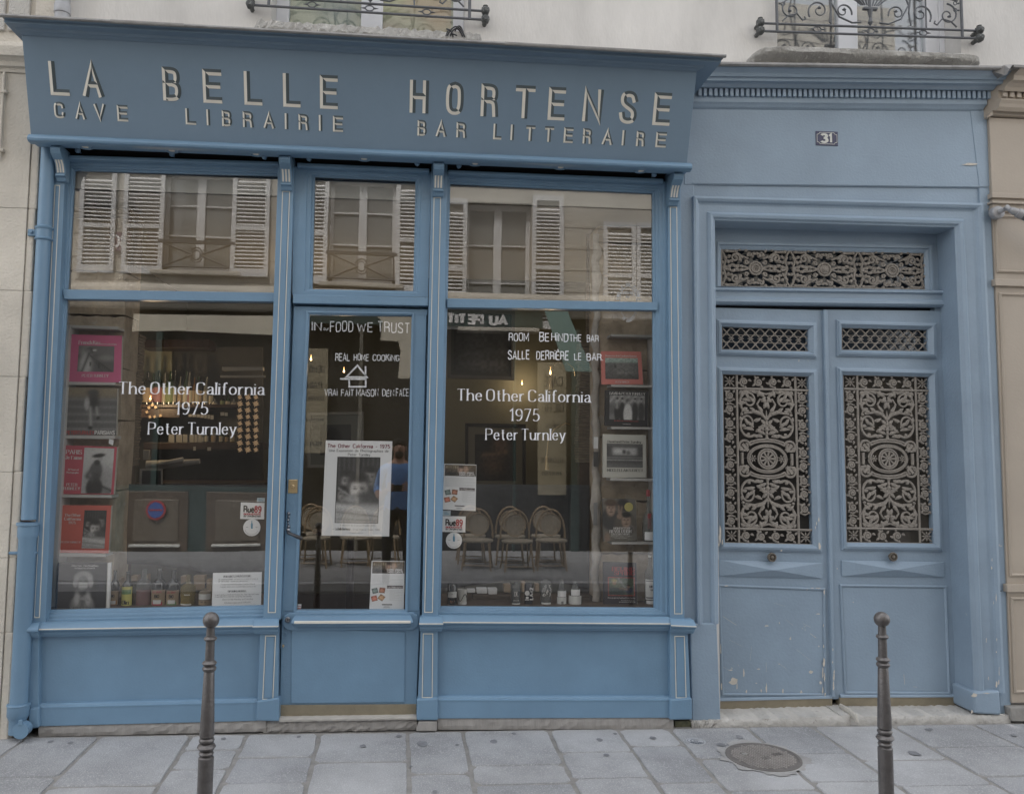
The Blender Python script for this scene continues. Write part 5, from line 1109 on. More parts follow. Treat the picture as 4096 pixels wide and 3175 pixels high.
# transom grille: three wheels with scrolls
Qt = Q4(cs('J', 290, 308, 1560, 332, 1568, 560, 290, 541), YD + .012); f = grid_map(Qt, 0); asp = (Qt[1] - Qt[0]).length / (Qt[0] - Qt[3]).length
for ci, cu in enumerate((.165, .500, .835)):
    mb = MB()
    rr = .030
    for r_ in (rr, rr * .62): gtube(mb, f, [(cu + r_ * math.cos(a), .5 + r_ * math.sin(a) * asp) for a in [2 * math.pi * t / 20 for t in range(21)]], .0055, d=-.003)
    if ci != 1:
        for k in range(12):
            a = 2 * math.pi * k / 12; gtube(mb, f, [(cu + .006 * math.cos(a), .5 + .006 * math.sin(a) * asp), (cu + .018 * math.cos(a), .5 + .018 * math.sin(a) * asp)], .0028)
        mb.lathe([(.007, .003), (0, -.004)], f(cu, .5), 8, axis='Y')
    else:
        mb.lathe([(.026, .004), (.022, -.010), (.012, -.018), (.0, -.02)], f(cu, .5), 12, axis='Y')
    mb.build('medallion', grille_m, en)
    for su in (-1, 1):
        for sv in (-1, 1):
            mb = MB(); X = lambda u, v: (cu + su * u, .5 + sv * v * asp); M_ = lambda pts: [X(*p) for p in pts]
            gtube(mb, f, M_(spir(.045, .030, .011, .011, 1.2, math.pi, 1, 14, .35)), .0048, d=-.003)
            gtube(mb, f, M_(spir(.100, .048, .024, .024, 1.4, math.pi * 1.2, -1, 20, .3)), .0055, d=-.003)
            gtube(mb, f, M_(spir(.028, .066, .013, .013, 1.3, -math.pi * .3, 1, 14, .3)), .0048)
            gtube(mb, f, M_([(.03, .0), (.07, .012), (.12, .012), (.155, .0)]), [.006, .005, .005, .007]); gtube(mb, f, M_([(.155, .0), (.145, .03), (.152, .065), (.165, .085)]), .0055)
            gtube(mb, f, M_([(.035, .045), (.07, .060), (.10, .078), (.14, .080)]), .0055)
            for (u_, v_, a_, l_) in [(.06, .005, .3, .022), (.08, .004, .1, .022), (.10, .006, .6, .022), (.12, .004, .2, .02), (.13, .02, 1.2, .02), (.07, .03, 1.0, .02), (.06, .05, .2, .02), (.09, .07, .9, .02), (.12, .06, -.6, .02), (.14, .04, .8, .02), (.10, .045, 2.0, .016), (.045, .075, 1.2, .018), (.012, .05, 1.0, .02), (.0, .065, .5, .018), (.15, .075, 2.4, .02), (.07, .085, .3, .02), (.155, .02, .9, .016), (.11, .03, .2, .018)]:
                leaf(mb, lambda a, b, d=0: f(*X(a, b), d), u_, v_, a_, l_, .0080, 1.0)
            mb.build('transom_scroll', grille_m, en)
mb = MB()
for a, b2 in (((0, 0), (1, 0)), ((0, 1), (1, 1)), ((0, 0), (0, 1)), ((1, 0), (1, 1))): gtube(mb, f, [a, b2], .005)
mb.build('transom_grille', grille_m, en)
# ---------------------------------------------------------------- house number
npx = cs('C', 881, 820, 1019, 825, 1021, 914, 883, 909); Yn = YE - .010
hn = thing('house_number', 'dark blue enamel house number plate reading 31 over the double door', 'number plate', U(npx[3], Yn))
en_b = mat('navy_enamel', (.055, .060, .115), .25, var=.1, vs=30); en_w = mat('white_enamel', (.60, .61, .58), .3, var=.06, vs=40)
MB().pq(npx, Yn, .004).build('plate', en_b, hn, bevel=.0015)
q = Q4(npx, Yn - .001); L_w = (q[1] - q[0]); H_w = (q[0] - q[3]); P = lambda u, v, d=0: q[3] + L_w * u + H_w * v + Vector((0, -.0004 - d, 0))
bp = [(.18, .10), (.82, .10), (.86, .20), (.95, .24), (.95, .76), (.86, .80), (.82, .90), (.18, .90), (.14, .80), (.05, .76), (.05, .24), (.14, .20), (.18, .10)]
mb = MB(); Lp, Rp = ribbon([(a * L_w.length, b * H_w.length) for a, b in bp], lambda a, b: .0013)
ff = lambda p: q[3] + L_w.normalized() * p[0] + H_w.normalized() * p[1] + Vector((0, -.0005, 0))
n = len(bp); mb.add([ff(p) for p in Lp] + [ff(p) for p in Rp], [(i, i + 1, n + i + 1, n + i) for i in range(n - 1)]); mb.build('border', en_w, hn)
mb = MB(); pen_text(mb, '3', P(.24, .22), P(.50, .22), H_w.length * .56, 'sans', .125, m=0); pen_text(mb, '1', P(.60, .22), P(.70, .22), H_w.length * .56, 'sans', .13)
mb.build('numeral', en_w, hn)
# old paint patch at the right of the fascia and chips on the worn parts
chip = mat('bare_undercoat', (.56, .52, .46), .8, var=.12, vs=60)
def chips(lst, Y, par):
    mb = MB(); rr = random.Random(5)
    for k_, x, y, w, h in lst:
        n = 11; px = []
        for t in range(n):
            a = 2 * math.pi * t / n; r_ = rr.uniform(.45, 1.1); px.append(c(k_, x + w * 1.35 * r_ * math.cos(a), y + h * 1.25 * r_ * math.sin(a)))
        v = Q4(px, Y); mb.add(v, [tuple(range(n))])
    mb.build('paint_chip', chip, par)['kind'] = 'stuff'
chips([('L', 365, 818, 22, 18), ('L', 388, 852, 4, 18), ('L', 348, 750, 12, 4), ('L', 431, 766, 3, 28), ('L', 524, 743, 12, 4), ('L', 572, 866, 4, 36), ('L', 541, 878, 4, 10), ('L', 446, 888, 4, 18), ('L', 456, 903, 14, 4), ('L', 676, 884, 4, 22), ('L', 745, 900, 30, 7), ('L', 790, 888, 6, 12), ('L', 800, 902, 30, 4), ('L', 851, 760, 11, 9), ('L', 572, 472, 12, 4), ('L', 895, 398, 10, 3), ('L', 653, 455, 2, 6), ('L', 724, 552, 3, 8), ('L', 652, 711, 5, 3), ('L', 510, 831, 6, 3), ('L', 900, 600, 4, 5), ('L', 560, 905, 20, 3), ('L', 1115, 325, 3, 4)], YD - .0022, en)
chips([('L', 932, 700, 6, 22), ('L', 925, 770, 5, 30), ('L', 936, 800, 4, 26), ('L', 912, 828, 6, 10), ('L', 925, 880, 5, 24), ('L', 934, 262, 4, 20), ('L', 900, 237, 14, 3), ('L', 320, 222, 12, 3), ('L', 286, 620, 3, 30), ('L', 292, 850, 3, 26), ('L', 931, 600, 3, 12), ('L', 929, 470, 2, 8), ('L', 940, 900, 3, 14), ('L', 860, 236, 8, 2)], YD - .0112, en)
chips([('L', 994, 790, 4, 20), ('L', 992, 850, 6, 26), ('L', 996, 760, 4, 10), ('L', 988, 620, 2, 10), ('L', 1015, 115, 3, 5), ('L', 986, 700, 3, 8)], YD - .0250, en)
chips([('K', 282, 1150, 6, 46), ('K', 296, 1202, 5, 14), ('K', 665, 1254, 6, 5), ('K', 906, 1225, 6, 24), ('K', 886, 1085, 3, 12), ('K', 900, 1060, 3, 16), ('K', 880, 1110, 2, 10), ('K', 275, 1215, 3, 10)], YD - .0272, en)
chips([('L', 2012, 838, 5, 16), ('L', 2026, 826, 5, 14), ('L', 1994, 330, 2, 10), ('L', 1982, 110, 3, 10), ('L', 1984, 60, 2, 12), ('L', 2010, 300, 2, 30), ('L', 2014, 560, 2, 12), ('L', 1948, 560, 2, 14), ('L', 2028, 760, 2, 26), ('L', 1962, 800, 2, 12), ('L', 2012, 635, 3, 6)], YE - .0370, en)
chips([('L', 1872, 906, 16, 10), ('L', 1858, 1010, 8, 10), ('L', 1950, 895, 20, 3)], YE - .0425, en)
chips([('C', 1845, 1028, 40, 6)], YE - .0110, en)
mb = MB(); rr = random.Random(9)
for (x0, y0, x1, y1, w_) in ((298, 412, 384, 468, 1.2), (845, 520, 885, 548, 1.4), (800, 458, 850, 482, .7), (716, 556, 727, 540, 2), (640, 700, 700, 742, .6), (300, 728, 345, 752, .6), (480, 600, 470, 690, .6), (690, 430, 740, 470, .5), (340, 560, 420, 600, .5), (570, 700, 572, 760, .8), (620, 330, 690, 350, .5), (760, 620, 850, 690, .5), (1432, 775, 1438, 838, 1.6), (1490, 852, 1515, 856, 1.2)):
    a, b_ = U(c('L', x0, y0), YD - .0021), U(c('L', x1, y1), YD - .0021); d_ = (b_ - a); n_ = Vector((-d_.z, 0, d_.x)).normalized() * w_ * .0007; mb.add([a - n_, b_ - n_, b_ + n_, a + n_], [(0, 1, 2, 3)])
mb.build('scratch', chip, en)['kind'] = 'stuff'
# screw holes on the right
mb = MB()
for x, y in ((2019, 84), (2028, 238), (2039, 254)): mb.lathe([(.0045, 0), (.0, -.0003)], U(c('L', x, y), YE - .0085), 8, axis='Y')
mb.build('screw_hole', dark, en)
# ---------------------------------------------------------------- doorstep
ds = thing('doorstep', 'worn pale stone doorstep split in two before the double door', 'doorstep', (2.3, 0, gz(2.3)))
for px, dep in (([c('L', 100, 1066), c('L', 285, 1060), c('L', 215, 1110), c('L', 118, 1112)], .2),
                ([c('L', 215, 1062), c('L', 1095, 1040), c('L', 1095, 1102), c('L', 205, 1118)], .34), ([c('L', 1150, 1040), c('L', 2095, 1032), c('L', 2108, 1080), c('L', 1145, 1100)], .34)):
    q = [UPl(p, Vector((0, .008, 0)), Vector((0, 1, 0))) for p in px]; q[2].z = gz(q[2].x) - .03; q[3].z = gz(q[3].x) - .03
    mb = MB(); rr = random.Random(3); rough(mb, q[3], q[2], q[1], q[0], dep, 46, 4, .0055, rr); mb.build('step_stone', step_st, ds, smooth=60)
q = [UPl(p, Vector((0, -.03, 0)), Vector((0, 1, 0))) for p in (c('L', 1105, 1052), c('L', 1140, 1052), c('L', 1140, 1085), c('L', 1105, 1085))]
q[2].z = gz(q[2].x) - .03; q[3].z = gz(q[3].x) - .03
mb = MB(); rough(mb, *[q[i] + Vector(((-.035 if i in (0, 3) else .03), .045, 0)) for i in (3, 2, 1, 0)], .28, 6, 3, .004); mb.build('drain_gap_stone', step_st, ds)
mb = MB(); q = Q4(cs('L', 1012, 972, 1062, 972, 1165, 1040, 1098, 1046), .0)
ph = q[0].z; a, b_ = U(c('L', 1035, 972), .17), U(c('L', 1130, 1040), -.02); mb.tube([a + Vector((0, 0, -.004)), a.lerp(b_, .5) + Vector((0, 0, .002)), b_ + Vector((0, 0, -.004)), b_ + Vector((.004, -.012, -.03))], [.018, .022, .024, .016], 8, flat=.45)
mb.build('mortar_ridge', mat('pale_mortar', (.55, .52, .47), .9, var=.15, vs=20, bump=.4), ds)
moss = mat('mossy_hole', (.11, .11, .07), .95, var=.5, vs=30, bump=.5)
MB().pq(cs('L', 0, 1068, 100, 1070, 100, 1108, 0, 1108), .02, .1).build('mossy_gap', moss, ds)
# ================================================================ TAN SHOPFRONT ON THE RIGHT
ts = thing('tan_shopfront', 'tan-painted panelled shopfront with a dentil cornice at the right edge', 'shopfront', (3.9, 0, gz(3.9)))
YT = .02
xl = lambda y: 3960 + (y - 563) * (4047 - 3960) / (2813 - 563)
xR = U((4096, 1500), YT).x + 1.6
def tb(name, y0, y1, Y, d=.08, x0=0, bevel=.003, m=tan):
    a, b_ = U((xl(y0) + x0, y0), Y), U((xl(y1) + x0, y1), Y); z0, z1 = b_.z, a.z
    return MB().prism([Vector((a.x, Y, z1)), Vector((xR, Y, z1 - .0)), Vector((xR, Y, z0)), Vector((b_.x, Y, z0))], d).build(name, m, ts, bevel=bevel)
tb('frieze', 470, 815, YT); tb('body', 840, 2810, YT + .010); tb('body_top', 815, 845, YT - .006)
for y0, y1, Y in ((770, 790, YT - .018), (803, 812, YT - .024), (828, 836, YT - .016)):
    tb('moulding', y0, y1, Y, .05)
tb('rail', 1115, 1142, YT - .014, .05); tb('rail', 2337, 2368, YT - .014, .05)
for y0, y1, x0 in ((870, 1078, 20), (1182, 2293, 25), (2400, 2760, 25)):
    a, b_ = U((xl(y0) + x0, y0), YT), U((xl(y1) + x0, y1), YT)
    MB().frame([Vector((a.x - .018, YT, a.z + .018)), Vector((xR - .1, YT, a.z + .018)), Vector((xR - .1, YT, b_.z - .018)), Vector((b_.x - .018, YT, b_.z - .018))],
               [Vector((a.x, YT, a.z)), Vector((xR - .12, YT, a.z)), Vector((xR - .12, YT, b_.z)), Vector((b_.x, YT, b_.z))], [(0, .012), (0, .002), (.5, -.004), (1, .006), (1, .012)]).build('panel_moulding', tan, ts)
    MB().prism([Vector((a.x + .001, 0, a.z)), Vector((xR - .12, 0, a.z)), Vector((xR - .12, 0, b_.z)), Vector((b_.x + .001, 0, b_.z))], .03).build('raised_panel', tan, ts, bevel=.004) if False else None
# cornice
a0 = U(c('C', 1952, 735), YT); KZ = lambda y, Y: U(c('C', 2130, y), Y).z
st = [(735, .02), (722, .0), (700, -.004), (698, -.03), (672, -.045), (650, -.05), (628, -.060), (620, -.060), (620, -.045), (572, -.045), (572, -.075), (545, -.085), (520, -.105), (500, -.13), (470, -.135), (450, -.15), (425, -.17), (418, -.172)]
z0 = KZ(735, .02); PRt = [(-.004, .10)] + [(KZ(y, Y) - z0, Y) for y, Y in st]; PRt.append((PRt[-1][0], .10))
A_ = Vector((a0.x + .012, 0, z0)); MB().sweep(A_, Vector((xR, 0, z0 - .012)), PRt, endA=-.42).build('cornice', tan, ts)
xd = U(c('C', 2046, 595), -.05).x; dm = None
for i in range(26):
    zt_ = KZ(576, -.05) - (.012 * i * .05 / 1.7); zz_ = KZ(614, -.05)
    if dm is None: dm = MB().box(xd, xd + .028, -.062, -.04, zz_, zt_).build('dentil', tan, ts, bevel=.0015)
    else: k = dm.copy(); COL.objects.link(k); k.parent = ts; k.location = dm.location + Vector((.0455 * i, 0, -.0003 * i))
fl = MB(); fA = Vector((A_.x - .09, -.16, z0 + PRt[-1][0] + .004)); 
fl.sweep(Vector((A_.x + .02, 0, z0 + PRt[-1][0])), Vector((xR, 0, z0 - .012 + PRt[-1][0])), [(-.006, -.166), (-.008, -.182), (.006, -.184), (.014, -.16), (.04, .045), (.03, .045)]); fl.build('zinc_sheet', zinc, ts)
mb = MB(); e = [U(c('C', 1985, 450), -.12), U(c('C', 2060, 408), -.16), U(c('C', 2118, 404), -.18), U(c('C', 2095, 430), -.19), U(c('C', 2078, 470), -.18), U(c('C', 2055, 468), -.15)]
mb.add(e + [v + Vector((.01, .20, .03)) for v in e], [(0, 1, 2, 3, 4, 5), (11, 10, 9, 8, 7, 6)] + [(i, 6 + i, 6 + (i + 1) % 6, (i + 1) % 6) for i in range(6)]); mb.build('zinc_fold', zinc, ts, bevel=.003)
MB().prism([U(c('C', 1950, 735), -.0), U(c('C', 1988, 690), -.02), U(c('C', 1990, 720), -.02), U(c('C', 1965, 738), .0)], .03).build('cornice_return', tan, ts)
MB().prism([U(c('L', 2098, 985), -.01), Vector((xR, -.01, pz('L', 2180, 985, -.01))), Vector((xR, -.01, gz(xR) - .02)), U(c('L', 2108, 1070), -.01)], .2).build('base_stone', mat('grey_base_stone', (.25, .24, .225), .9, var=.2, vs=8, bump=.5), ts, bevel=.004)
# lamp on an arm
lc_ = U(c('Y', 282, 1218), -.03); gm_ = mat('grey_lamp_paint', (.33, .33, .34), .4, metal=.2, var=.08, vs=20)
wl_ = thing('wall_lamp', 'grey spotlight on a round wall plate at the right edge', 'wall lamp', lc_)
MB().lathe([(.040, .045), (.040, .012), (.036, .006), (.016, .002), (.0, .001)], lc_, 26, axis='Y').build('wall_plate', gm_, wl_, smooth=30)
for a in (.9, 2.6, 4.0, 5.6): MB().lathe([(.004, .002), (.0, -.001)], lc_ + Vector((.028 * math.cos(a), .004, .028 * math.sin(a))), 8, axis='Y').build('screw', chrome, wl_)
a1 = lc_ + Vector((.0, 0, 0)); a2 = U(c('Y', 335, 1190), -.07); a3 = U(c('Y', 372, 1208), -.10); a4 = a3 + Vector((.34, -.10, -.19))
MB().tube([a1, a2], [.016, .013], 12).build('arm', gm_, wl_, smooth=50); MB().tube([a2 + Vector((-.008, 0, .006)), a2.lerp(a3, .5), a3], [.019, .015, .019], 12).build('knuckle', gm_, wl_, smooth=50)
d_ = (a4 - a3).normalized()
MB().tube([a3 - d_ * .012, a3, a3 + d_ * .03, a3 + d_ * .033, a3 + d_ * .30, a4], [.014, .021, .023, .029, .031, .031], 14).build('lamp_body', gm_, wl_, smooth=35)
MB().tube([a3 + d_ * .06 + Vector((0, -.010, -.008)), a3 + d_ * .30 + Vector((0, -.010, -.008))], .0245, 12).build('lamp_underside', mat('dark_lamp', (.12, .12, .125), .5), wl_, smooth=35)
# ================================================================ BOLLARDS
Yb_ = -1.69
def bollard_profile():
    return [(.040, -.05), (.040, .0), (.0262, .004), (.0262, .235), (.0245, .244)]
t_ = U(c('M', 1317, 280), Yb_); zg = gz(t_.x, Yb_) + .002
s_ = lambda x1, x0, y: abs(U(c('M', x1, y), Yb_).x - U(c('M', x0, y), Yb_).x) / 2
def zM(y): return U(c('M', 1300, y), Yb_).z
R_ = lambda a, b_: (b_ - a) / 2 * .64103 / 1085
prof = [(.034, zg - .12), (.034, zg + .01), (R_(1222, 1316) + .001, zg + .03), (R_(1228, 1316), zM(1365)), (R_(1231, 1319), zM(1135)), (R_(1240, 1312), zM(1128)), (R_(1246, 1308), zM(1124)),
        (R_(1240, 1316), zM(1121)), (R_(1235, 1322), zM(1108)), (R_(1240, 1316), zM(1096)), (R_(1250, 1308), zM(1092)), (R_(1236, 1324), zM(1084)), (R_(1226, 1334), zM(1068)), (R_(1236, 1326), zM(1051)), (R_(1252, 1310), zM(1045)),
        (R_(1242, 1322), zM(1040)), (R_(1238, 1328), zM(1026)), (R_(1244, 1322), zM(1013)), (R_(1256, 1312), zM(1008)), (R_(1242, 1326), zM(1002)), (R_(1243, 1327), zM(990)), (R_(1250, 1328), zM(880)), (R_(1270, 1331), zM(605)),
        (R_(1273, 1330), zM(600)), (R_(1264, 1338), zM(592)), (R_(1262, 1344), zM(578)), (R_(1268, 1338), zM(568)), (R_(1274, 1332), zM(564)), (R_(1266, 1342), zM(556)), (R_(1262, 1347), zM(546)), (R_(1268, 1340), zM(536)), (R_(1280, 1334), zM(530)),
        (R_(1283, 1334), zM(410)), (R_(1276, 1345), zM(404)), (R_(1273, 1350), zM(394)), (R_(1280, 1345), zM(384)), (R_(1287, 1337), zM(380)), (R_(1290, 1336), zM(322))]
bc = zM(280); br_ = R_(1270, 1365)
prof += [(br_ * math.cos(a), bc + br_ * math.sin(a)) for a in [math.radians(t) for t in range(-55, 90, 12)]] + [(.0005, bc + br_)]
bol = thing('bollard', 'dark iron bollard with a ball top before the left display window', 'bollard', (t_.x, Yb_, zg), 'bollards along the kerb')
sp = [i for i, (r, z) in enumerate(prof) if abs(z - zM(322)) < 1e-6][0]
MB().lathe(prof[:sp + 1], (t_.x, Yb_, 0), 32).build('post', iron, bol, smooth=50)
MB().lathe(prof[sp:], (t_.x, Yb_, 0), 32).build('ball', iron, bol, smooth=70)
t2 = U(c('L', 1294, 432), Yb_); b2 = dup(bol, (t2.x, Yb_, t2.z - (t_.z - zg)), 'dark iron bollard with a ball top before the double door')
# ================================================================ INSIDE THE SHOP
FZ = gz(-.4) + .12
rm_w = mat('olive_wall', (.17, .172, .135), .8, var=.15, vs=2, bump=.2, bs=30)
room = thing('bar_room', 'dim olive-walled bar room behind the shop windows', 'room', (-.4, 2.2, FZ))
X0r, X1r, Y1r, ZC_ = U((105, 1800), .3).x, U((2738, 1800), .2).x, 3.6, 3.05
for nm, b_ in (('back_wall', (X0r, X1r, Y1r, Y1r + .1, FZ, ZC_)), ('side_wall', (X0r - .1, X0r, .09, Y1r, FZ, ZC_)), ('side_wall', (X1r, X1r + .03, .09, Y1r, FZ, ZC_))):
    MB().box(*b_).build(nm, rm_w, room)
MB().box(X0r - .1, X1r + .03, .09, Y1r + .1, ZC_, ZC_ + .1).build('ceiling', mat('ceiling_pale', (.42, .41, .38), .8), room)
MB().box(X0r - .1, X1r + .1, .10, Y1r + .1, FZ - .1, FZ).build('floor', mat('wood_floor_dark', (.06, .035, .025), .6, var=.3, vs=3), room)
MB().box(X0r, X1r, .095, .12, pz('F', 1000, 40), ZC_).build('lintel', dark, room)
xdv = U((1075, 1500), .3).x
MB().box(U((1690, 1700), 2.3).x + .0, X1r, 2.30, 2.38, FZ, ZC_).build('partition', rm_w, room)
xa_ = U((2738, 1800), .2).x; xb_ = U((2862, 1500), .1).x; zw = pz('C', 240, 520, YW) + .1
MB().box(xa_ + .031, xb_, .085, .20, FZ - .1, 2.99).build('wall', plaster, bld)
MB().box(X0r - .1, U((4040, 1500), .1).x, .135, .44, U(c('D', 500, 40), .1).z, zw).build('wall', plaster, bld)
MB().box(X1r + .035, U((4040, 1500), .1).x, .30, .44, 3.0, zw - .01).build('wall', plaster, bld)
# display platforms behind the two windows
plm = mat('platform_wood', (.10, .075, .055), .7, var=.3, vs=8)
for nm, xa, xb, zt_ in (('display_platform', U((215, 2440), .1).x - .05, U((1060, 2440), .1).x, pz('G', 800, 1482, .10)), ('display_platform', U((1765, 2440), .1).x, U((2660, 2440), .1).x, pz('I', 700, 1478, .10))):
    MB().box(xa, xb, .085, .62, zt_ - .05, zt_).build(nm, plm, room)
ZL, ZR = pz('G', 800, 1482, .10), pz('I', 700, 1478, .10)
# stone piers behind the book shelves
pier = mat('old_brown_stone', (.42, .35, .265), .95, var=.4, vs=5, bump=1.0, bs=26, specks=(9, .62, (.42, .38, .32), .75))
pale_p = mat('crumbling_plaster', (.40, .37, .33), .95, var=.25, vs=8, bump=1.0, bs=30)
for lab, xa, xb in (('left', U((150, 1900), .34).x, U((470, 1900), .34).x), ('right', U((2395, 1900), .34).x, U((2760, 1900), .34).x)):
    z = ZL - .03
    while z < 3.0:
        h = random.uniform(.26, .42); mb = MB(); z1 = min(z + h, 3.02)
        rough(mb, Vector((xa, .34, z + .006)), Vector((xb, .34, z + .006)), Vector((xb, .34, z1 - .006)), Vector((xa, .34, z1 - .006)), .25, 14, 6, .008); mb.build('pier_stone', pier, room, smooth=60); z = z1
mb = MB(); n = 40; xa = U((2383, 1900), .33).x
pts = [Vector((xa + .006 * math.sin(k * 1.7) + random.uniform(-.008, .008), .33, ZR + (2.95 - ZR) * k / n)) for k in range(n + 1)]; mb.tube(pts, [random.uniform(.018, .036) for _ in pts], 7, flat=.8)
mb.build('plaster_edge', pale_p, room, smooth=60)
# black cloth hung across the lower window backs
cl_m = mat('black_cloth', (.060, .063, .066), .85, var=.2, vs=3, bump=.3, bs=25)
def cloth(lbl, xa, xb, zt_, zlow, Y, waves):
    mb = MB(); nx, nz = 48, 16; vs = []
    for j in range(nz + 1):
        for i in range(nx + 1):
            u, v = i / nx, j / nz; zb_ = zlow(u); x = xa + (xb - xa) * u
            vs.append((x, Y + .022 * math.sin(u * waves + 1.5 * math.sin(v * 2.2)) * (1 - v * .6) + .012 * math.sin(u * 31 + v * 5) * (1 - v), zb_ + (zt_ - zb_) * v))
    mb.add(vs, [(j * (nx + 1) + i, j * (nx + 1) + i + 1, (j + 1) * (nx + 1) + i + 1, (j + 1) * (nx + 1) + i) for j in range(nz) for i in range(nx)])
    o = mb.build('cloth', cl_m, smooth=180); s = o.modifiers.new('solid', 'SOLIDIFY'); s.thickness = .002; tag(o, lbl, 'cloth'); return o
zt1 = U((760, 1937), .55).z; zq_ = lambda y: U((760, y), .55).z
cloth('black cloth hung behind the bottles of the left window', U((462, 2000), .55).x, U((1090, 2000), .55).x, zt1, lambda u: zq_(2262) + .02 * math.sin(u * 7) - .045 * u, .55, 17)
zt2 = U((2100, 1937), .55).z; zq2 = lambda y: U((2100, y), .55).z
cloth('black cloth hung behind the bottles of the right window', U((1745, 2000), .55).x, U((2358, 2000), .55).x, zt2, lambda u: zq2(2352) + .05 * math.sin(max(0, u - .12) * 3.6) , .55, 15)
# columns of stacked pages
pg_m = mat('stacked_pages', (.30, .245, .18), .9, var=.45, vs=22, stretch=(1, 1, 14), bump=.8, bs=60)
for lbl, xc_, wd, ya, yb, Y in (('tall column of stacked old pages beside the red book covers on the left', 518, .062, 1340, 1862, .72), ('tall column of stacked old pages beside the stone on the right', 2338, .060, 1372, 1850, .72)):
    a, b_ = U((xc_ + 12, ya), Y), U((xc_ - 16 if xc_ < 1000 else xc_ + 4, yb), Y); n = 46
    st_ = thing('page_column', lbl, 'paper column', (b_.x, Y, b_.z))
    for k in range(n):
        h = (a.z - b_.z) / n; zz = b_.z + k * h; w_ = wd + random.uniform(-.004, .004); x = b_.x + (a.x - b_.x) * k / n + random.uniform(-.003, .003)
        MB().box(x - w_, x + w_, Y - w_, Y + w_, zz + .001, zz + h * .86).build('page_bundle', pg_m, st_)
    MB().box(a.x - .01, a.x + .01, Y - .01, Y + .01, a.z, ZC_).build('hanger', pg_m, st_)
    MB().box(b_.x - wd * .8, b_.x + wd * .8, Y - .04, Y + .04, b_.z - 1.2, b_.z).build('stand', plm, st_)
# ---------------------------------------------------------------- books on ledges
def qpx(k, *xy): return cs(k, *xy)
def book(lbl, px, Y, th, m, spine=None):
    q = Q4(px, Y); o = (q[2] + q[3]) / 2; b_ = thing('book', lbl, 'book', (o.x, Y, min(q[2].z, q[3].z)), None)
    MB().prism(q, th).build('cover', m, b_, bevel=.0015)
    cc = sum(q, Vector()) / 4; MB().prism([cc + (v - cc) * .985 + Vector((.004, .003, 0)) for v in q], th * .8).build('pages', mat('page_edges', (.5, .48, .43), .8), b_)
    F = lambda u, v: (px[3][0] * (1 - u) * (1 - v) + px[2][0] * u * (1 - v) + px[1][0] * u * v + px[0][0] * (1 - u) * v, px[3][1] * (1 - u) * (1 - v) + px[2][1] * u * (1 - v) + px[1][1] * u * v + px[0][1] * (1 - u) * v)
    def P(u, v): return U(F(u, v), Y)
    def text(s, u0, u1, v, cap, m_, style='serif', wt=.09, name='title'):
        mb = MB(); hh = (P(u0, v + cap) - P(u0, v)).length; pen_text(mb, s, P(u0, v), P(u1, v), hh, style, wt, lift=-.0014); return mb.build(name, m_, b_)
    def pic(p, u0, v0, u1, v1): return p.build('photo', [P(u0, v0), P(u1, v0), P(u1, v1), P(u0, v1)], b_, -.0009)
    return b_, text, pic
g_ = lambda x: (x, x * .99, x * .97)
YB = .235
mag = flat('magenta_cover', (.52, .10, .22)); red = flat('red_cover', (.46, .08, .11)); verm = flat('vermilion_cover', (.56, .13, .10)); blk = flat('black_cover', (.025, .025, .027)); crm = flat('cream_cover', (.52, .51, .46)); coral = flat('coral_cover', (.60, .20, .17)); ltx = flat('light_print', (.62, .60, .58)); rtx = flat('red_print', (.42, .06, .06)); ptx = flat('pink_print', (.55, .30, .32))
b_, t, p = book('magenta book with a wide photo of a road, topmost on the left shelves', qpx('X', 95, 82, 384, 91, 377, 358, 75, 355), YB, .022, mag)
t('French Kiss', .16, .58, .80, .075, ltx); t('A Love Letter to Paris', .60, .90, .80, .03, ltx, name='subtitle'); t('PETER TURNLEY', .26, .76, .11, .055, ltx, name='author')
pc_ = Pic(84, 50, g_(.09)); pc_.band(.66, 1.2, g_(.13), .03).band(.5, .66, g_(.04), .03).ell(.30, .80, .13, .14, g_(.02), .1).ell(.22, .22, .15, .5, g_(.50), .25).line(.30, .7, .10, -.1, .03, g_(.03), .02).line(.34, .62, .95, .02, .014, g_(.02)).line(.34, .62, .70, .0, .008, g_(.05)).ell(.80, .55, .25, .12, g_(.22), .3)
for k in range(8): pc_.line(.52 + k * .055, .42 - k * .052, .53 + k * .055, .30 - k * .05, .006, g_(.03))
pc_.rect(.33, .22, .37, .38, g_(.02)).rect(.57, .14, .61, .34, g_(.02)).rect(.40, .80, .50, .86, g_(.55)).noise(.12); p(pc_, .16, .22, .86, .77)
b_, t, p = book('grey photo book of legs climbing steps, second from top on the left shelves', qpx('X', 72, 385, 357, 392, 350, 662, 62, 660), YB, .022, flat('dark_grey_cover', (.10, .10, .10)))
pc_ = Pic(60, 54, g_(.13))
pc_.band(.80, 1.2, (.22, .18, .12), .03)
for k in range(5): pc_.band(.12 + k * .155, .14 + k * .155, g_(.42 - .04 * k), .012).band(.02 + k * .155, .10 + k * .155, g_(.10), .03)
pc_.ell(.52, .90, .12, .07, g_(.06), .15).rect(.44, .55, .64, .86, g_(.035), .02).ell(.40, .66, .05, .13, g_(.40), .15).line(.47, .58, .49, .20, .022, g_(.34), .012).line(.60, .58, .62, .40, .020, g_(.34), .012).ell(.48, .16, .045, .04, g_(.02), .2).ell(.63, .37, .035, .04, g_(.02), .2).noise(.15); p(pc_, .0, .0, 1, 1)
t('PETERTURNLEY', .01, .56, .02, .07, rtx, 'sans', .10, 'author'); t('PARISIANS', .58, .97, .02, .075, ltx, 'sans', .12)
b_, t, p = book('red book with a standing figure in a dark beret, third on the left shelves', qpx('X', 55, 718, 355, 728, 335, 1000, 32, 998), YB, .024, red)
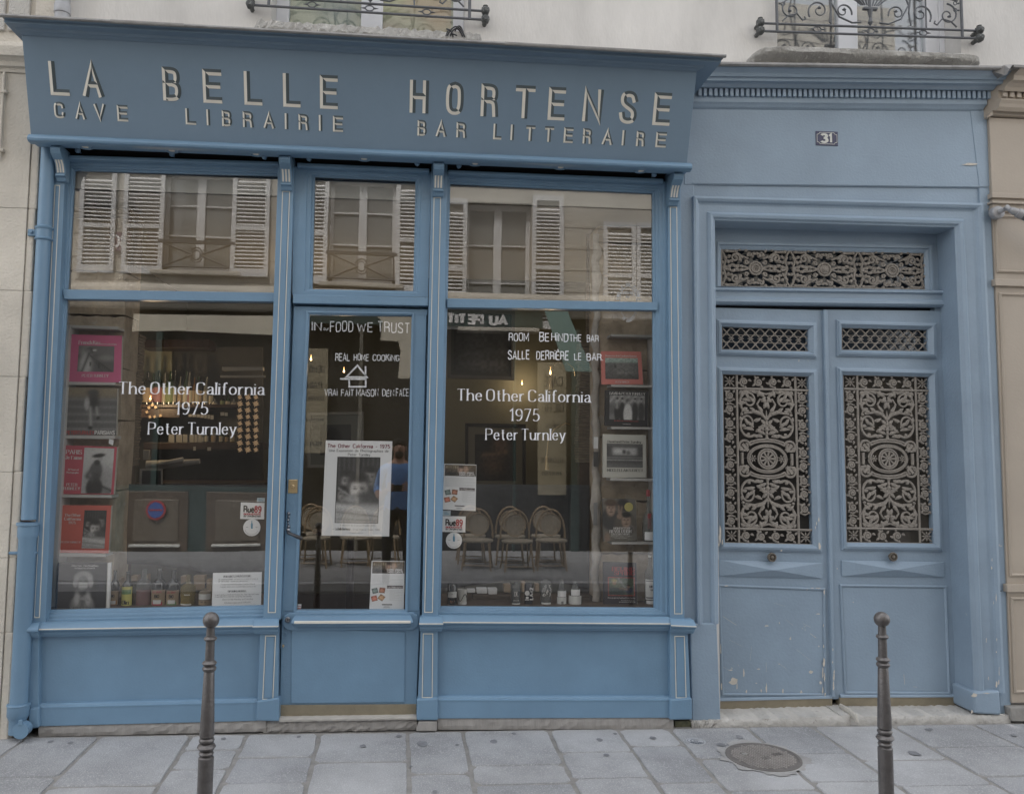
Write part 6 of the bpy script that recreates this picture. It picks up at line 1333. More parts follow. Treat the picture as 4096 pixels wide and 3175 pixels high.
t('PARIS', .05, .34, .83, .08, ltx); t("Je t'aime", .04, .35, .72, .07, ltx); t('30 Years of', .10, .31, .49, .035, ltx, name='subtitle'); t('Photographs', .08, .31, .43, .035, ltx, name='subtitle'); t('PETER', .10, .30, .17, .055, ltx, name='author'); t('TURNLEY', .04, .36, .09, .055, ltx, name='author')
pc_ = Pic(44, 56, g_(.40)); pc_.band(.55, 1.1, g_(.55), .1).ell(.75, .3, .35, .25, g_(.30), .3).ell(.45, .50, .20, .22, g_(.10), .08).ell(.42, .12, .28, .24, g_(.03), .06).rect(.36, .28, .60, .45, g_(.06), .03).line(.30, .55, .16, .38, .05, g_(.10), .02).line(.16, .38, .34, .30, .04, g_(.09), .02).ell(.56, .76, .08, .075, g_(.38), .1).ell(.50, .835, .22, .045, g_(.02), .12, .1).ell(.46, .68, .10, .06, g_(.05), .1)
for k in range(7): pc_.line(.55 + k * .06, .0, .70 + k * .06, .17 - k * .015, .010, g_(.03))
pc_.line(.40, .24, 1, .06, .014, g_(.03)).noise(.14); p(pc_, .385, .02, .955, .965)
b_, t, p = book('vermilion book with a dim photo of children, fourth on the left shelves', qpx('X', 40, 1062, 322, 1064, 306, 1338, 12, 1334), YB, .024, verm)
t('The Other', .08, .40, .77, .055, ltx); t('California', .08, .40, .69, .055, ltx); t('1975', .17, .31, .61, .055, ltx); t('PETER TURNLEY', .06, .44, .21, .035, ltx, name='author')
def kids(nx, ny):
    q = Pic(nx, ny, g_(.035)); 
    for k in range(9): q.line(.05 + k * .11, .55, .04 + k * .115, 1, .012, g_(.11), .02)
    q.face(.25, .62, .13, .30).face(.78, .69, .12, .36).face(.52, .50, .185, .60).face(.14, .42, .10, .24)
    q.ell(.75, .38, .35, .10, g_(.10), .2).ell(.35, .36, .16, .05, g_(.34), .2).band(-.1, .28, g_(.42), .02).line(0, .26, 1, .16, .02, g_(.60), .02).line(0, .16, 1, .10, .006, g_(.2)).line(0, .05, 1, .03, .008, g_(.28)).line(.05, .52, .5, .33, .012, g_(.30)).noise(.2)
    return q
p(kids(36, 50), .47, .10, .92, .90)
b_, t, p = book('black book with a figure in cap and mask, lowest on the left shelves', qpx('X', 18, 1392, 300, 1392, 290, 1666, 0, 1660), .155, .026, blk)
t('A New York - Paris Visual Diary', .28, .82, .925, .032, ltx, name='subtitle'); t('The Human Face of Covid-19', .34, .75, .875, .028, ltx, name='subtitle'); t('PETER TURNLEY', .30, .78, .005, .045, ltx, name='author')
pc_ = Pic(66, 90, g_(.020)); pc_.ell(.5, .14, .40, .20, g_(.22), .04).rect(.06, -.1, .94, .12, g_(.22), .03).line(.5, .30, .30, .0, .02, g_(.06), .015).line(.5, .30, .70, .0, .02, g_(.06), .015).ell(.30, .22, .10, .18, g_(.46), .2).ell(.70, .22, .10, .18, g_(.42), .2).rect(.46, .0, .54, .38, g_(.06), .03).ell(.5, .80, .34, .17, g_(.40), .06).ell(.22, .66, .10, .12, g_(.30), .1).ell(.78, .66, .10, .12, g_(.30), .1).ell(.5, .66, .20, .20, g_(.16), .06).ell(.42, .64, .08, .14, g_(.26), .4).rect(.34, .54, .67, .66, g_(.55), .015).line(.36, .60, .66, .60, .006, g_(.2), .01).ell(.41, .715, .05, .012, g_(.05), .3).ell(.60, .715, .05, .012, g_(.05), .3)
for k in range(5): pc_.line(.38 + k * .05, .22, .58 + k * .045, .30 - k * .03, .016, g_(.30 + .03 * (k % 2)), .01)
for k in range(6): pc_.line(.22 + k * .11, .84, .30 + k * .08, .95, .006, g_(.20), .02)
pc_.noise(.12); p(pc_, .26, .06, .80, .84)
# white side strip at the right of that book
q = Q4(qpx('X', 303, 1392, 321, 1391, 309, 1664, 292, 1666), .16); tag(MB().prism(q, .02).build('white_folder', paper), 'narrow white folder edge standing right of the black masked book', 'folder')
# right shelves
b_, t, p = book('coral book with a pale green and grey photo, topmost on the right shelves', qpx('W', 40, 38, 290, 42, 303, 248, 42, 246), YB, .022, coral)
t('Momentos de la Condición Humana', .10, .87, .84, .05, ltx); t('PETER TURNLEY', .33, .66, .05, .05, ltx, name='author')
pc_ = Pic(50, 36, g_(.11)); pc_.band(.78, 1.2, (.36, .46, .42), .02).ell(.55, .55, .3, .2, g_(.18), .4).line(.5, .5, .9, .0, .01, g_(.05)).ell(.30, .6, .03, .09, g_(.04), .2).ell(.6, .3, .2, .06, g_(.22), .4).band(-.1, .12, g_(.07), .05).noise(.25, 2); p(pc_, .09, .16, .90, .80)
b_, t, p = book('black book with a photo of a wedding party, second on the right shelves', qpx('W', 65, 282, 335, 288, 332, 512, 62, 505), YB, .022, blk)
t('DAVID & PETER TURNLEY', .10, .92, .88, .065, ltx, wt=.10); t('IN TIMES OF WAR AND PEACE', .22, .78, .13, .03, rtx, name='subtitle'); t('Introduction', .42, .60, .05, .02, ltx, name='subtitle')
pc_ = Pic(60, 40, g_(.12)); pc_.band(.70, 1.1, g_(.24), .08).band(-.1, .2, g_(.20), .05)
for k in range(6): pc_.line(.0 + k * .2, .72, .15 + k * .2, .98, .02, g_(.45), .02)
for cx_, lum in ((.22, .03), (.36, .03), (.72, .04), (.90, .06)): pc_.ell(cx_, .30, .085, .42, g_(lum), .06).ell(cx_, .80, .030, .07, g_(.36), .1).ell(cx_, .87, .034, .04, g_(.02), .2)
pc_.ell(.52, .22, .12, .45, g_(.62), .06).ell(.53, .74, .03, .06, g_(.40), .1).ell(.50, .80, .05, .08, g_(.10), .2).rect(.19, .45, .23, .78, g_(.5), .02).noise(.22); p(pc_, .10, .18, .92, .86)
b_, t, p = book('cream book with a photo through a car windscreen, third on the right shelves', qpx('W', 50, 558, 320, 565, 322, 832, 50, 830), YB, .022, crm)
t('David and Peter Turnley', .11, .88, .81, .05, ink); t('MCCLELLAN STREET', .10, .92, .145, .055, ink)
pc_ = Pic(56, 40, g_(.08)); pc_.band(.30, .33, g_(.42), .01).band(.40, .43, g_(.30), .01).band(-.1, .15, g_(.16), .04).band(.92, 1.1, g_(.14), .03).rect(.16, .52, .84, .84, g_(.30), .02).rect(.19, .55, .81, .80, g_(.46), .02).ell(.48, .66, .05, .09, g_(.05), .2).ell(.60, .62, .06, .08, g_(.14), .2).ell(.32, .68, .08, .06, g_(.6), .3).noise(.22); p(pc_, .085, .235, .92, .79)
b_, t, p = book('book cover of three figures with a yellow disc, fourth on the right shelves', qpx('W', 46, 960, 255, 965, 262, 1228, 52, 1230), YB, .020, flat('brown_cover', (.10, .085, .07)))
pc_ = Pic(50, 64, (.16, .15, .13)); sk = lambda l: (l, l * .72, l * .55)
def pface(q, cx_, cy_, r_, l):
    q.ell(cx_, cy_, r_, r_ * 1.25, sk(l), .07).ell(cx_ - .3 * r_, cy_, r_ * .5, r_ * .8, sk(l * 1.15), .4)
    for k in (-1, 1): q.ell(cx_ + k * .4 * r_, cy_ + .2 * r_, r_ * .2, r_ * .10, sk(.05), .3)
    q.ell(cx_, cy_ - .15 * r_, r_ * .16, r_ * .25, sk(l * .6), .4).ell(cx_, cy_ - .6 * r_, r_ * .4, r_ * .1, sk(.08), .3)
pc_.ell(.22, .52, .28, .26, (.05, .05, .05), .06).ell(.68, .40, .34, .28, (.10, .09, .075), .06).ell(.62, .85, .2, .16, (.03, .03, .03), .1); pface(pc_, .25, .76, .13, .34); pc_.ell(.25, .89, .19, .075, (.09, .06, .045), .1).ell(.25, .935, .14, .05, (.10, .07, .05), .1)
pface(pc_, .70, .48, .13, .32); pc_.ell(.70, .62, .15, .07, (.02, .02, .02), .1).line(.50, .60, .48, .82, .022, sk(.30), .012).line(.52, .60, .58, .80, .022, sk(.28), .012).ell(.50, .58, .08, .06, sk(.28), .1).ell(.12, .08, .08, .12, sk(.26), .1).noise(.15)
p(pc_, 0, 0, 1, 1)
for s_, u0, u1, v, cp_ in (('MOMENTS OF', .32, .82, .28, .05), ('REVOLUTION', .20, .84, .20, .065), ('EASTERN EUROPE', .24, .80, .145, .04)): t(s_, u0, u1, v, cp_, ltx, wt=.11)
t('PHOTOGRAPHS BY DAVID AND PETER TURNLEY', .22, .84, .105, .018, ltx, name='subtitle'); t('TEXT BY MORT ROSENBLUM', .32, .72, .07, .018, ltx, name='subtitle')
q = Q4(qpx('W', 211, 1014, 212, 1014, 212, 1015, 211, 1015), YB); MB().lathe([(.0268, 0), (.0, -.0003)], q[0] + Vector((0, -.002, 0)), 24, axis='Y').build('yellow_disc', flat('yellow_sticker', (.45, .40, .14)), b_)
b_, t, p = book('dark book with red lettering and a photo of a car, lowest on the right shelves', qpx('W', 52, 1360, 260, 1365, 264, 1636, 55, 1634), YB, .022, flat('charcoal_cover', (.045, .042, .048)))
t('BEIJING', .27, .93, .81, .085, rtx, wt=.09); t('SPRING', .33, .93, .715, .085, rtx, wt=.09); t('Photographs by David and Peter Turnley', .12, .94, .175, .028, ltx, name='subtitle'); t('Text by Melinda Liu', .52, .92, .12, .02, ltx, name='subtitle'); t('Introduction by Orville Schell', .46, .94, .085, .02, ltx, name='subtitle')
pc_ = Pic(56, 36, (.10, .13, .09)); pc_.rect(0, 0, .035, 1, (.42, .07, .06), .003).rect(.965, 0, 1, 1, (.42, .07, .06), .003).band(-.1, .04, (.42, .07, .06), .003).band(.96, 1.1, (.42, .07, .06), .003).rect(.04, .05, .60, .45, (.04, .06, .055), .02).rect(.12, .45, .52, .88, (.20, .22, .16), .03).ell(.24, .70, .07, .12, (.36, .24, .16), .1).ell(.24, .82, .09, .07, (.36, .30, .12), .2).line(.40, .92, .62, .45, .02, (.35, .36, .34), .02).ell(.78, .30, .15, .18, (.05, .06, .10), .1).ell(.76, .50, .06, .09, (.26, .17, .12), .1).ell(.76, .57, .07, .05, (.02, .02, .02), .2).line(.45, .40, .72, .35, .03, (.30, .20, .14), .02).noise(.3, 2)
p(pc_, .13, .235, .94, .665)
# ledges and trims
led = mat('ledge_white', (.45, .44, .42), .5, var=.08, vs=8)
sh = thing('book_ledges', 'white ledges carrying the books on the left stone pier', 'shelf', U((330, 2440), .30))
for px in (qpx('X', 82, 28, 362, 38, 362, 54, 82, 46), qpx('X', 66, 353, 346, 358, 346, 373, 66, 371), qpx('X', 52, 660, 342, 664, 342, 682, 52, 680), qpx('X', 30, 1000, 326, 1004, 326, 1020, 30, 1018), qpx('X', 8, 1338, 292, 1342, 292, 1358, 8, 1356)):
    MB().pq(px, .225, .11).build('ledge', led, sh, bevel=.001)
MB().pq(qpx('X', 62, 28, 84, 28, -2, 1665, -30, 1665), .20, .14).build('side_trim', led, sh, bevel=.002)
sh = thing('book_ledges', 'white ledges carrying the books on the right stone pier', 'shelf', U((2520, 2440), .30))
for px in (qpx('W', 100, -68, 372, -62, 372, -48, 100, -54), qpx('W', 102, 248, 369, 252, 369, 266, 102, 262), qpx('W', 102, 511, 370, 515, 370, 529, 102, 526), qpx('W', 98, 832, 376, 838, 376, 853, 98, 850), qpx('W', 104, 1234, 376, 1236, 376, 1249, 104, 1249), qpx('W', 102, 1638, 374, 1641, 374, 1653, 102, 1651)):
    MB().pq(px, .225, .11).build('ledge', led, sh, bevel=.001)
MB().pq(qpx('W', 368, -70, 378, -70, 392, 1656, 380, 1656), .20, .14).build('side_trim', led, sh, bevel=.002)
# price tag and small prints on the stone
tag(MB().pq(cs('I', 945, 583, 968, 583, 966, 645, 944, 642), .30, .001).build('paper_slip', paper), 'small white slip stuck to the stone edge beside the cream book', 'note')
tag(MB().pq(cs('I', 942, 660, 969, 660, 966, 738, 944, 736), .30, .001).build('small_print', flat('small_dark_print', (.07, .07, .07))), 'small dark print stuck to the stone edge above the folded one', 'print')
tag(MB().pq(cs('I', 944, 924, 964, 924, 962, 1040, 942, 1042), .30, .001).build('small_print', flat('small_grey_print', (.25, .25, .25))), 'narrow grey print stuck low on the stone edge', 'print')
tag(MB().pq(cs('G', 570, 592, 592, 600, 588, 626, 566, 616), .22, .001).build('price_tag', paper), 'small white price tag under the second book on the left', 'tag')
# ---------------------------------------------------------------- bottles in the windows
def clearish(nm, col, a): 
    m = bpy.data.materials.get(nm)
    if m: return m
    m = bpy.data.materials.new(nm); m.use_nodes = True; N = m.node_tree.nodes; L = m.node_tree.links; N.clear()
    o = N.new('ShaderNodeOutputMaterial'); mx = N.new('ShaderNodeMixShader'); tr = N.new('ShaderNodeBsdfTransparent'); pb = N.new('ShaderNodeBsdfPrincipled'); mx.inputs[0].default_value = a
    pb.inputs['Base Color'].default_value = tuple(col) + (1,); pb.inputs['Roughness'].default_value = .06; tr.inputs[0].default_value = tuple(min(1, .45 + x) for x in col) + (1,)
    L.new(tr.outputs[0], mx.inputs[1]); L.new(pb.outputs[0], mx.inputs[2]); L.new(mx.outputs[0], o.inputs[0]); return m
g_dark = mat('dark_bottle_glass', (.018, .020, .018), .08, spec=.8); g_clear = clearish('clear_bottle_glass', (.30, .31, .30), .30); g_amb = clearish('pale_amber_glass', (.33, .27, .12), .45)
kraft = flat('kraft_label', (.33, .25, .165), .8); yel = flat('yellow_label', (.50, .47, .14), .7); rose = flat('rose_liquid', (.36, .10, .10), .2); wht = flat('white_label', (.60, .60, .58), .7); grn = flat('green_print', (.13, .24, .10)); rdp = flat('red_oval', (.40, .05, .08)); org = flat('orange_print', (.42, .20, .08)); amb = flat('amber_liquid', (.32, .24, .06), .2)
def bottle(lbl, k, x, yt, yb, hw, Y, gm, shape='wine', labels=(), liquid=None, cap=None, cat='bottle', name='bottle', texts=(), grp=None, zfix=None):
    b0 = U(c(k, x, yb), Y); H = U(c(k, x, yt), Y).z - b0.z; R = hw * CR[k][2] / 3300 * (Y - CAM.y) 
    o = thing(name, lbl, cat, (b0.x, Y, b0.z), grp); S_ = {'wine': [(0, 0), (1, 0), (1, .60), (.92, .66), (.60, .73), (.32, .78), (.29, .97), (.36, .975), (.36, 1), (0, 1)],
        'flat': [(0, 0), (1, 0), (1, .86), (.9, .92), (.4, .95), (.35, 1), (0, 1)], 'can': [(0, 0), (.95, 0), (1, .03), (1, .93), (.85, 1), (0, 1)], 'cone': [(0, 0), (1, 0), (1, .40), (.80, .42), (.72, .60), (.36, .92), (.3, 1), (0, 1)],
        'flask': [(0, 0), (.8, 0), (1, .12), (1, .40), (.80, .52), (.30, .60), (.24, .92), (0, .92)], 'pump': [(0, 0), (1, 0), (1, .62), (.9, .68), (.42, .72), (.40, .80), (0, .80)], 'cup': [(0, 0), (.85, 0), (1, 1), (.9, 1), (.8, .1)]}[shape]
    MB().lathe([(max(r * R, .0002), h * H) for r, h in S_], (b0.x, Y, b0.z), 20).build('glass' if name == 'bottle' else 'body', gm, o, smooth=40)
    if liquid: MB().lathe([(.0002, .003), (R * .93, .003), (R * .93, H * liquid[1]), (.0002, H * liquid[1])], (b0.x, Y, b0.z), 18).build('liquid', liquid[0], o, smooth=40)
    if cap: MB().lathe([(R * cap[1], H * cap[2]), (R * cap[1], H * 1.0), (.0002, H * 1.005)], (b0.x, Y, b0.z), 14).build('cap', cap[0], o, smooth=40)
    def band(z0, z1, m_, a0=-1.25, a1=1.25, rr=1.015, nm='label'):
        n = 14; v = []; mb = MB()
        for zz in (z0, z1): v += [Vector((b0.x + R * rr * math.sin(a0 + (a1 - a0) * t / n), Y - R * rr * math.cos(a0 + (a1 - a0) * t / n), b0.z + H * zz)) for t in range(n + 1)]
        mb.add(v, [(t, t + 1, n + 2 + t, n + 1 + t) for t in range(n)]); return mb.build(nm, m_, o)
    for L_ in labels: band(*L_)
    for s_, u0, u1, z, cp_, m_, st_, wt_ in texts:
        mb = MB(); pen_text(mb, s_, Vector((b0.x + R * u0, Y - R * 1.05, b0.z + H * z)), Vector((b0.x + R * u1, Y - R * 1.05, b0.z + H * z)), H * cp_, st_, wt_); mb.build('lettering', m_, o)
    return o
YL = .27
bottle('dark syrup bottle with an orange kraft label, first right of the masked book', 'R', 618, 195, 576, 44, YL, g_dark, labels=[(.0, .50, kraft), (.03, .26, org, -.9, .9, 1.03), (.16, .25, wht, -.6, .6, 1.045)], texts=[('BIO', -.35, .35, .34, .06, ink, 'sans', .1)])
bottle('dark oil bottle with a tall yellow label in the left window', 'R', 744, 208, 572, 50, YL - .02, g_dark, labels=[(.01, .62, yel), (.42, .54, grn, -1.0, 1.0, 1.02)], texts=[('Oliri', -.55, .6, .16, .10, ink, 'serif', .1)], cap=(ink, .36, .96))
bottle('clear bottle of red drink in the left window', 'R', 903, 183, 569, 72, YL, g_clear, labels=[(.0, .10, wht, -1.2, -.3)], liquid=(rose, .50))
bottle('dark syrup bottle with a kraft label and red oval', 'R', 1052, 182, 567, 66, YL, g_dark, labels=[(.0, .50, kraft), (.02, .20, rdp, -.75, .75, 1.02), (.15, .25, wht, -.55, .55, 1.035)], texts=[('LES SIROPS', -.6, .6, .43, .045, rdp, 'sans', .08), ('BIO', -.3, .3, .31, .07, ink, 'sans', .1)])
bottle('dark syrup bottle with a kraft label and green oval', 'R', 1190, 194, 565, 61, YL, g_dark, labels=[(.0, .50, kraft), (.02, .20, grn, -.75, .75, 1.02), (.15, .25, wht, -.55, .55, 1.035)], texts=[('LES SIROPS', -.6, .6, .43, .045, rdp, 'sans', .08), ('BIO', -.3, .3, .31, .07, ink, 'sans', .1)])
bottle('pale amber bottle with a white tag in the left window', 'R', 1335, 240, 562, 68, YL, g_amb, labels=[(.0, .17, wht, -.9, .7), (.42, .45, ltx, -.3, .5)], liquid=(amb, .42))
bottle('short pump bottle with a white tag beside the opening hours notice', 'R', 1502, 320, 560, 57, YL, mat('pump_body', (.23, .19, .14), .4), 'pump', labels=[(.38, .60, wht), (.02, .34, kraft)], cap=(ink, .12, .78), texts=[('30 CL', -.5, .5, .26, .05, ink, 'sans', .08)])
tagm = [(.06, .0)]
bottle('squat dark bottle with a white tag and a W in the right window', 'S', 158, 195, 405, 45, YL, g_dark, 'can', labels=[(.42, .68, wht, -1.1, 1.1, 1.02)], texts=[('W', -.4, .4, .17, .13, flat('copper_print', (.40, .22, .14)), 'sans', .09), ('20 €', -.2, .3, .56, .05, ink, 'sans', .08)])
o_ = bottle('white cup tied with a black cord in the right window', 'S', 252, 245, 405, 43, YL, mat('white_china', (.55, .54, .50), .4), 'cup', labels=[(.0, .30, wht, -1.1, 1.1, 1.03)], cat='cup', name='cup')
oo = o_.location; Rc = 43 * .4304 / 3300 * 4.96
MB().tube([oo + Vector((Rc * 1.05 * math.sin(a), -Rc * 1.05 * math.cos(a), .055 + .02 * math.sin(a * 3))) for a in [-1.5 + 3 * t / 14 for t in range(15)]], .0018, 5).build('cord', ink, o_)
MB().tube([oo + Vector((-.03 + .04 * math.cos(a), -.04, .11 + .07 * math.sin(a))) for a in [3.0 - 3 * t / 10 for t in range(11)]], .0018, 5).build('cord', ink, o_)
bottle('clear flat bottle lettered DL in the right window', 'S', 750, 180, 412, 42, YL, g_clear, 'flat', labels=[(.0, .18, wht, -1.1, 1.1, 1.02), (.0, .8, mat('dark_content', (.05, .048, .045), .3), -1.5, 1.5, .96)], texts=[('DL', -.45, .45, .48, .16, ltx, 'serif', .1), ('DISTILLERIE', -.6, .6, .28, .04, ltx, 'sans', .08)])
o_ = bottle('slim black bottle with white LA42 lettering and a small white logo', 'S', 868, 190, 412, 38, YL, flat('black_can', (.03, .03, .035), .25), 'can', labels=[(.0, .11, wht, -1.1, .6, 1.03)])
mb = MB(); q0 = o_.location; mb.add([], []); hz = U(c('S', 868, 190), YL).z - q0.z
pen_text(mb, 'LA42', q0 + Vector((.022, -.030, hz * .36)), q0 + Vector((.022, -.030, hz * .84)), .018, 'sans', .13, up=(-1, 0, 0)); mb.build('lettering', ltx, o_)
mb = MB(); mb.lathe([(.0145, 0), (.0, -.0004)], q0 + Vector((-.012, -.030, hz * .62)), 16, axis='Y'); mb.box(q0.x - .020, q0.x - .004, q0.y - .031, q0.y - .030, q0.z + hz * .38, q0.z + hz * .48); mb.box(q0.x - .026, q0.x + .0, q0.y - .031, q0.y - .030, q0.z + hz * .33, q0.z + hz * .36); mb.build('logo', ltx, o_)
o_ = bottle('clear square bottle with a white coral pattern in the right window', 'S', 1028, 150, 415, 50, YL, g_clear, 'flat', labels=[(.0, .20, wht, -1.0, 1.0, 1.02)])
mb = MB(); q0 = o_.location; Rr_ = 50 * .4304 / 3300 * 4.96; rr = random.Random(2)
for k in range(26):
    x_, z_ = rr.uniform(-.8, .8) * Rr_, hz * rr.uniform(.60, 1.0); pts = []
    for t in range(5): pts.append((x_, z_)); x_ += rr.uniform(-.5, .5) * Rr_ * .35; z_ -= .004
    Lp, Rp = ribbon(pts, lambda a, b: .0016); P_ = lambda p: q0 + Vector((max(-Rr_ * .9, min(Rr_ * .9, p[0])), -Rr_ * 1.04, p[1])); n = 5
    mb.add([P_(p) for p in Lp] + [P_(p) for p in Rp], [(i, i + 1, n + i + 1, n + i) for i in range(n - 1)])
mb.build('coral_pattern', ltx, o_)['kind'] = 'stuff'
bottle('white box and pointed clear bottle right of the coral bottle', 'S', 1176, 155, 418, 43, YL, g_clear, 'cone', labels=[(.0, .40, wht, -1.5, 1.5, 1.03), (.41, .62, paper, -1.2, 1.2, 1.0)], texts=[('I', -.0, .01, .10, .16, greyink, 'sans', .25)])
bottle('wide white canister with a dark pointed bottle, rightmost of the row', 'S', 1300, 178, 421, 58, YL, g_clear, 'cone', labels=[(.0, .50, wht, -1.5, 1.5, 1.03), (.51, .74, paper, -1.0, 1.0, .86)])
bottle('clear gin bottle with a white patterned label beside the dark book with red lettering', 'S', 2000, -85, 403, 51, YL, g_clear, labels=[(.14, .52, wht), (.0, .12, paper, -1.0, 1.0), (.16, .19, greyink, -1.1, 1.1, 1.03), (.48, .50, greyink, -1.1, 1.1, 1.03)], liquid=(flat('clear_liquid', (.34, .34, .33), .2), .10), texts=[('NINE', -.4, .45, .37, .04, ink, 'serif', .12), ('GIN', -.2, .3, .31, .03, ink, 'serif', .12)], cap=(wht, .33, .93))
bottle('round flask with a red stopper on the shelf beside the yellow-disc book', 'I', 1229, 858, 1128, 32, .27, g_clear, 'flask', labels=[(.04, .20, paper, -.9, 1.0), (.25, .55, flat('flask_red', (.28, .04, .05)), -.4, .3, .9)], cap=(flat('red_wax', (.36, .05, .06)), .32, .88))
# cartons and cups at the back of both windows
bx = 0
for k_, px, nm, lb, m_ in (('S', (388, 240, 486, 238, 484, 286, 390, 285), 'card', 'white card lying left of the second card behind the right window', paper), ('S', (494, 240, 578, 240, 575, 296, 496, 290), 'card', 'white card with a bent corner, second behind the right window', paper),
        ('S', (300, 252, 374, 250, 372, 278, 302, 278), 'card', 'low white card next to the corded cup', paper), ('S', (640, 205, 702, 198, 702, 278, 642, 276), 'carton', 'pale brown carton left of the DL bottle', kraft), ('S', (806, 180, 842, 178, 842, 270, 808, 270), 'carton', 'narrow dull carton behind the slim black bottle', kraft), ('S', (932, 196, 968, 196, 968, 268, 934, 268), 'carton', 'narrow dull carton left of the coral bottle', kraft),
        ('S', (1370, 312, 1436, 312, 1436, 404, 1372, 404), 'carton', 'dark carton right of the wide canister', plm),
        ('R', (787, 248, 852, 248, 850, 300, 788, 300), 'carton', 'kraft carton behind the yellow-labelled bottle', kraft), ('R', (930, 238, 948, 238, 948, 330, 930, 330), 'carton', 'thin kraft carton behind the red drink', kraft), ('R', (1268, 252, 1330, 250, 1330, 300, 1270, 330), 'carton', 'kraft carton behind the amber bottle', kraft),
        ('R', (1392, 250, 1500, 248, 1505, 385, 1400, 388), 'carton', 'kraft carton printed with a faint drawing behind the pump bottle', kraft), ('R', (1520, 285, 1566, 285, 1570, 480, 1524, 480), 'carton', 'kraft carton at the right end of the left window', kraft), ('R', (640, 275, 690, 275, 690, 360, 642, 360), 'carton', 'dull carton between the first two bottles', kraft)):
    tag(MB().pq(cs(k_, *px), .44, .06).build(nm, m_, bevel=.002), lb, nm)
tag(MB().box(U(c('S', 350, 300), .42).x, U(c('S', 700, 300), .42).x, .40, .50, ZR, pz('S', 500, 296, .42)).build('wooden_crate', plm, bevel=.004), 'dark wooden crate behind the corded cup in the right window', 'crate')
# ---------------------------------------------------------------- notices, posters and stickers on the glass
YN = YG + .008
def sheet_of(lbl, nm, cat, px, m=paper, Y=YN):
    q = Q4(px, Y); o = thing(nm, lbl, cat, ((q[2].x + q[3].x) / 2, Y, q[3].z)); MB().prism(q, .0012).build('sheet', m, o)
    F = lambda u, v: (px[3][0] * (1 - u) * (1 - v) + px[2][0] * u * (1 - v) + px[1][0] * u * v + px[0][0] * (1 - u) * v, px[3][1] * (1 - u) * (1 - v) + px[2][1] * u * (1 - v) + px[1][1] * u * v + px[0][1] * (1 - u) * v)
    P = lambda u, v: U(F(u, v), Y)
    def text(s, u0, u1, v, cap, m_=ink, style='serif', wt=.09, name='text_line'):
        mb = MB(); pen_text(mb, s, P(u0, v), P(u1, v), (P(u0, v + cap) - P(u0, v)).length, style, wt, lift=-.0008); return mb.build(name, m_, o)
    def pic(p_, u0, v0, u1, v1, nm_='photo'): return p_.build(nm_, [P(u0, v0), P(u1, v0), P(u1, v1), P(u0, v1)], o, -.0006)
    def blk_(u0, v0, u1, v1, m_, nm_='bar', off=.0007): mb = MB(); mb.add([P(u0, v0) + Vector((0, -off, 0)), P(u1, v0) + Vector((0, -off, 0)), P(u1, v1) + Vector((0, -off, 0)), P(u0, v1) + Vector((0, -off, 0))], [(0, 1, 2, 3)]); return mb.build(nm_, m_, o)
    return o, text, pic, blk_
o, t, p, k_ = sheet_of('white opening hours notice in the lower right corner of the left window', 'notice', 'notice', cs('R', 1582, 220, 2056, 211, 2048, 545, 1570, 555))
for s_, u0, u1, v, cp_, m_, w_ in (("HORAIRES D'OUVERTURE :", .22, .80, .865, .055, ink, .10), ('DE 17H30 A 02H00 :', .12, .42, .79, .035, greyink, .09), ('MERCREDI, JEUDI & VENDREDI', .44, .92, .79, .035, greyink, .06), ('DE 13H A 02H :', .12, .34, .73, .035, greyink, .09), ('SAMEDI & DIMANCHE', .37, .72, .73, .035, greyink, .06), ('Fermeture Hebdomadaire Lundi et Mardi', .18, .86, .645, .04, greyink, .06), ("CUISINE OUVERTE EN CONTINU JUSQU'A 1H", .16, .88, .57, .035, greyink, .06),
        ('OPENING HOURS :', .32, .70, .435, .05, ink, .10), ('From 5:30 Pm to 02:00 AM: Wednesday, Thursday and Friday', .06, .95, .345, .035, greyink, .08), ('From 1:00 PM to 2:00 AM: Saturday and Sunday', .06, .80, .29, .035, greyink, .08), ('Close weekly Monday and Tuesday', .21, .83, .205, .045, greyink, .06), ('Kitchen open until 1:00 AM', .26, .78, .11, .045, greyink, .06)): t(s_, u0, u1, v, cp_, m_, wt=w_)
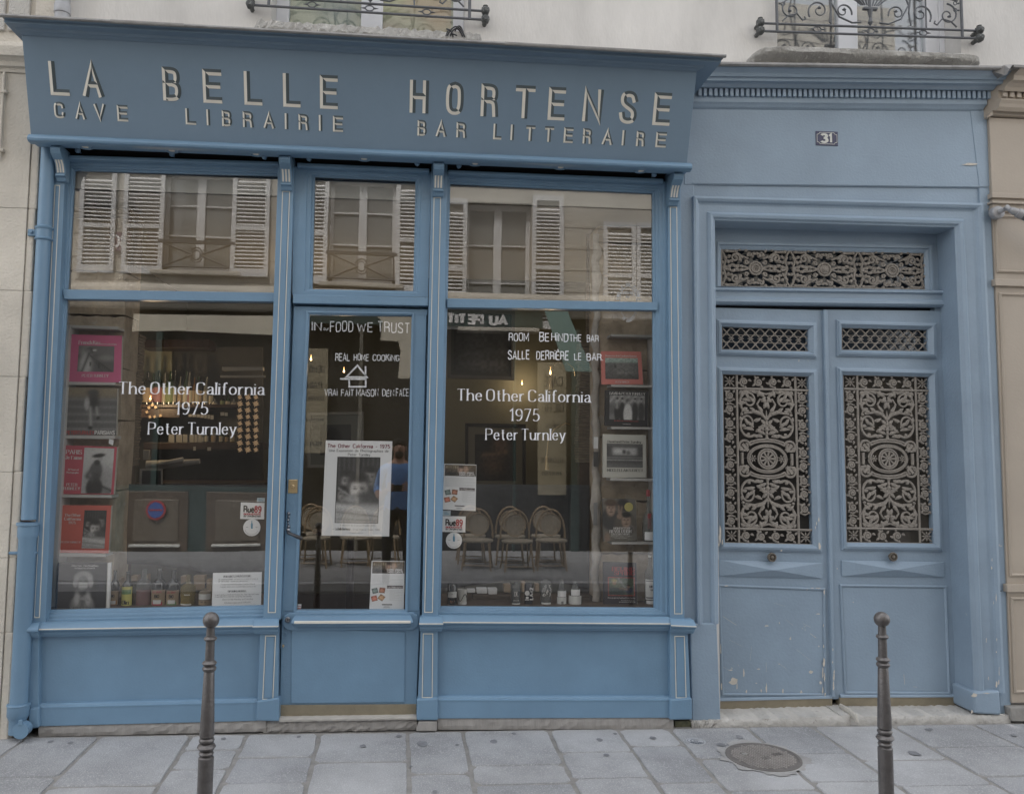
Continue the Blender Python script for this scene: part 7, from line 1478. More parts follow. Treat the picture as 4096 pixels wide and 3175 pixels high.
def flyer(lbl, px):
    o, t, p, k_ = sheet_of(lbl, 'flyer', 'flyer', px)
    q = Pic(50, 18, (.10, .085, .07)); q.band(.6, 1.1, (.16, .12, .08), .1).ell(.50, .55, .08, .30, (.40, .28, .22), .15).ell(.68, .58, .08, .28, (.42, .29, .22), .15).ell(.50, .85, .08, .12, (.10, .08, .07), .2).ell(.2, .2, .22, .14, (.03, .03, .03), .3)
    for i in range(6): q.ell(.06 + i * .07, .8, .018, .10, (.35, .30, .22), .4)
    q.noise(.3, 2); p(q, .03, .74, .99, .985)
    t('CHERS VOISINS,', .48, .93, .80, .032, ltx, 'sans', .14); t('CHERS CLIENTS,', .48, .96, .755, .032, ltx, 'sans', .14)
    for i in range(12): k_(.05, .70 - i * .0175, .95 if i % 4 != 3 else .60, .703 - i * .0175, flat('pale_print', (.42, .42, .42)), 'text_line')
    k_(.49, .43, .96, .49, flat('dark_band', (.09, .07, .07)), 'banner'); t('Les Philosophes', .51, .94, .44, .032, ltx, 'serif', .1)
    for i in range(13): k_(.57, .40 - i * .018, .94 - .1 * (i % 3), .403 - i * .018, flat('pale_print', (.42, .42, .42)), 'text_line')
    for i, (u_, v_, col) in enumerate(((.14, .38, (.12, .15, .14)), (.35, .39, (.25, .12, .08)), (.13, .22, (.34, .13, .09)), (.34, .24, (.30, .19, .11)))):
        w_, h_, a = .075, .055, (.25 if i % 2 == 0 else -.1) - (.5 if i == 3 else 0)
        ps = [(u_ + (x * math.cos(a) - y * math.sin(a)) * w_ * 1.15, v_ + (x * math.sin(a) + y * math.cos(a)) * h_) for x, y in ((-1, -1), (1, -1), (1, 1), (-1, 1))]
        F = lambda u, v: (px[3][0] * (1 - u) * (1 - v) + px[2][0] * u * (1 - v) + px[1][0] * u * v + px[0][0] * (1 - u) * v, px[3][1] * (1 - u) * (1 - v) + px[2][1] * u * (1 - v) + px[1][1] * u * v + px[0][1] * (1 - u) * v)
        q = Pic(8, 8, col); q.ell(.5, .5, .3, .3, tuple(min(1, x * 2.2) for x in col), .3).noise(.5); q.build('small_photo', [U(F(*z), YN) for z in ps], o, -.0007)
    k_(.36, .085, .66, .105, flat('dark_band', (.09, .07, .07)), 'bar'); k_(.42, .05, .58, .058, greyink, 'text_line'); k_(.40, .032, .60, .038, greyink, 'text_line')
flyer('white flyer with tilted photos at the foot of the glass door', cs('H', 616, 1188, 804, 1190, 797, 1462, 603, 1460))
flyer('white flyer with tilted photos at the left edge of the right window', cs('I', 165, 722, 333, 727, 329, 968, 157, 960))
o, t, p, k_ = sheet_of('large white exhibition poster with a black and white photo on the glass door', 'poster', 'poster', cs('H', 357, 509, 733, 514, 715, 1051, 333, 1046), Y=YN + .004)
t('The Other California - 1975', .035, .965, .925, .038, flat('wine_red_ink', (.20, .03, .05)), 'sans', .08); t('Une Exposition de Photographies de', .06, .945, .883, .026, greyink, 'sans', .07); t('Peter Turnley', .345, .675, .842, .026, greyink, 'sans', .07)
k_(.186, .135, .83, .830, ink, 'photo_border'); p(kids(60, 84), .195, .140, .822, .825).location.y -= .0006
t('A découvrir du 3 juin au 30 juillet 2025', .27, .78, .105, .014, greyink, 'sans', .05); t('à', .16, .18, .062, .02, greyink, 'sans', .07); t('La Belle Hortense', .20, .42, .060, .026, ink, 'serif', .09); t(', 31 rue Vieille du Temple, 75004', .44, .86, .062, .015, greyink, 'sans', .05); t('www.peterturnley.com', .40, .61, .028, .010, greyink, 'sans', .05)
def rue(lbl, px, rd, tagpx, lblr, lblt):
    o, t, p, k_ = sheet_of(lbl, 'sticker', 'sticker', px)
    t('Rue', .15, .56, .42, .36, ink, 'sans', .12); t('89', .60, .86, .42, .36, flat('sticker_red', (.42, .04, .06)), 'sans', .12); t('BIODIVERSITÉ', .15, .86, .25, .10, flat('sticker_red', (.42, .04, .06)), 'sans', .12); t("DE L'INFORMATION", .15, .86, .13, .08, ink, 'sans', .12)
    cc = U(rd[0], YN); r_ = rd[1] / 3300 * 4.75
    o = thing('round_sticker', lblr, 'sticker', (cc.x, YN, cc.z - r_)); MB().lathe([(r_, .001), (r_, 0), (.0002, -.0002)], cc, 30, axis='Y').build('disc', paper, o)
    mb = MB(); bt = flat('teal_print', (.10, .26, .38)); mb.pq([(rd[0][0] - 4, rd[0][1] + 4), (rd[0][0] - 4, rd[0][1] - 14), (rd[0][0] - 1.5, rd[0][1] - 20), (rd[0][0] - 1.5, rd[0][1] - 27), (rd[0][0] + 1.5, rd[0][1] - 27), (rd[0][0] + 1.5, rd[0][1] - 20), (rd[0][0] + 4, rd[0][1] - 14), (rd[0][0] + 4, rd[0][1] + 4)], YN - .0008, .0004); mb.build('bottle_emblem', bt, o)
    mb = MB()
    for sg_ in (-1, 1): mb.box(cc.x + sg_ * r_ * .55 - .006, cc.x + sg_ * r_ * .55 + .006, YN - .0008, YN - .0004, cc.z + .001, cc.z + .003)
    for k in range(16):
        a = math.radians(200 + k * 8.5); mb.box(cc.x + r_ * .82 * math.cos(a) - .0012, cc.x + r_ * .82 * math.cos(a) + .0012, YN - .0008, YN - .0004, cc.z + r_ * .82 * math.sin(a) - .0015, cc.z + r_ * .82 * math.sin(a) + .0015)
    mb.build('ring_print', greyink, o)['kind'] = 'stuff'
    o, t, p, k_ = sheet_of(lblt, 'small_label', 'label', tagpx, flat('pale_blue_label', (.40, .48, .52)))
    k_(.2, .35, .8, .45, bt); k_(.2, .6, .6, .68, bt)
rue('white Rue89 sticker in the left window by the door', cs('G', 1255, 923, 1378, 926, 1376, 1011, 1251, 1009), (c('G', 1312, 1054), 33), cs('G', 1340, 899, 1380, 900, 1379, 921, 1338, 920), 'round white sticker with a bottle emblem in the left window', 'tiny pale blue label above the sticker in the left window')
rue('white Rue89 sticker in the right window under the flyer', cs('I', 158, 994, 277, 996, 275, 1079, 155, 1076), (c('I', 216, 1121), 32), cs('I', 158, 966, 199, 967, 198, 993, 157, 992), 'round white sticker with a bottle emblem in the right window', 'tiny pale blue label above the sticker in the right window')
o, t, p, k_ = sheet_of('tiny white and red sticker low on the door glass', 'small_label', 'label', cs('H', 199, 1432, 220, 1432, 217, 1468, 196, 1468)); k_(.05, .25, .95, .38, rtx); k_(.05, .6, .95, .68, rtx)
# vinyl lettering
YV = YG - .004
def lettering(lbl, nm, cat, items, m, style, wt, rnd=None, Yv=YV, part='text_line'):
    p0 = U(items[0][1], Yv); o = thing(nm, lbl, cat, p0)
    for s_, a, b_, h in items:
        mb = MB(); write(mb, s_.replace('i', '¡') if rnd else s_, a, b_, h, Yv, style=style, wt=wt, rnd=rnd, track=.21 if style == 'serif' else .22); mb.build(part, m, o)
    return o
for side, it in (('left', (('The Other California', c('T', 72, 633), c('T', 1705, 646), 47), ('1975', c('T', 712, 866), c('T', 1072, 866), 49), ('Peter Turnley', c('T', 405, 1090), c('T', 1388, 1092), 47))), ('right', (('The Other California', c('d', 124, 616), c('d', 938, 629), 45), ('1975', c('d', 446, 742), c('d', 625, 744), 47), ('Peter Turnley', c('d', 298, 859), c('d', 784, 861), 44)))):
    lettering('white vinyl lettering The Other California 1975 on the %s display window' % side, 'window_lettering', 'lettering', it, vinyl, 'serif', .060)
rnd = random.Random(11)
lettering('white hand lettering in our food we trust across the top of the door glass', 'marker_writing', 'lettering', [('IN', c('b', 55, 243), c('b', 165, 245), 33), ('our', c('b', 195, 247), c('b', 256, 247), 14), ('FOOD', c('b', 278, 258), c('b', 548, 262), 38), ('WE', c('b', 605, 258), c('b', 785, 260), 35), ('TRUST', c('b', 850, 266), c('b', 1232, 274), 40)], chalk, 'sans', .055, rnd)
mb = MB()
o = lettering('white hand lettering real home cooking with a drawn house on the door glass', 'marker_writing', 'lettering', [('REAL', c('b', 338, 610), c('b', 508, 611), 26), ('HOME', c('b', 562, 610), c('b', 738, 611), 26), ('COOKiNG', c('b', 792, 612), c('b', 1108, 618), 24)], chalk, 'sans', .075, rnd)
lettering('white hand lettering vrai fait maison below the drawn house', 'marker_writing', 'lettering', [('VRAi', c('b', 208, 1034), c('b', 356, 1036), 25), ('FAiT', c('b', 408, 1036), c('b', 556, 1038), 26), ('MAiSON', c('b', 592, 1040), c('b', 853, 1040), 27), ("DÉN", c('b', 907, 1038), c('b', 1043, 1040), 23), ('FACE', c('b', 1072, 1040), c('b', 1222, 1040), 27)], chalk, 'sans', .068, rnd)
mb = MB()
for seg in ([(470, 808), (604, 670), (718, 812), (470, 808)], [(702, 800), (702, 680)], [(395, 832), (716, 834)], [(504, 836), (504, 928), (704, 926), (704, 836)]):
    P3 = [U(c('b', x, y), YV) for x, y in seg]; pp = [(v.x, v.z) for v in P3]; Lp, Rp = ribbon(pp, lambda a, b_: .0048); n = len(pp)
    mb.add([Vector((a, YV - .0006, b_)) for a, b_ in Lp] + [Vector((a, YV - .0006, b_)) for a, b_ in Rp], [(i, i + 1, n + i + 1, n + i) for i in range(n - 1)])
mb.build('house_drawing', chalk, o)
lettering('white hand lettering room behind the bar, upper line of the right window', 'marker_writing', 'lettering', [('ROOM', c('d', 441, 250), c('d', 560, 252), 30), ('BE', c('d', 629, 250), c('d', 686, 251), 31), ('HiND', c('d', 702, 252), c('d', 803, 255), 30), ('THE', c('d', 813, 254), c('d', 884, 256), 28), ('BAR', c('d', 920, 257), c('d', 990, 258), 27)], chalk, 'sans', .06, rnd)
lettering('white hand lettering salle derriere le bar, lower line of the right window', 'marker_writing', 'lettering', [('SALLE', c('d', 436, 362), c('d', 565, 364), 33), ('DERRiÈRE', c('d', 610, 364), c('d', 806, 366), 32), ('LE', c('d', 844, 368), c('d', 884, 369), 26), ('BAR.', c('d', 920, 370), c('d', 1016, 372), 26)], chalk, 'sans', .07, rnd)
# licence roundel straddling the glazing bar
lo = thing('licence_sticker', 'oval licence sticker lettered VILLE DE PARIS on the upper right pane', 'sticker', U(c('F', 1478, 1105), YG + .004))
pale_v = mat('faded_white_print', (.42, .42, .42), .6); faded_b = mat('faded_blue_print', (.17, .20, .27), .6); faded_r = mat('faded_red_print', (.34, .15, .15), .6)
YS_ = YG - .003
def on(x, y): return U(c('F', x, y), YS_)
cx_, cy_ = 1480, 1110
mb = MB(); n = 30; rx, ry = 62, 118
pp = [(on(cx_ + rx * math.cos(2 * math.pi * t / n), cy_ - ry * math.sin(2 * math.pi * t / n))) for t in range(n + 1)]; pr = [(v.x, v.z) for v in pp]; Lp, Rp = ribbon(pr, lambda a, b_: .0018)
mb.add([Vector((a, YS_, b_)) for a, b_ in Lp] + [Vector((a, YS_, b_)) for a, b_ in Rp], [(i, i + 1, n + 2 + i, n + 1 + i) for i in range(n)]); mb.build('oval_line', pale_v, lo)
mb = MB()
def arc_text(s, a0, a1, rx, ry, h, flip=False):
    for i, ch in enumerate(s):
        if ch == ' ': continue
        a = math.radians(a0 + (a1 - a0) * i / (len(s) - 1)); p0 = on(cx_ + rx * math.cos(a), cy_ - ry * math.sin(a)); a2 = a - .01
        tx = Vector((math.sin(a) * rx, 0, -math.cos(a) * ry)).normalized() * (-1 if flip else 1); upv = Vector((-tx.z, 0, tx.x)); w_ = (glyph(ch)[0] or .05) * h
        pen_text(mb, ch, p0 - tx * w_ / 2, p0 + tx * w_ / 2, h, 'sans', .12, up=upv)
arc_text('VILLE DE PARIS', 168, 12, 70, 118, .017); arc_text('DE BOISSONS', 235, 325, 74, 142, .013, True)
a = on(1440, 1048); b_ = on(1516, 1050); pen_text(mb, 'LICENCE', a, b_, .014, 'sans', .11); a = on(1466, 1078); b_ = on(1490, 1078); pen_text(mb, 'IV', a, b_, .014, 'sans', .1)
mb.build('lettering', pale_v, lo)
# white dome camera inside the upper right pane
dc = U(c('F', 1182, 345), .30); dcam = thing('dome_camera', 'white dome security camera hanging inside the upper right pane', 'camera', dc)
MB().lathe([(.036, -.010), (.040, .0), (.040, .030), (.030, .038), (.030, .075), (.012, .085), (.012, ZC_ - dc.z)], dc, 22).build('housing', mat('camera_white', (.50, .50, .49), .4), dcam, smooth=35)
MB().lathe([(.0005, -.040), (.013, -.037), (.024, -.028), (.031, -.012), (.031, -.008)], dc, 20).build('dome', mat('smoked_dome', (.11, .11, .11), .1), dcam, smooth=60)
# ================================================================ BAR FITTINGS INSIDE
def T_(x, y, Y): return U(c('T', x, y), Y)
wood_d = mat('dark_bar_wood', (.04, .024, .018), .45, var=.3, vs=5, stretch=(4, 4, 1))
YBK = 2.0
bs = thing('bar_shelves', 'dark wooden back-bar shelves crowded with bottles behind the left window', 'shelf', T_(800, 1600, YBK))
def tq(nm, x0, y0, x1, y1, Y, d, m, par=bs): return MB().prism([T_(x0, y0, Y), T_(x1, y0, Y), T_(x1, y1, Y), T_(x0, y1, Y)], d).build(nm, m, par, bevel=.004)
tq('shelf_board', 310, 752, 1420, 792, YBK - .10, .30, wood_d); tq('shelf_board', 310, 800, 760, 905, YBK - .12, .05, wood_d); tq('shelf_board', 350, 1182, 1700, 1262, YBK - .10, .30, wood_d); tq('top_board', 310, 20, 1090, 115, YBK - .05, .25, wood_d)
tq('back_panel', 300, 100, 1700, 1660, YBK + .24, .03, mat('back_bar_panel', (.06, .058, .05), .6, var=.3, vs=3)); tq('pale_panel', 315, 110, 670, 500, YBK + .20, .02, mat('pale_olive', (.26, .26, .20), .8))
tq('counter', 250, 1640, 1720, 1700, 1.3, .5, wood_d)
white_s = mat('bar_white_trim', (.30, .29, .27), .6)
tq('trim_rail', 1215, 425, 1722, 452, YBK - .2, .02, white_s); tq('trim_rail', 1235, 330, 1700, 372, YBK - .2, .06, white_s)
# fretwork panel of gold star tiles
fw = thing('fretwork_panel', 'backlit gold fretwork panel beside the bar shelves', 'panel', T_(1530, 1300, YBK - .2)); gold = mat('gold_tile', (.34, .24, .13), .4, metal=.2, emit=(1.0, .66, .38, .055), var=.3, vs=20)
MB().prism([T_(1412, 645, YBK - .17), T_(1645, 645, YBK - .17), T_(1645, 1305, YBK - .17), T_(1412, 1305, YBK - .17)], .02).build('panel_back', dark, fw)
def star(x, y, s, Y):
    v = []
    for k in range(16):
        a = 2 * math.pi * k / 16 + .39; r_ = s * (1 if k % 2 == 0 else .62) * (1.15 if k % 4 == 0 else .9); v.append(T_(x + r_ * math.cos(a), y + r_ * math.sin(a), Y))
    return MB().prism(v, .006)
for i in range(3):
    for j in range(9):
        star(1437 + i * 90, 672 + j * 74, 38 if (i + j) % 2 else 30, YBK - .18).build('star_tile', gold, fw)
fw2 = thing('fretwork_panel', 'smaller dim gold fretwork panel behind the lettering at the bar', 'panel', T_(440, 920, YBK - .14))
for x, y in ((425, 705), (450, 760), (410, 790), (485, 785), (388, 840), (420, 895), (475, 892), (540, 880)): star(x, y, 20, YBK - .15).build('star_tile', gold, fw2)
bt_m = [mat('bar_bottle_%s' % n_, col, .12, spec=.6) for n_, col in (('dark', (.02, .022, .02)), ('green', (.03, .05, .03)), ('clear', (.16, .165, .16)), ('amber', (.12, .07, .03)))]
lab_m = [flat('bar_label_%s' % n_, col, .8) for n_, col in (('kraft', (.28, .22, .15)), ('cream', (.36, .34, .28)), ('rose', (.26, .12, .12)), ('green', (.18, .22, .12)))]
BB = {}
def bar_bottle(x, yt, yb, hw, kind, lk, lbl, Y=YBK):
    b0 = T_(x, yb, Y); H = T_(x, yt, Y).z - b0.z; R = hw * .35442 / 3300 * (Y - CAM.y); key = (kind, lk)
    o = thing('bar_bottle', lbl, 'bottle', b0, 'bottles on the bar shelves')
    if key not in BB:
        S_ = [(.0002, 0), (1, 0), (1, .58), (.85, .66), (.34, .76), (.30, 1), (.0002, 1)]
        g0 = MB().lathe([(r, h) for r, h in S_], (0, 0, 0), 12).build('glass', bt_m[kind], smooth=40, origin=(0, 0, 0)); l0 = MB().rings([[Vector((1.03 * math.sin(a), -1.03 * math.cos(a), z_)) for a in [-1.3 + 2.6 * t / 8 for t in range(9)]] for z_ in (.06, .50)], False).build('label', lab_m[lk], origin=(0, 0, 0))
        BB[key] = (g0.data, l0.data); bpy.data.objects.remove(g0); bpy.data.objects.remove(l0)
    for nm, me in zip(('glass', 'label'), BB[key]):
        ob = bpy.data.objects.new(nm, me); COL.objects.link(ob); ob.parent = o; ob.scale = (R, R, H)
pos = [(385, 385, 752, 50, 0, 0), (450, 400, 752, 34, 1, 2), (512, 375, 752, 50, 0, 2), (585, 405, 752, 32, 2, 1), (645, 380, 752, 50, 1, 3), (692, 372, 752, 30, 0, 1), (758, 442, 752, 26, 2, 0), (825, 380, 752, 34, 1, 1), (858, 390, 752, 26, 2, 2), (880, 445, 752, 28, 0, 1), (918, 448, 752, 24, 3, 0), (960, 435, 752, 28, 1, 1), (992, 448, 752, 24, 0, 0), (1052, 450, 752, 28, 2, 1), (1110, 560, 752, 26, 0, 1), (1150, 690, 790, 34, 2, 1), (1240, 640, 790, 26, 0, 3), (1300, 650, 790, 26, 1, 1), (1365, 690, 790, 30, 2, 1),
       (1010, 1060, 1182, 24, 2, 1), (1060, 1040, 1182, 22, 0, 1), (1140, 1030, 1182, 26, 2, 0), (1225, 1040, 1182, 24, 1, 1), (1290, 1060, 1182, 22, 0, 0), (1350, 1040, 1182, 24, 3, 1)]
ORD = 'first second third fourth fifth sixth seventh eighth ninth tenth eleventh twelfth thirteenth fourteenth fifteenth sixteenth seventeenth eighteenth nineteenth twentieth'.split()
kinds = ['dark', 'green', 'clear', 'amber']; labs = ['kraft', 'cream', 'rose', 'green']
for i, (x, yt, yb, hw, kd, lk) in enumerate(pos):
    row = 'upper' if yb < 900 else 'lower'
    nrow = sum(1 for q_ in pos[:i + 1] if (q_[2] < 900) == (yb < 900)); bar_bottle(x, yt, yb, hw, kd, lk, '%s bottle with a %s label, %s from the left on the %s bar shelf' % (kinds[kd], labs[lk], ORD[nrow - 1], row))
cd_m = paper
for i, (x0, x1) in enumerate(((632, 698), (718, 788), (796, 846), (868, 920), (925, 960), (965, 1005))):
    tag(MB().prism([T_(x0, 1092, YBK - .02), T_(x1, 1094, YBK - .02), T_(x1, 1182, YBK - .02), T_(x0, 1180, YBK - .02)], .03).build('tea_box', flat('dull_white_box', (.30, .29, .26)), bevel=.002), 'small off-white box, %s from the left on the lower bar shelf' % ORD[i], 'box', 'boxes on the lower bar shelf')
for i, (x0, x1, y0, y1) in enumerate(((858, 895, 865, 892), (903, 945, 868, 895), (950, 985, 866, 898), (992, 1030, 868, 904), (1036, 1066, 868, 910), (1072, 1100, 870, 915), (1106, 1140, 876, 922), (1218, 1262, 842, 880), (1268, 1300, 845, 884), (912, 940, 1228, 1275), (1070, 1112, 1236, 1276))):
    tag(MB().prism([T_(x0, y0, YBK - .14), T_(x1, y0, YBK - .14), T_(x1, y1, YBK - .14), T_(x0, y1, YBK - .14)], .002).build('price_card', flat('dull_card', (.34, .33, .30))), ('little white price card, %s from the left on the upper bar shelf edge' % ORD[i]) if i < 9 else 'little white price card %s under the lower bar shelf' % ('on the left' if i == 9 else 'on the right'), 'card', 'price cards on the bar shelves')
pr_ = MB(); n = 16; a, b_ = T_(390, 1450, 1.55), T_(985, 1395, 1.55)
pr_.tube([a.lerp(b_, t / n) for t in range(n + 1)], [.040 - .022 * t / n for t in range(n + 1)], 12); pr_.tube([a + Vector((.05, -.06, .01)), a.lerp(b_, .72) + Vector((0, -.05, .02))], [.012, .022], 8)
tag(pr_.build('rolled_paper', flat('rolled_paper_white', (.34, .33, .31), .8), smooth=60), 'roll of off-white paper lying under the bar shelves', 'paper roll')
tag(MB().prism([T_(345, 1268, 1.6), T_(412, 1268, 1.6), T_(412, 1380, 1.6), T_(345, 1380, 1.6)], .04).build('white_box', flat('dull_white_box', (.30, .29, .26)), bevel=.003), 'small off-white box at the left end of the paper roll', 'box')
bb_ = thing('blackboard', 'small framed blackboard standing on the bar counter', 'blackboard', T_(430, 1660, 1.28))
qo, qi = [T_(*z, 1.28) for z in ((308, 1482), (562, 1482), (562, 1662), (300, 1662))], [T_(*z, 1.28) for z in ((330, 1500), (545, 1500), (545, 1655), (320, 1655))]
MB().frame(qo, qi, [(0, .02), (0, 0), (1, 0), (1, .02)]).build('frame', white_s, bb_); MB().prism(qo, .01).build('slate', dark, bb_).location.y += .012
# pictures on the partition behind the right window
def picture(lbl, px, Y, fm, matm, pc, mw):
    q = Q4(px, Y); o = thing('framed_picture', lbl, 'picture', ((q[2].x + q[3].x) / 2, Y, q[3].z)); cc = sum(q, Vector()) / 4
    qi = [cc + (v - cc) * .90 for v in q]; MB().frame(q, qi, [(0, .03), (0, 0), (1, 0), (1, .02)]).build('frame', fm, o); MB().prism([v + Vector((0, .012, 0)) for v in q], .004).build('mount', matm, o)
    qp = [cc + Vector(((v.x - cc.x) * mw, .011, (v.z - cc.z) * mw)) for v in q]; pc.build('photo', [qp[3], qp[2], qp[1], qp[0]], o)
q = Pic(40, 44, g_(.035)); q.ell(.45, .80, .12, .14, g_(.12), .15).ell(.45, .45, .22, .3, g_(.06), .1).ell(.6, .15, .35, .10, g_(.12), .3).line(.2, .3, .9, .38, .03, g_(.10), .03).noise(.3, 2)
picture('large framed dark photograph at the top left of the right window', [(1792, 1235), (2060, 1244), (2058, 1520), (1790, 1512)], 1.6, flat('grey_frame', (.10, .095, .085)), flat('dark_mount', (.05, .05, .045)), q, .82)
q = Pic(40, 44, g_(.02)); q.ell(.62, .75, .18, .2, (.10, .06, .04), .2).ell(.45, .35, .25, .20, (.09, .055, .035), .3).line(.2, .55, .75, .62, .03, (.16, .10, .06), .02).noise(.3, 2)
picture('framed brown portrait in the middle of the right window', [(1861, 1692), (2103, 1696), (2103, 1968), (1861, 1966)], 1.9, flat('black_frame', (.015, .015, .015)), flat('olive_mount', (.14, .13, .10)), q, .68)
q = Pic(24, 24, (.05, .05, .05)); q.ell(.4, .5, .3, .4, (.02, .02, .02), .1)
picture('pale framed picture seen through the door above the poster', [(1230, 1650), (1454, 1646), (1454, 1870), (1230, 1870)], 1.5, flat('pale_frame', (.20, .19, .165)), flat('pale_mount', (.13, .13, .11)), q, .55)
# small lit lamps
bulb_m = mat('lit_bulb', (1, .8, .5), .5, emit=(1.0, .68, .36, 1.6))
def lamp(lbl, p, Y, e=5, r=.016):
    r *= .62
    q = U(p, Y); o = thing('wall_bulb', lbl, 'lamp', q); MB().lathe([(.0005, -r), (r * .7, -r * .7), (r, 0), (r * .7, r * .8), (.0005, r * 1.1)], q, 12).build('bulb', bulb_m, o, smooth=60)
    MB().lathe([(r * .9, r * .9), (r * .9, r * 2.2), (.003, r * 2.6), (.003, r * 5)], q, 10).build('holder', brass_b, o, smooth=40)
    l = bpy.data.lights.new('bulb_light', 'POINT'); l.energy = e; l.color = (1, .72, .42); l.shadow_soft_size = .03; lo_ = bpy.data.objects.new('bulb_light', l); COL.objects.link(lo_); lo_.parent = o; lo_.location = (0, -.05, 0)
lamp('lit brass reading bulb in front of the mirrored panel in the right window', c('d', 695, 450), 1.5, .6); lamp('tiny lit bulb between the pictures of the right window', c('d', 520, 515), 2.2, .5, .011); lamp('lit bulb at the left edge of the door glass', c('b', 42, 598), 1.9, .8, .012); lamp('lit bulb beside the drawn house on the door glass', c('b', 440, 745), 2.0, .8, .012)
lamp('lit bulb above the small gold fretwork panel at the bar', c('T', 428, 690), YBK - .3, 1.4, .008)
for lbl, pts in (('curved brass reading lamp at the top of the right window', ((700, 470), (705, 410), (740, 380), (800, 385), (840, 420), (848, 470))), ('curved brass reading lamp low in the right window', ((672, 960), (680, 870), (720, 790), (790, 758), (815, 765)))):
    o = thing('reading_lamp', lbl, 'lamp', U(c('d', *pts[0]), 1.3)); MB().tube([U(c('d', *p_), 1.3) for p_ in pts], .004, 6).build('stem', brass_b, o)
    a = U(c('d', *pts[0]), 1.3); MB().tube([a, a + Vector((0, -.01, -.10))], [.008, .017], 10).build('shade', brass_b, o, smooth=50)
# a glass-fronted cupboard and tables deeper in
mbx = thing('side_table', 'small dark bar table behind the door glass', 'table', (U((1400, 2300), 2.0).x, 2.0, FZ)); tz = FZ + .75
MB().lathe([(.30, 0), (.30, .03), (.0005, .03)], (mbx.location.x, 2.0, tz), 24).build('table_top', wood_d, mbx); MB().lathe([(.03, 0), (.03, .72)], (mbx.location.x, 2.0, FZ + .02), 10).build('post', wood_d, mbx); MB().lathe([(.20, 0), (.20, .02), (.0005, .03)], (mbx.location.x, 2.0, FZ), 16).build('foot', wood_d, mbx)
# ================================================================ ACROSS THE STREET (seen in the glass)
DW = 8.45; YO = YG - DW
def RX(k, x, y, d=DW): return MIR(c(k, x, y), d)
ob = thing('opposite_building', 'tall stone building across the street with white slatted shutters', 'building', (0, YO - .3, gz(0) - .05))
st_o = mat('opposite_stone', (.42, .385, .33), .9, var=.22, vs=1.2, bump=.5, bs=20, specks=(5, .66, (.26, .235, .20), .5))
sh_m = mat('shutter_white', (.52, .51, .50), .6, var=.10, vs=8, specks=(18, .72, (.35, .33, .31), .6)); gl_o = mat('opposite_pane', (.20, .20, .19), .08, spec=.7, var=.25, vs=2); iron_o = mat('opposite_iron', (.035, .035, .037), .6)
def rect_of(k, x0, y0, x1, y1, k2=None, **kw):
    a, b_ = RX(k, x0, y0), RX(k2 or k, x1, y1); return min(a.x, b_.x), max(a.x, b_.x), min(a.z, b_.z), max(a.z, b_.z)
wins = [rect_of('D', 1195, 130, 1700, 895), rect_of('E', 600, 190, 1095, 1010), rect_of('F', 300, 372, 772, 1300)]
shl = [(rect_of('D', 925, 120, 1188, 915), rect_of('D', 1704, 130, 1948, 935)), (rect_of('E', 300, 180, 578, 1015), rect_of('E', 1105, 215, 1395, 1080)), (rect_of('F', 20, 350, 296, 1310), rect_of('F', 780, 335, 1005, 1310))]
Zt_o = 9.5; Zc = RX('D', 1200, 1005).z; Zcafe = RX('d', 400, 70).z
# wall with joints: courses of blocks between openings are one mesh per pier, windows recessed
xs_ = sorted([w[0] for w in wins] + [w[1] for w in wins]); zlo = min(w[2] for w in wins) - .0
edges = [-7.5] + xs_ + [8.5]
for i in range(len(edges) - 1):
    solid = i % 2 == 0
    if solid: MB().box(edges[i], edges[i + 1], YO - .4, YO, Zc - .3, Zt_o).build('wall_pier', st_o, ob)
    else:
        w = [w for w in wins if abs(w[0] - edges[i]) < 1e-6][0]
        MB().box(edges[i], edges[i + 1], YO - .4, YO, Zc - .3, w[2]).build('wall_pier', st_o, ob); MB().box(edges[i], edges[i + 1], YO - .4, YO, w[3], Zt_o).build('wall_pier', st_o, ob)
jm = mat('joint_dark', (.16, .14, .12), .9)
zz = Zc + .1; k = 0
mb = MB()
while zz < Zt_o - .3:
    for a, b_ in zip(edges[0::2], edges[1::2]): mb.box(a + .01, b_ - .01, YO - .01, YO + .004, zz, zz + .010)
    zz += .36
mb.build('course_joint', jm, ob)['kind'] = 'stuff'
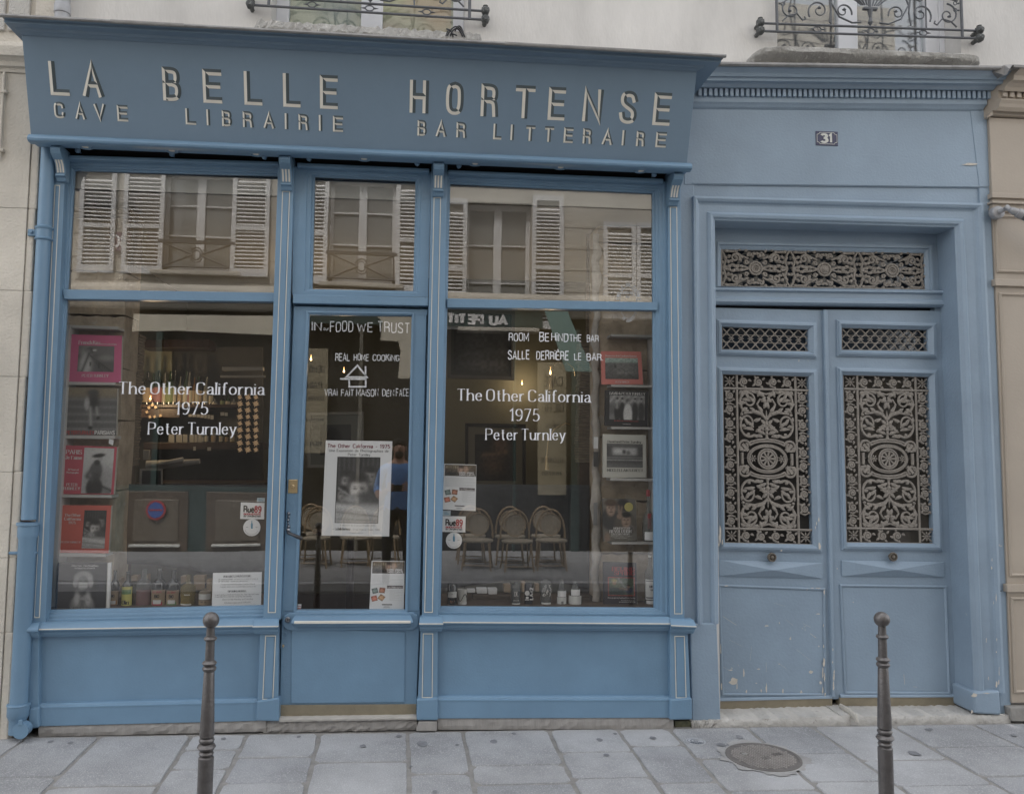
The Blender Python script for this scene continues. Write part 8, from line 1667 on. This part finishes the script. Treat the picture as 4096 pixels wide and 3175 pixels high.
for i, w in enumerate(wins):
    x0, x1, z0, z1 = w; f = MB(); fy0, fy1 = YO - .22, YO - .17
    f.box(x0, x0 + .07, fy0, fy1, z0, z1); f.box(x1 - .07, x1, fy0, fy1, z0, z1); f.box(x0, x1, fy0, fy1, z1 - .10, z1); f.box(x0, x1, fy0, fy1, z0, z0 + .09); xm_ = (x0 + x1) / 2; f.box(xm_ - .065, xm_ + .065, fy0, fy1 + .01, z0, z1)
    for t in (.36, .66): f.box(x0, x1, fy0 + .01, fy1 - .01, z0 + (z1 - z0) * t, z0 + (z1 - z0) * t + .028)
    wo_ = f.build('window', sh_m, ob, bevel=.004); MB().box(x0, x1, fy0 - .02, fy0 + .012, z0, z1).build('pane', gl_o, wo_)
    MB().box(x0 - .12, x1 + .12, YO - .2, YO + .10, z0 - .07, z0 - .004).build('window_ledge', st_o, ob, bevel=.01)
    r_ = MB(); Y_ = YO + .05; zt_ = z0 + .46; zb_ = z0 + .06
    r_.box(x0 - .02, x1 + .02, Y_ - .025, Y_ + .025, zt_ - .02, zt_ + .03)
    for a, b_ in (((x0, zb_), (x1, zb_)), ((x0 + .04, zb_), (x0 + .04, zt_)), ((x1 - .04, zb_), (x1 - .04, zt_)), ((x0 + .05, zb_), (xm_ - .05, (zb_ + zt_) / 2 + .0)), ((x0 + .05, zt_ - .02), (xm_ - .05, (zb_ + zt_) / 2)), ((x1 - .05, zb_), (xm_ + .05, (zb_ + zt_) / 2)), ((x1 - .05, zt_ - .02), (xm_ + .05, (zb_ + zt_) / 2))):
        r_.tube([(a[0], Y_, a[1]), (b_[0], Y_, b_[1])], .017, 6)
    for rr_ in (.10, .065): r_.tube([(xm_ + rr_ * math.cos(a), Y_, (zb_ + zt_) / 2 + rr_ * 1.2 * math.sin(a)) for a in [2 * math.pi * t / 20 for t in range(21)]], .013, 6)
    r_.build('balcony_rail', iron_o, ob)
slat_me = None
def shutter(x0, x1, z0, z1, fix=False):
    global slat_me
    Y_ = YO + .03; o = MB(); wd = .07
    for b_ in ((x0, x0 + wd, z0, z1), (x1 - wd, x1, z0, z1), (x0 + wd, x1 - wd, z1 - .09, z1), (x0 + wd, x1 - wd, z0, z0 + .13), (x0 + wd, x1 - wd, (z0 + z1) / 2 - .03 - .1, (z0 + z1) / 2 + .04 - .1)): o.box(b_[0], b_[1], Y_, Y_ + .04, b_[2], b_[3])
    s_ = o.build('shutter', sh_m, ob, bevel=.003)
    if slat_me is None:
        t_o = MB().add([Vector(v) for v in ((-.5, -.003, -.030), (.5, -.003, -.030), (.5, .032, .006), (-.5, .032, .006), (-.5, -.009, -.024), (.5, -.009, -.024), (.5, .026, .012), (-.5, .026, .012))], [(0, 1, 2, 3), (7, 6, 5, 4), (0, 4, 5, 1), (1, 5, 6, 2), (2, 6, 7, 3), (3, 7, 4, 0)]); mt = MB(); mt.v = []; 
        m2 = MB(); m2.add([(-.5, -.003, .030), (.5, -.003, .030), (.5, .032, -.006), (-.5, .032, -.006), (-.5, -.009, .024), (.5, -.009, .024), (.5, .026, -.012), (-.5, .026, -.012)], [(0, 1, 2, 3), (7, 6, 5, 4), (0, 4, 5, 1), (1, 5, 6, 2), (2, 6, 7, 3), (3, 7, 4, 0)])
        t2 = m2.build('slat', sh_m, origin=(0, 0, 0)); slat_me = t2.data; bpy.data.objects.remove(t2)
    n = int((z1 - z0 - .3) / .062)
    for k in range(n):
        zz = z0 + .17 + k * .062
        if abs(zz - ((z0 + z1) / 2 - .1)) < .05: continue
        q = bpy.data.objects.new('slat', slat_me); COL.objects.link(q); q.parent = s_; q.location = (Vector(((x0 + x1) / 2, Y_, zz)) - ob.location); q.scale = (x1 - x0 - 2 * wd + .01, 1, 1)
    MB().box(x0, x1, YO + .002, YO + .012, z0, z1).build('shutter_shade', mat('shutter_gap', (.14, .135, .12), .9), ob) if False else None
for a, b_ in shl: shutter(*a); shutter(*b_)
shutter(*rect_of('D', 600, 120, 832, 905)); shutter(*rect_of('F', 1292, 527, 1530, 1235)); shutter(*rect_of('F', 1533, 530, 1770, 1240))
# cornice above the cafe, cafe front
MB().sweep(Vector((-7.5, YO, Zc)), Vector((8.5, YO, Zc)), [(.06, -.01), (.04, .10), (-.02, .14), (-.04, .20), (-.10, .22), (-.13, .12), (-.22, .08), (-.30, .04), (-.32, -.01)]).build('string_course', st_o, ob)
cafe_g = mat('cafe_green_paint', (.030, .050, .045), .45); cafe_b = mat('cafe_brown_wood', (.085, .062, .042), .5, var=.3, vs=4); cafe_in = mat('cafe_interior', (.016, .014, .012), .6)
cf = thing('cafe_front', 'dark cafe front across the street with cream menu boards', 'shopfront', (0, YO + .1, gz(0) - .05))
zg0 = gz(0, -8) - .06
MB().box(-7.5, 8.5, YO - .30, YO - .22, zg0, Zc - .25).build('dark_inside', cafe_in, cf)
zs0, zs1 = RX('d', 200, 168).z, RX('d', 200, 60).z
MB().box(RX('d', 700, 100).x, 0, 0, 0, 0, 0) if False else None
xa_, xb_ = RX('b', -150, 100).x, RX('d', 640, 100).x
MB().box(min(xa_, xb_), max(xa_, xb_), YO - .05, YO + .10, zs0, zs1 + .25).build('fascia', cafe_g, cf)
mb = MB(); pen_text(mb, 'AU PETIT', MIR(c('d', 425, 153), DW - .11), MIR(c('d', 60, 138), DW - .11), .135, 'sans', .155, lift=.002); mb.build('lettering', ltx, cf)
lw_ = mat('cafe_ivory', (.22, .19, .13), .7, var=.15, vs=3)
def board_o(lbl, k, x0, y0, x1, y1, texts, d=DW - .12):
    a, b_, c_, d_ = (MIR(c(k, x1, y0), d), MIR(c(k, x0, y0), d), MIR(c(k, x0, y1), d), MIR(c(k, x1, y1), d)); o = thing('menu_board', lbl, 'sign', d_)
    MB().prism([a, b_, c_, d_], (0, -.03, 0)).build('board', lw_, o)
    for s_, v, u0, u1, h in texts:
        mb = MB(); P = lambda u: d_.lerp(c_, u) + (a - d_) * v; pen_text(mb, s_, P(u0), P(u1), (a - d_).length * h, 'serif', .09, lift=.002); mb.build('text_line', ink, o)
board_o('tall cream board lettered CAFE BIERE TELEPHONE on the cafe front', 'd', 615, 385, 790, 1195, [('CAFÉ', .82, .14, .80, .07), ('BIÈRE', .625, .10, .86, .06), ('VINS', .50, .2, .7, .03), ('TÉLÉPHONE', .24, .10, .90, .032), ('48 87 50', .145, .15, .85, .026)])
board_o('tall cream board lettered DEPOT PAIN CHARBON on the cafe front', 'b', -60, 470, 236, 1720, [('DÉPÔT', .77, .15, .88, .055), ('PAIN', .62, .25, .80, .055), ('CHARBON', .505, .15, .95, .035), ('RESTAURANT', .31, .18, .95, .022), ('VOLAILLE', .07, .20, .95, .035)])
for (k_, x0, x1) in (('d', 462, 476), ('b', 598, 640), ('d', 820, 870), ('V', 300, 312)):
    a, b_ = MIR(c(k_, x0, 1500), DW - .05).x, MIR(c(k_, x1, 1500), DW - .05).x; MB().box(min(a, b_), max(a, b_), YO - .06, YO + .05, zg0, zs0).build('mullion', cafe_g if k_ != 'b' else flat('dull_post', (.13, .12, .10)), cf)
# brown panelled stall riser and round sign, seen low in the left window
def rect2(k, x0, y0, x1, y1, d): a, b_ = MIR(c(k, x0, y0), d), MIR(c(k, x1, y1), d); return min(a.x, b_.x), max(a.x, b_.x), min(a.z, b_.z), max(a.z, b_.z)
x0, x1, z0, z1 = rect2('G', 590, 840, 1500, 1212, DW - .1); MB().box(x0, x1, YO - .1, YO + .08, z0 - .05, z1).build('stall_riser', cafe_g, cf)
for a in ((655, 868, 970, 1185), (1075, 868, 1395, 1185)):
    x0, x1, z0, z1 = rect2('G', *a, DW - .1); MB().box(x0, x1, YO + .06, YO + .10, z0, z1).build('panel', cafe_b, cf, bevel=.01); MB().box(x0 + .14, x1 - .14, YO + .09, YO + .115, z0 + .18, z1 - .12).build('raised_panel', mat('cafe_tan_panel', (.12, .098, .072), .5), cf, bevel=.02)
    MB().box(x0 + .10, x1 - .10, YO + .10, YO + .16, z0 + .10, z0 + .14).build('panel_ledge', mat('cafe_ledge', (.50, .50, .47), .5), cf, bevel=.01)
pcn = MIR(c('G', 812, 965), DW - .14); ns_ = thing('round_sign', 'round blue and red no-parking sign on the panelled front across the street', 'sign', pcn)
MB().lathe([(.145, 0), (.145, .012), (.0005, .013)], pcn, 30, axis='Y').build('rim', flat('sign_red', (.35, .04, .04)), ns_); MB().lathe([(.115, .0), (.115, .016), (.0005, .017)], pcn, 30, axis='Y').build('face', flat('sign_blue', (.04, .09, .30)), ns_); MB().box(pcn.x - .10, pcn.x + .10, pcn.y + .014, pcn.y + .020, pcn.z - .012, pcn.z + .012).build('bar', MATS['sign_red'], ns_)
# house number across the street
pn = MIR(c('D', 876, 662), DW - .03); o = thing('opposite_number', 'small dark plate numbered 30 on the stone wall across the street', 'number plate', pn); MB().box(pn.x - .17, pn.x + .17, pn.y - .01, pn.y + .01, pn.z - .17, pn.z + .14).build('plate', flat('plum_enamel', (.12, .06, .08)), o)
mb = MB(); pen_text(mb, '30', Vector((pn.x + .11, pn.y + .012, pn.z - .10)), Vector((pn.x - .11, pn.y + .012, pn.z - .10)), .18, 'sans', .10, lift=.002); mb.build('numeral', ltx, o)
# green awning end seen in the right window
aw = [MIR(c('d', 660, 70), DW - .8), MIR(c('d', 800, 70), DW - .8), MIR(c('d', 955, 440), DW - 1.6), MIR(c('d', 790, 440), DW - 1.6)]
tag(MB().prism(aw, (0, -.02, 0)).build('awning_flap', mat('green_canvas', (.06, .11, .10), .8)), 'green canvas awning flap of the cafe across the street', 'awning')
cav = mat('beige_canvas', (.48, .44, .36), .85, var=.08, vs=2)
aw = [MIR(p_, DW - 1.2) for p_ in (c('G', 700, -60), c('G', 1440, -50), c('G', 1440, 50), c('G', 900, 26), c('G', 690, 30))]
tag(MB().prism(aw, (0, -.05, 0)).build('awning', cav), 'beige canvas awning edge across the street, seen in the left window', 'awning')
aw = [MIR(p_, DW - 1.4) for p_ in cs('b', 800, 40, 1300, 40, 1300, 500, 1240, 830, 1090, 830, 1128, 480, 1095, 372, 880, 360, 912, 130)]
tag(MB().prism(aw, (0, -.05, 0)).build('awning_drape', cav), 'beige canvas drape hanging across the street, seen in the door glass', 'awning')
# rattan bistro chairs
rat = mat('rattan', (.24, .17, .10), .5, var=.2, vs=30); cane = mat('woven_cane', (.25, .215, .165), .7, var=.15, vs=60, bump=.5, bs=120)
def make_chair():
    t = thing('bistro_chair', 'rattan bistro chairs lined up on the cafe terrace across the street', 'chair', (0, 0, 0), 'rattan chairs on the cafe terrace'); 
    hoop = [( .20 * math.cos(a), -.19 + .03 * math.sin(a), .47 + .40 * max(0, math.sin(a)) ** .8) for a in [math.pi * k / 16 for k in range(17)]]
    MB().tube(hoop, .014, 8).build('back_frame', rat, t, smooth=60)
    oval_ = [(.145 * math.cos(2 * math.pi * k / 20), -.17, .66 + .155 * math.sin(2 * math.pi * k / 20)) for k in range(21)]
    MB().tube(oval_, .009, 6).build('back_ring', rat, t, smooth=60)
    mb = MB(); mb.add([(x, -.172, z) for x, _, z in oval_[:-1]], [tuple(range(20))]); mb.build('backrest', cane, t)
    seat = [(.21 * math.cos(2 * math.pi * k / 20), .19 * math.sin(2 * math.pi * k / 20)) for k in range(20)]
    MB().rings([[Vector((x, y, .44)) for x, y in seat], [Vector((x * 1.03, y * 1.03, .455)) for x, y in seat], [Vector((x, y, .472)) for x, y in seat]], True, True).build('seat', cane, t)
    for sx in (-1, 1):
        for sy in (-1, 1): MB().tube([(sx * .16, sy * .15, .44), (sx * .18, sy * .17, .2), (sx * .205, sy * .20, 0)], .012, 6).build('leg', rat, t)
    for sy in (-1, 1): MB().tube([(-.185, sy * .18, .14), (.185, sy * .18, .14)], .007, 5).build('stretcher', rat, t)
    return t
ch0 = make_chair(); first = True
nch = 0
def put_chair(p, d, rz):
    global first, nch
    lb = 'rattan bistro chair on the cafe terrace across the street, %s counted from the right window' % ORD[nch]; nch += 1
    q = MIR(p, d); loc = (q.x, q.y, gz(q.x, -6) - .03)
    if first: ch0.location = loc; ch0.rotation_euler = (0, 0, rz); first = False; ch0['label'] = lb
    else: dup(ch0, loc, lb, rotz=rz)
for k_, x, y, d, rz in (('d', 700, 1500, 6.5, .1), ('d', 665, 1500, 7.05, -.1), ('d', 490, 1500, 6.4, -.05), ('d', 445, 1500, 7.0, .1), ('d', 245, 1500, 6.5, .15), ('d', 205, 1500, 7.1, 0), ('H', 300, 1000, 6.7, .1), ('H', 262, 1000, 7.2, 0), ('H', 530, 1000, 6.8, -.1), ('H', 690, 1000, 6.9, .1)):
    put_chair(c(k_, x, y), d, rz)
# kerb across the street
MB().box(-20, 20, -5.42, -5.28, gz(0, -5) - .4, gz(0, KY) - .035).build('far_kerb', kerb_m)['kind'] = 'structure'
# ================================================================ THE PHOTOGRAPHER (seen in the door glass)
def skin_figure(root, verts, edges_, radii, mats_, pick, name='body'):
    me = bpy.data.meshes.new(name); me.from_pydata(verts, edges_, []); o = bpy.data.objects.new(name, me); COL.objects.link(o)
    o.modifiers.new('skin', 'SKIN'); 
    for i, r in enumerate(radii): me.skin_vertices[0].data[i].radius = r if isinstance(r, tuple) else (r, r)
    me.skin_vertices[0].data[0].use_root = True
    s = o.modifiers.new('sub', 'SUBSURF'); s.levels = s.render_levels = 2
    dg = bpy.context.evaluated_depsgraph_get(); m2 = bpy.data.meshes.new_from_object(o.evaluated_get(dg)); bpy.data.objects.remove(o)
    for m_ in mats_: m2.materials.append(m_)
    for p_ in m2.polygons: p_.use_smooth = True; p_.material_index = pick(p_.center)
    ob2 = bpy.data.objects.new(name, m2); COL.objects.link(ob2); ob2.parent = root; return ob2
px_ = U((1596, 1800), 4.9).x
Yp = YG - 5.10
pers = thing('person', 'bearded man in a blue T-shirt and dark trousers standing in the street', 'person', (px_, Yp, gz(px_, KY) - .10))
skn = mat('skin', (.36, .21, .15), .55); tee = mat('blue_tshirt', (.11, .24, .50), .85, bump=.3, bs=14); trs = mat('dark_trousers', (.025, .027, .035), .85); hair = mat('dark_hair', (.018, .014, .012), .7, bump=.6, bs=120)
v = [(0, 0, .98), (0, 0, 1.16), (0, .01, 1.34), (0, 0, 1.46), (0, .01, 1.55), (0, .03, 1.64), (0, .025, 1.74),
     (-.10, 0, .92), (-.12, .01, .52), (-.125, -.02, .10), (-.13, .12, .05), (.10, 0, .92), (.12, .01, .52), (.125, -.02, .10), (.13, .12, .05),
     (-.19, 0, 1.44), (-.25, .03, 1.20), (-.20, .22, 1.10), (-.12, .36, 1.22), (.19, 0, 1.44), (.25, .03, 1.20), (.20, .22, 1.10), (.12, .36, 1.22)]
e = [(0, 1), (1, 2), (2, 3), (3, 4), (4, 5), (5, 6), (0, 7), (7, 8), (8, 9), (9, 10), (0, 11), (11, 12), (12, 13), (13, 14), (3, 15), (15, 16), (16, 17), (17, 18), (3, 19), (19, 20), (20, 21), (21, 22)]
r = [(.155, .11), (.145, .105), (.18, .12), (.13, .09), (.058, .06), (.078, .092), (.070, .085), .088, .062, .042, .040, .088, .062, .042, .040, .062, .050, .040, .030, .062, .050, .040, .030]
def pickm(cn):
    if cn.z > 1.50: return 0
    if cn.z < .97: return 2 if cn.z > .09 else 3
    if cn.y > .12 and abs(cn.x) > .08 and cn.z < 1.32 or (abs(cn.x) > .205 and cn.z < 1.17): return 0
    return 1
skin_figure(pers, v, e, r, [skn, tee, trs, mat('shoe', (.04, .04, .04), .6)], pickm)
def blob(nm, m_, cc, rx, ry, rz_, cut=None):
    mb = MB(); n, k_ = 16, 10; rg = []
    for j in range(1, k_):
        th = math.pi * j / k_; rg.append([pers.location + Vector((cc[0] + rx * math.sin(th) * math.cos(2 * math.pi * i / n), cc[1] + ry * math.sin(th) * math.sin(2 * math.pi * i / n), cc[2] + rz_ * math.cos(th))) for i in range(n)])
    mb.rings(rg, True, True); return mb.build(nm, m_, pers, smooth=180)
blob('hair', hair, (0, -.005, 1.735), .084, .098, .068); blob('beard', hair, (0, .082, 1.605), .052, .040, .048); blob('nose', skn, (0, .125, 1.675), .013, .018, .024)
for s in (-1, 1):
    blob('eye', mat('eye_dark', (.03, .02, .02), .3), (s * .030, .112, 1.700), .011, .008, .006); blob('eyebrow', hair, (s * .030, .116, 1.720), .020, .008, .005); blob('ear', skn, (s * .080, .02, 1.675), .012, .022, .032)
    for k in range(4): 
        a = pers.location + Vector((s * (.115 - .0), .37, 1.20 + k * .022)); MB().tube([a, a + Vector((-s * .035, .035, .006)), a + Vector((-s * .065, .022, .004))], [.010, .009, .007], 7).build('finger', skn, pers, smooth=60)
    a = pers.location + Vector((s * .11, .35, 1.285)); MB().tube([a + Vector((0, 0, -.03)), a, a + Vector((-s * .03, .01, .012))], [.011, .010, .008], 7).build('thumb', skn, pers, smooth=60)
ph = thing('phone', 'dark phone held in both hands by the man in the street', 'phone', pers.location + Vector((0, .385, 1.19))); MB().box(px_ - .075, px_ + .075, Yp + .380, Yp + .389, pers.location.z + 1.19, pers.location.z + 1.265).build('phone_body', g_dark, ph, bevel=.003)
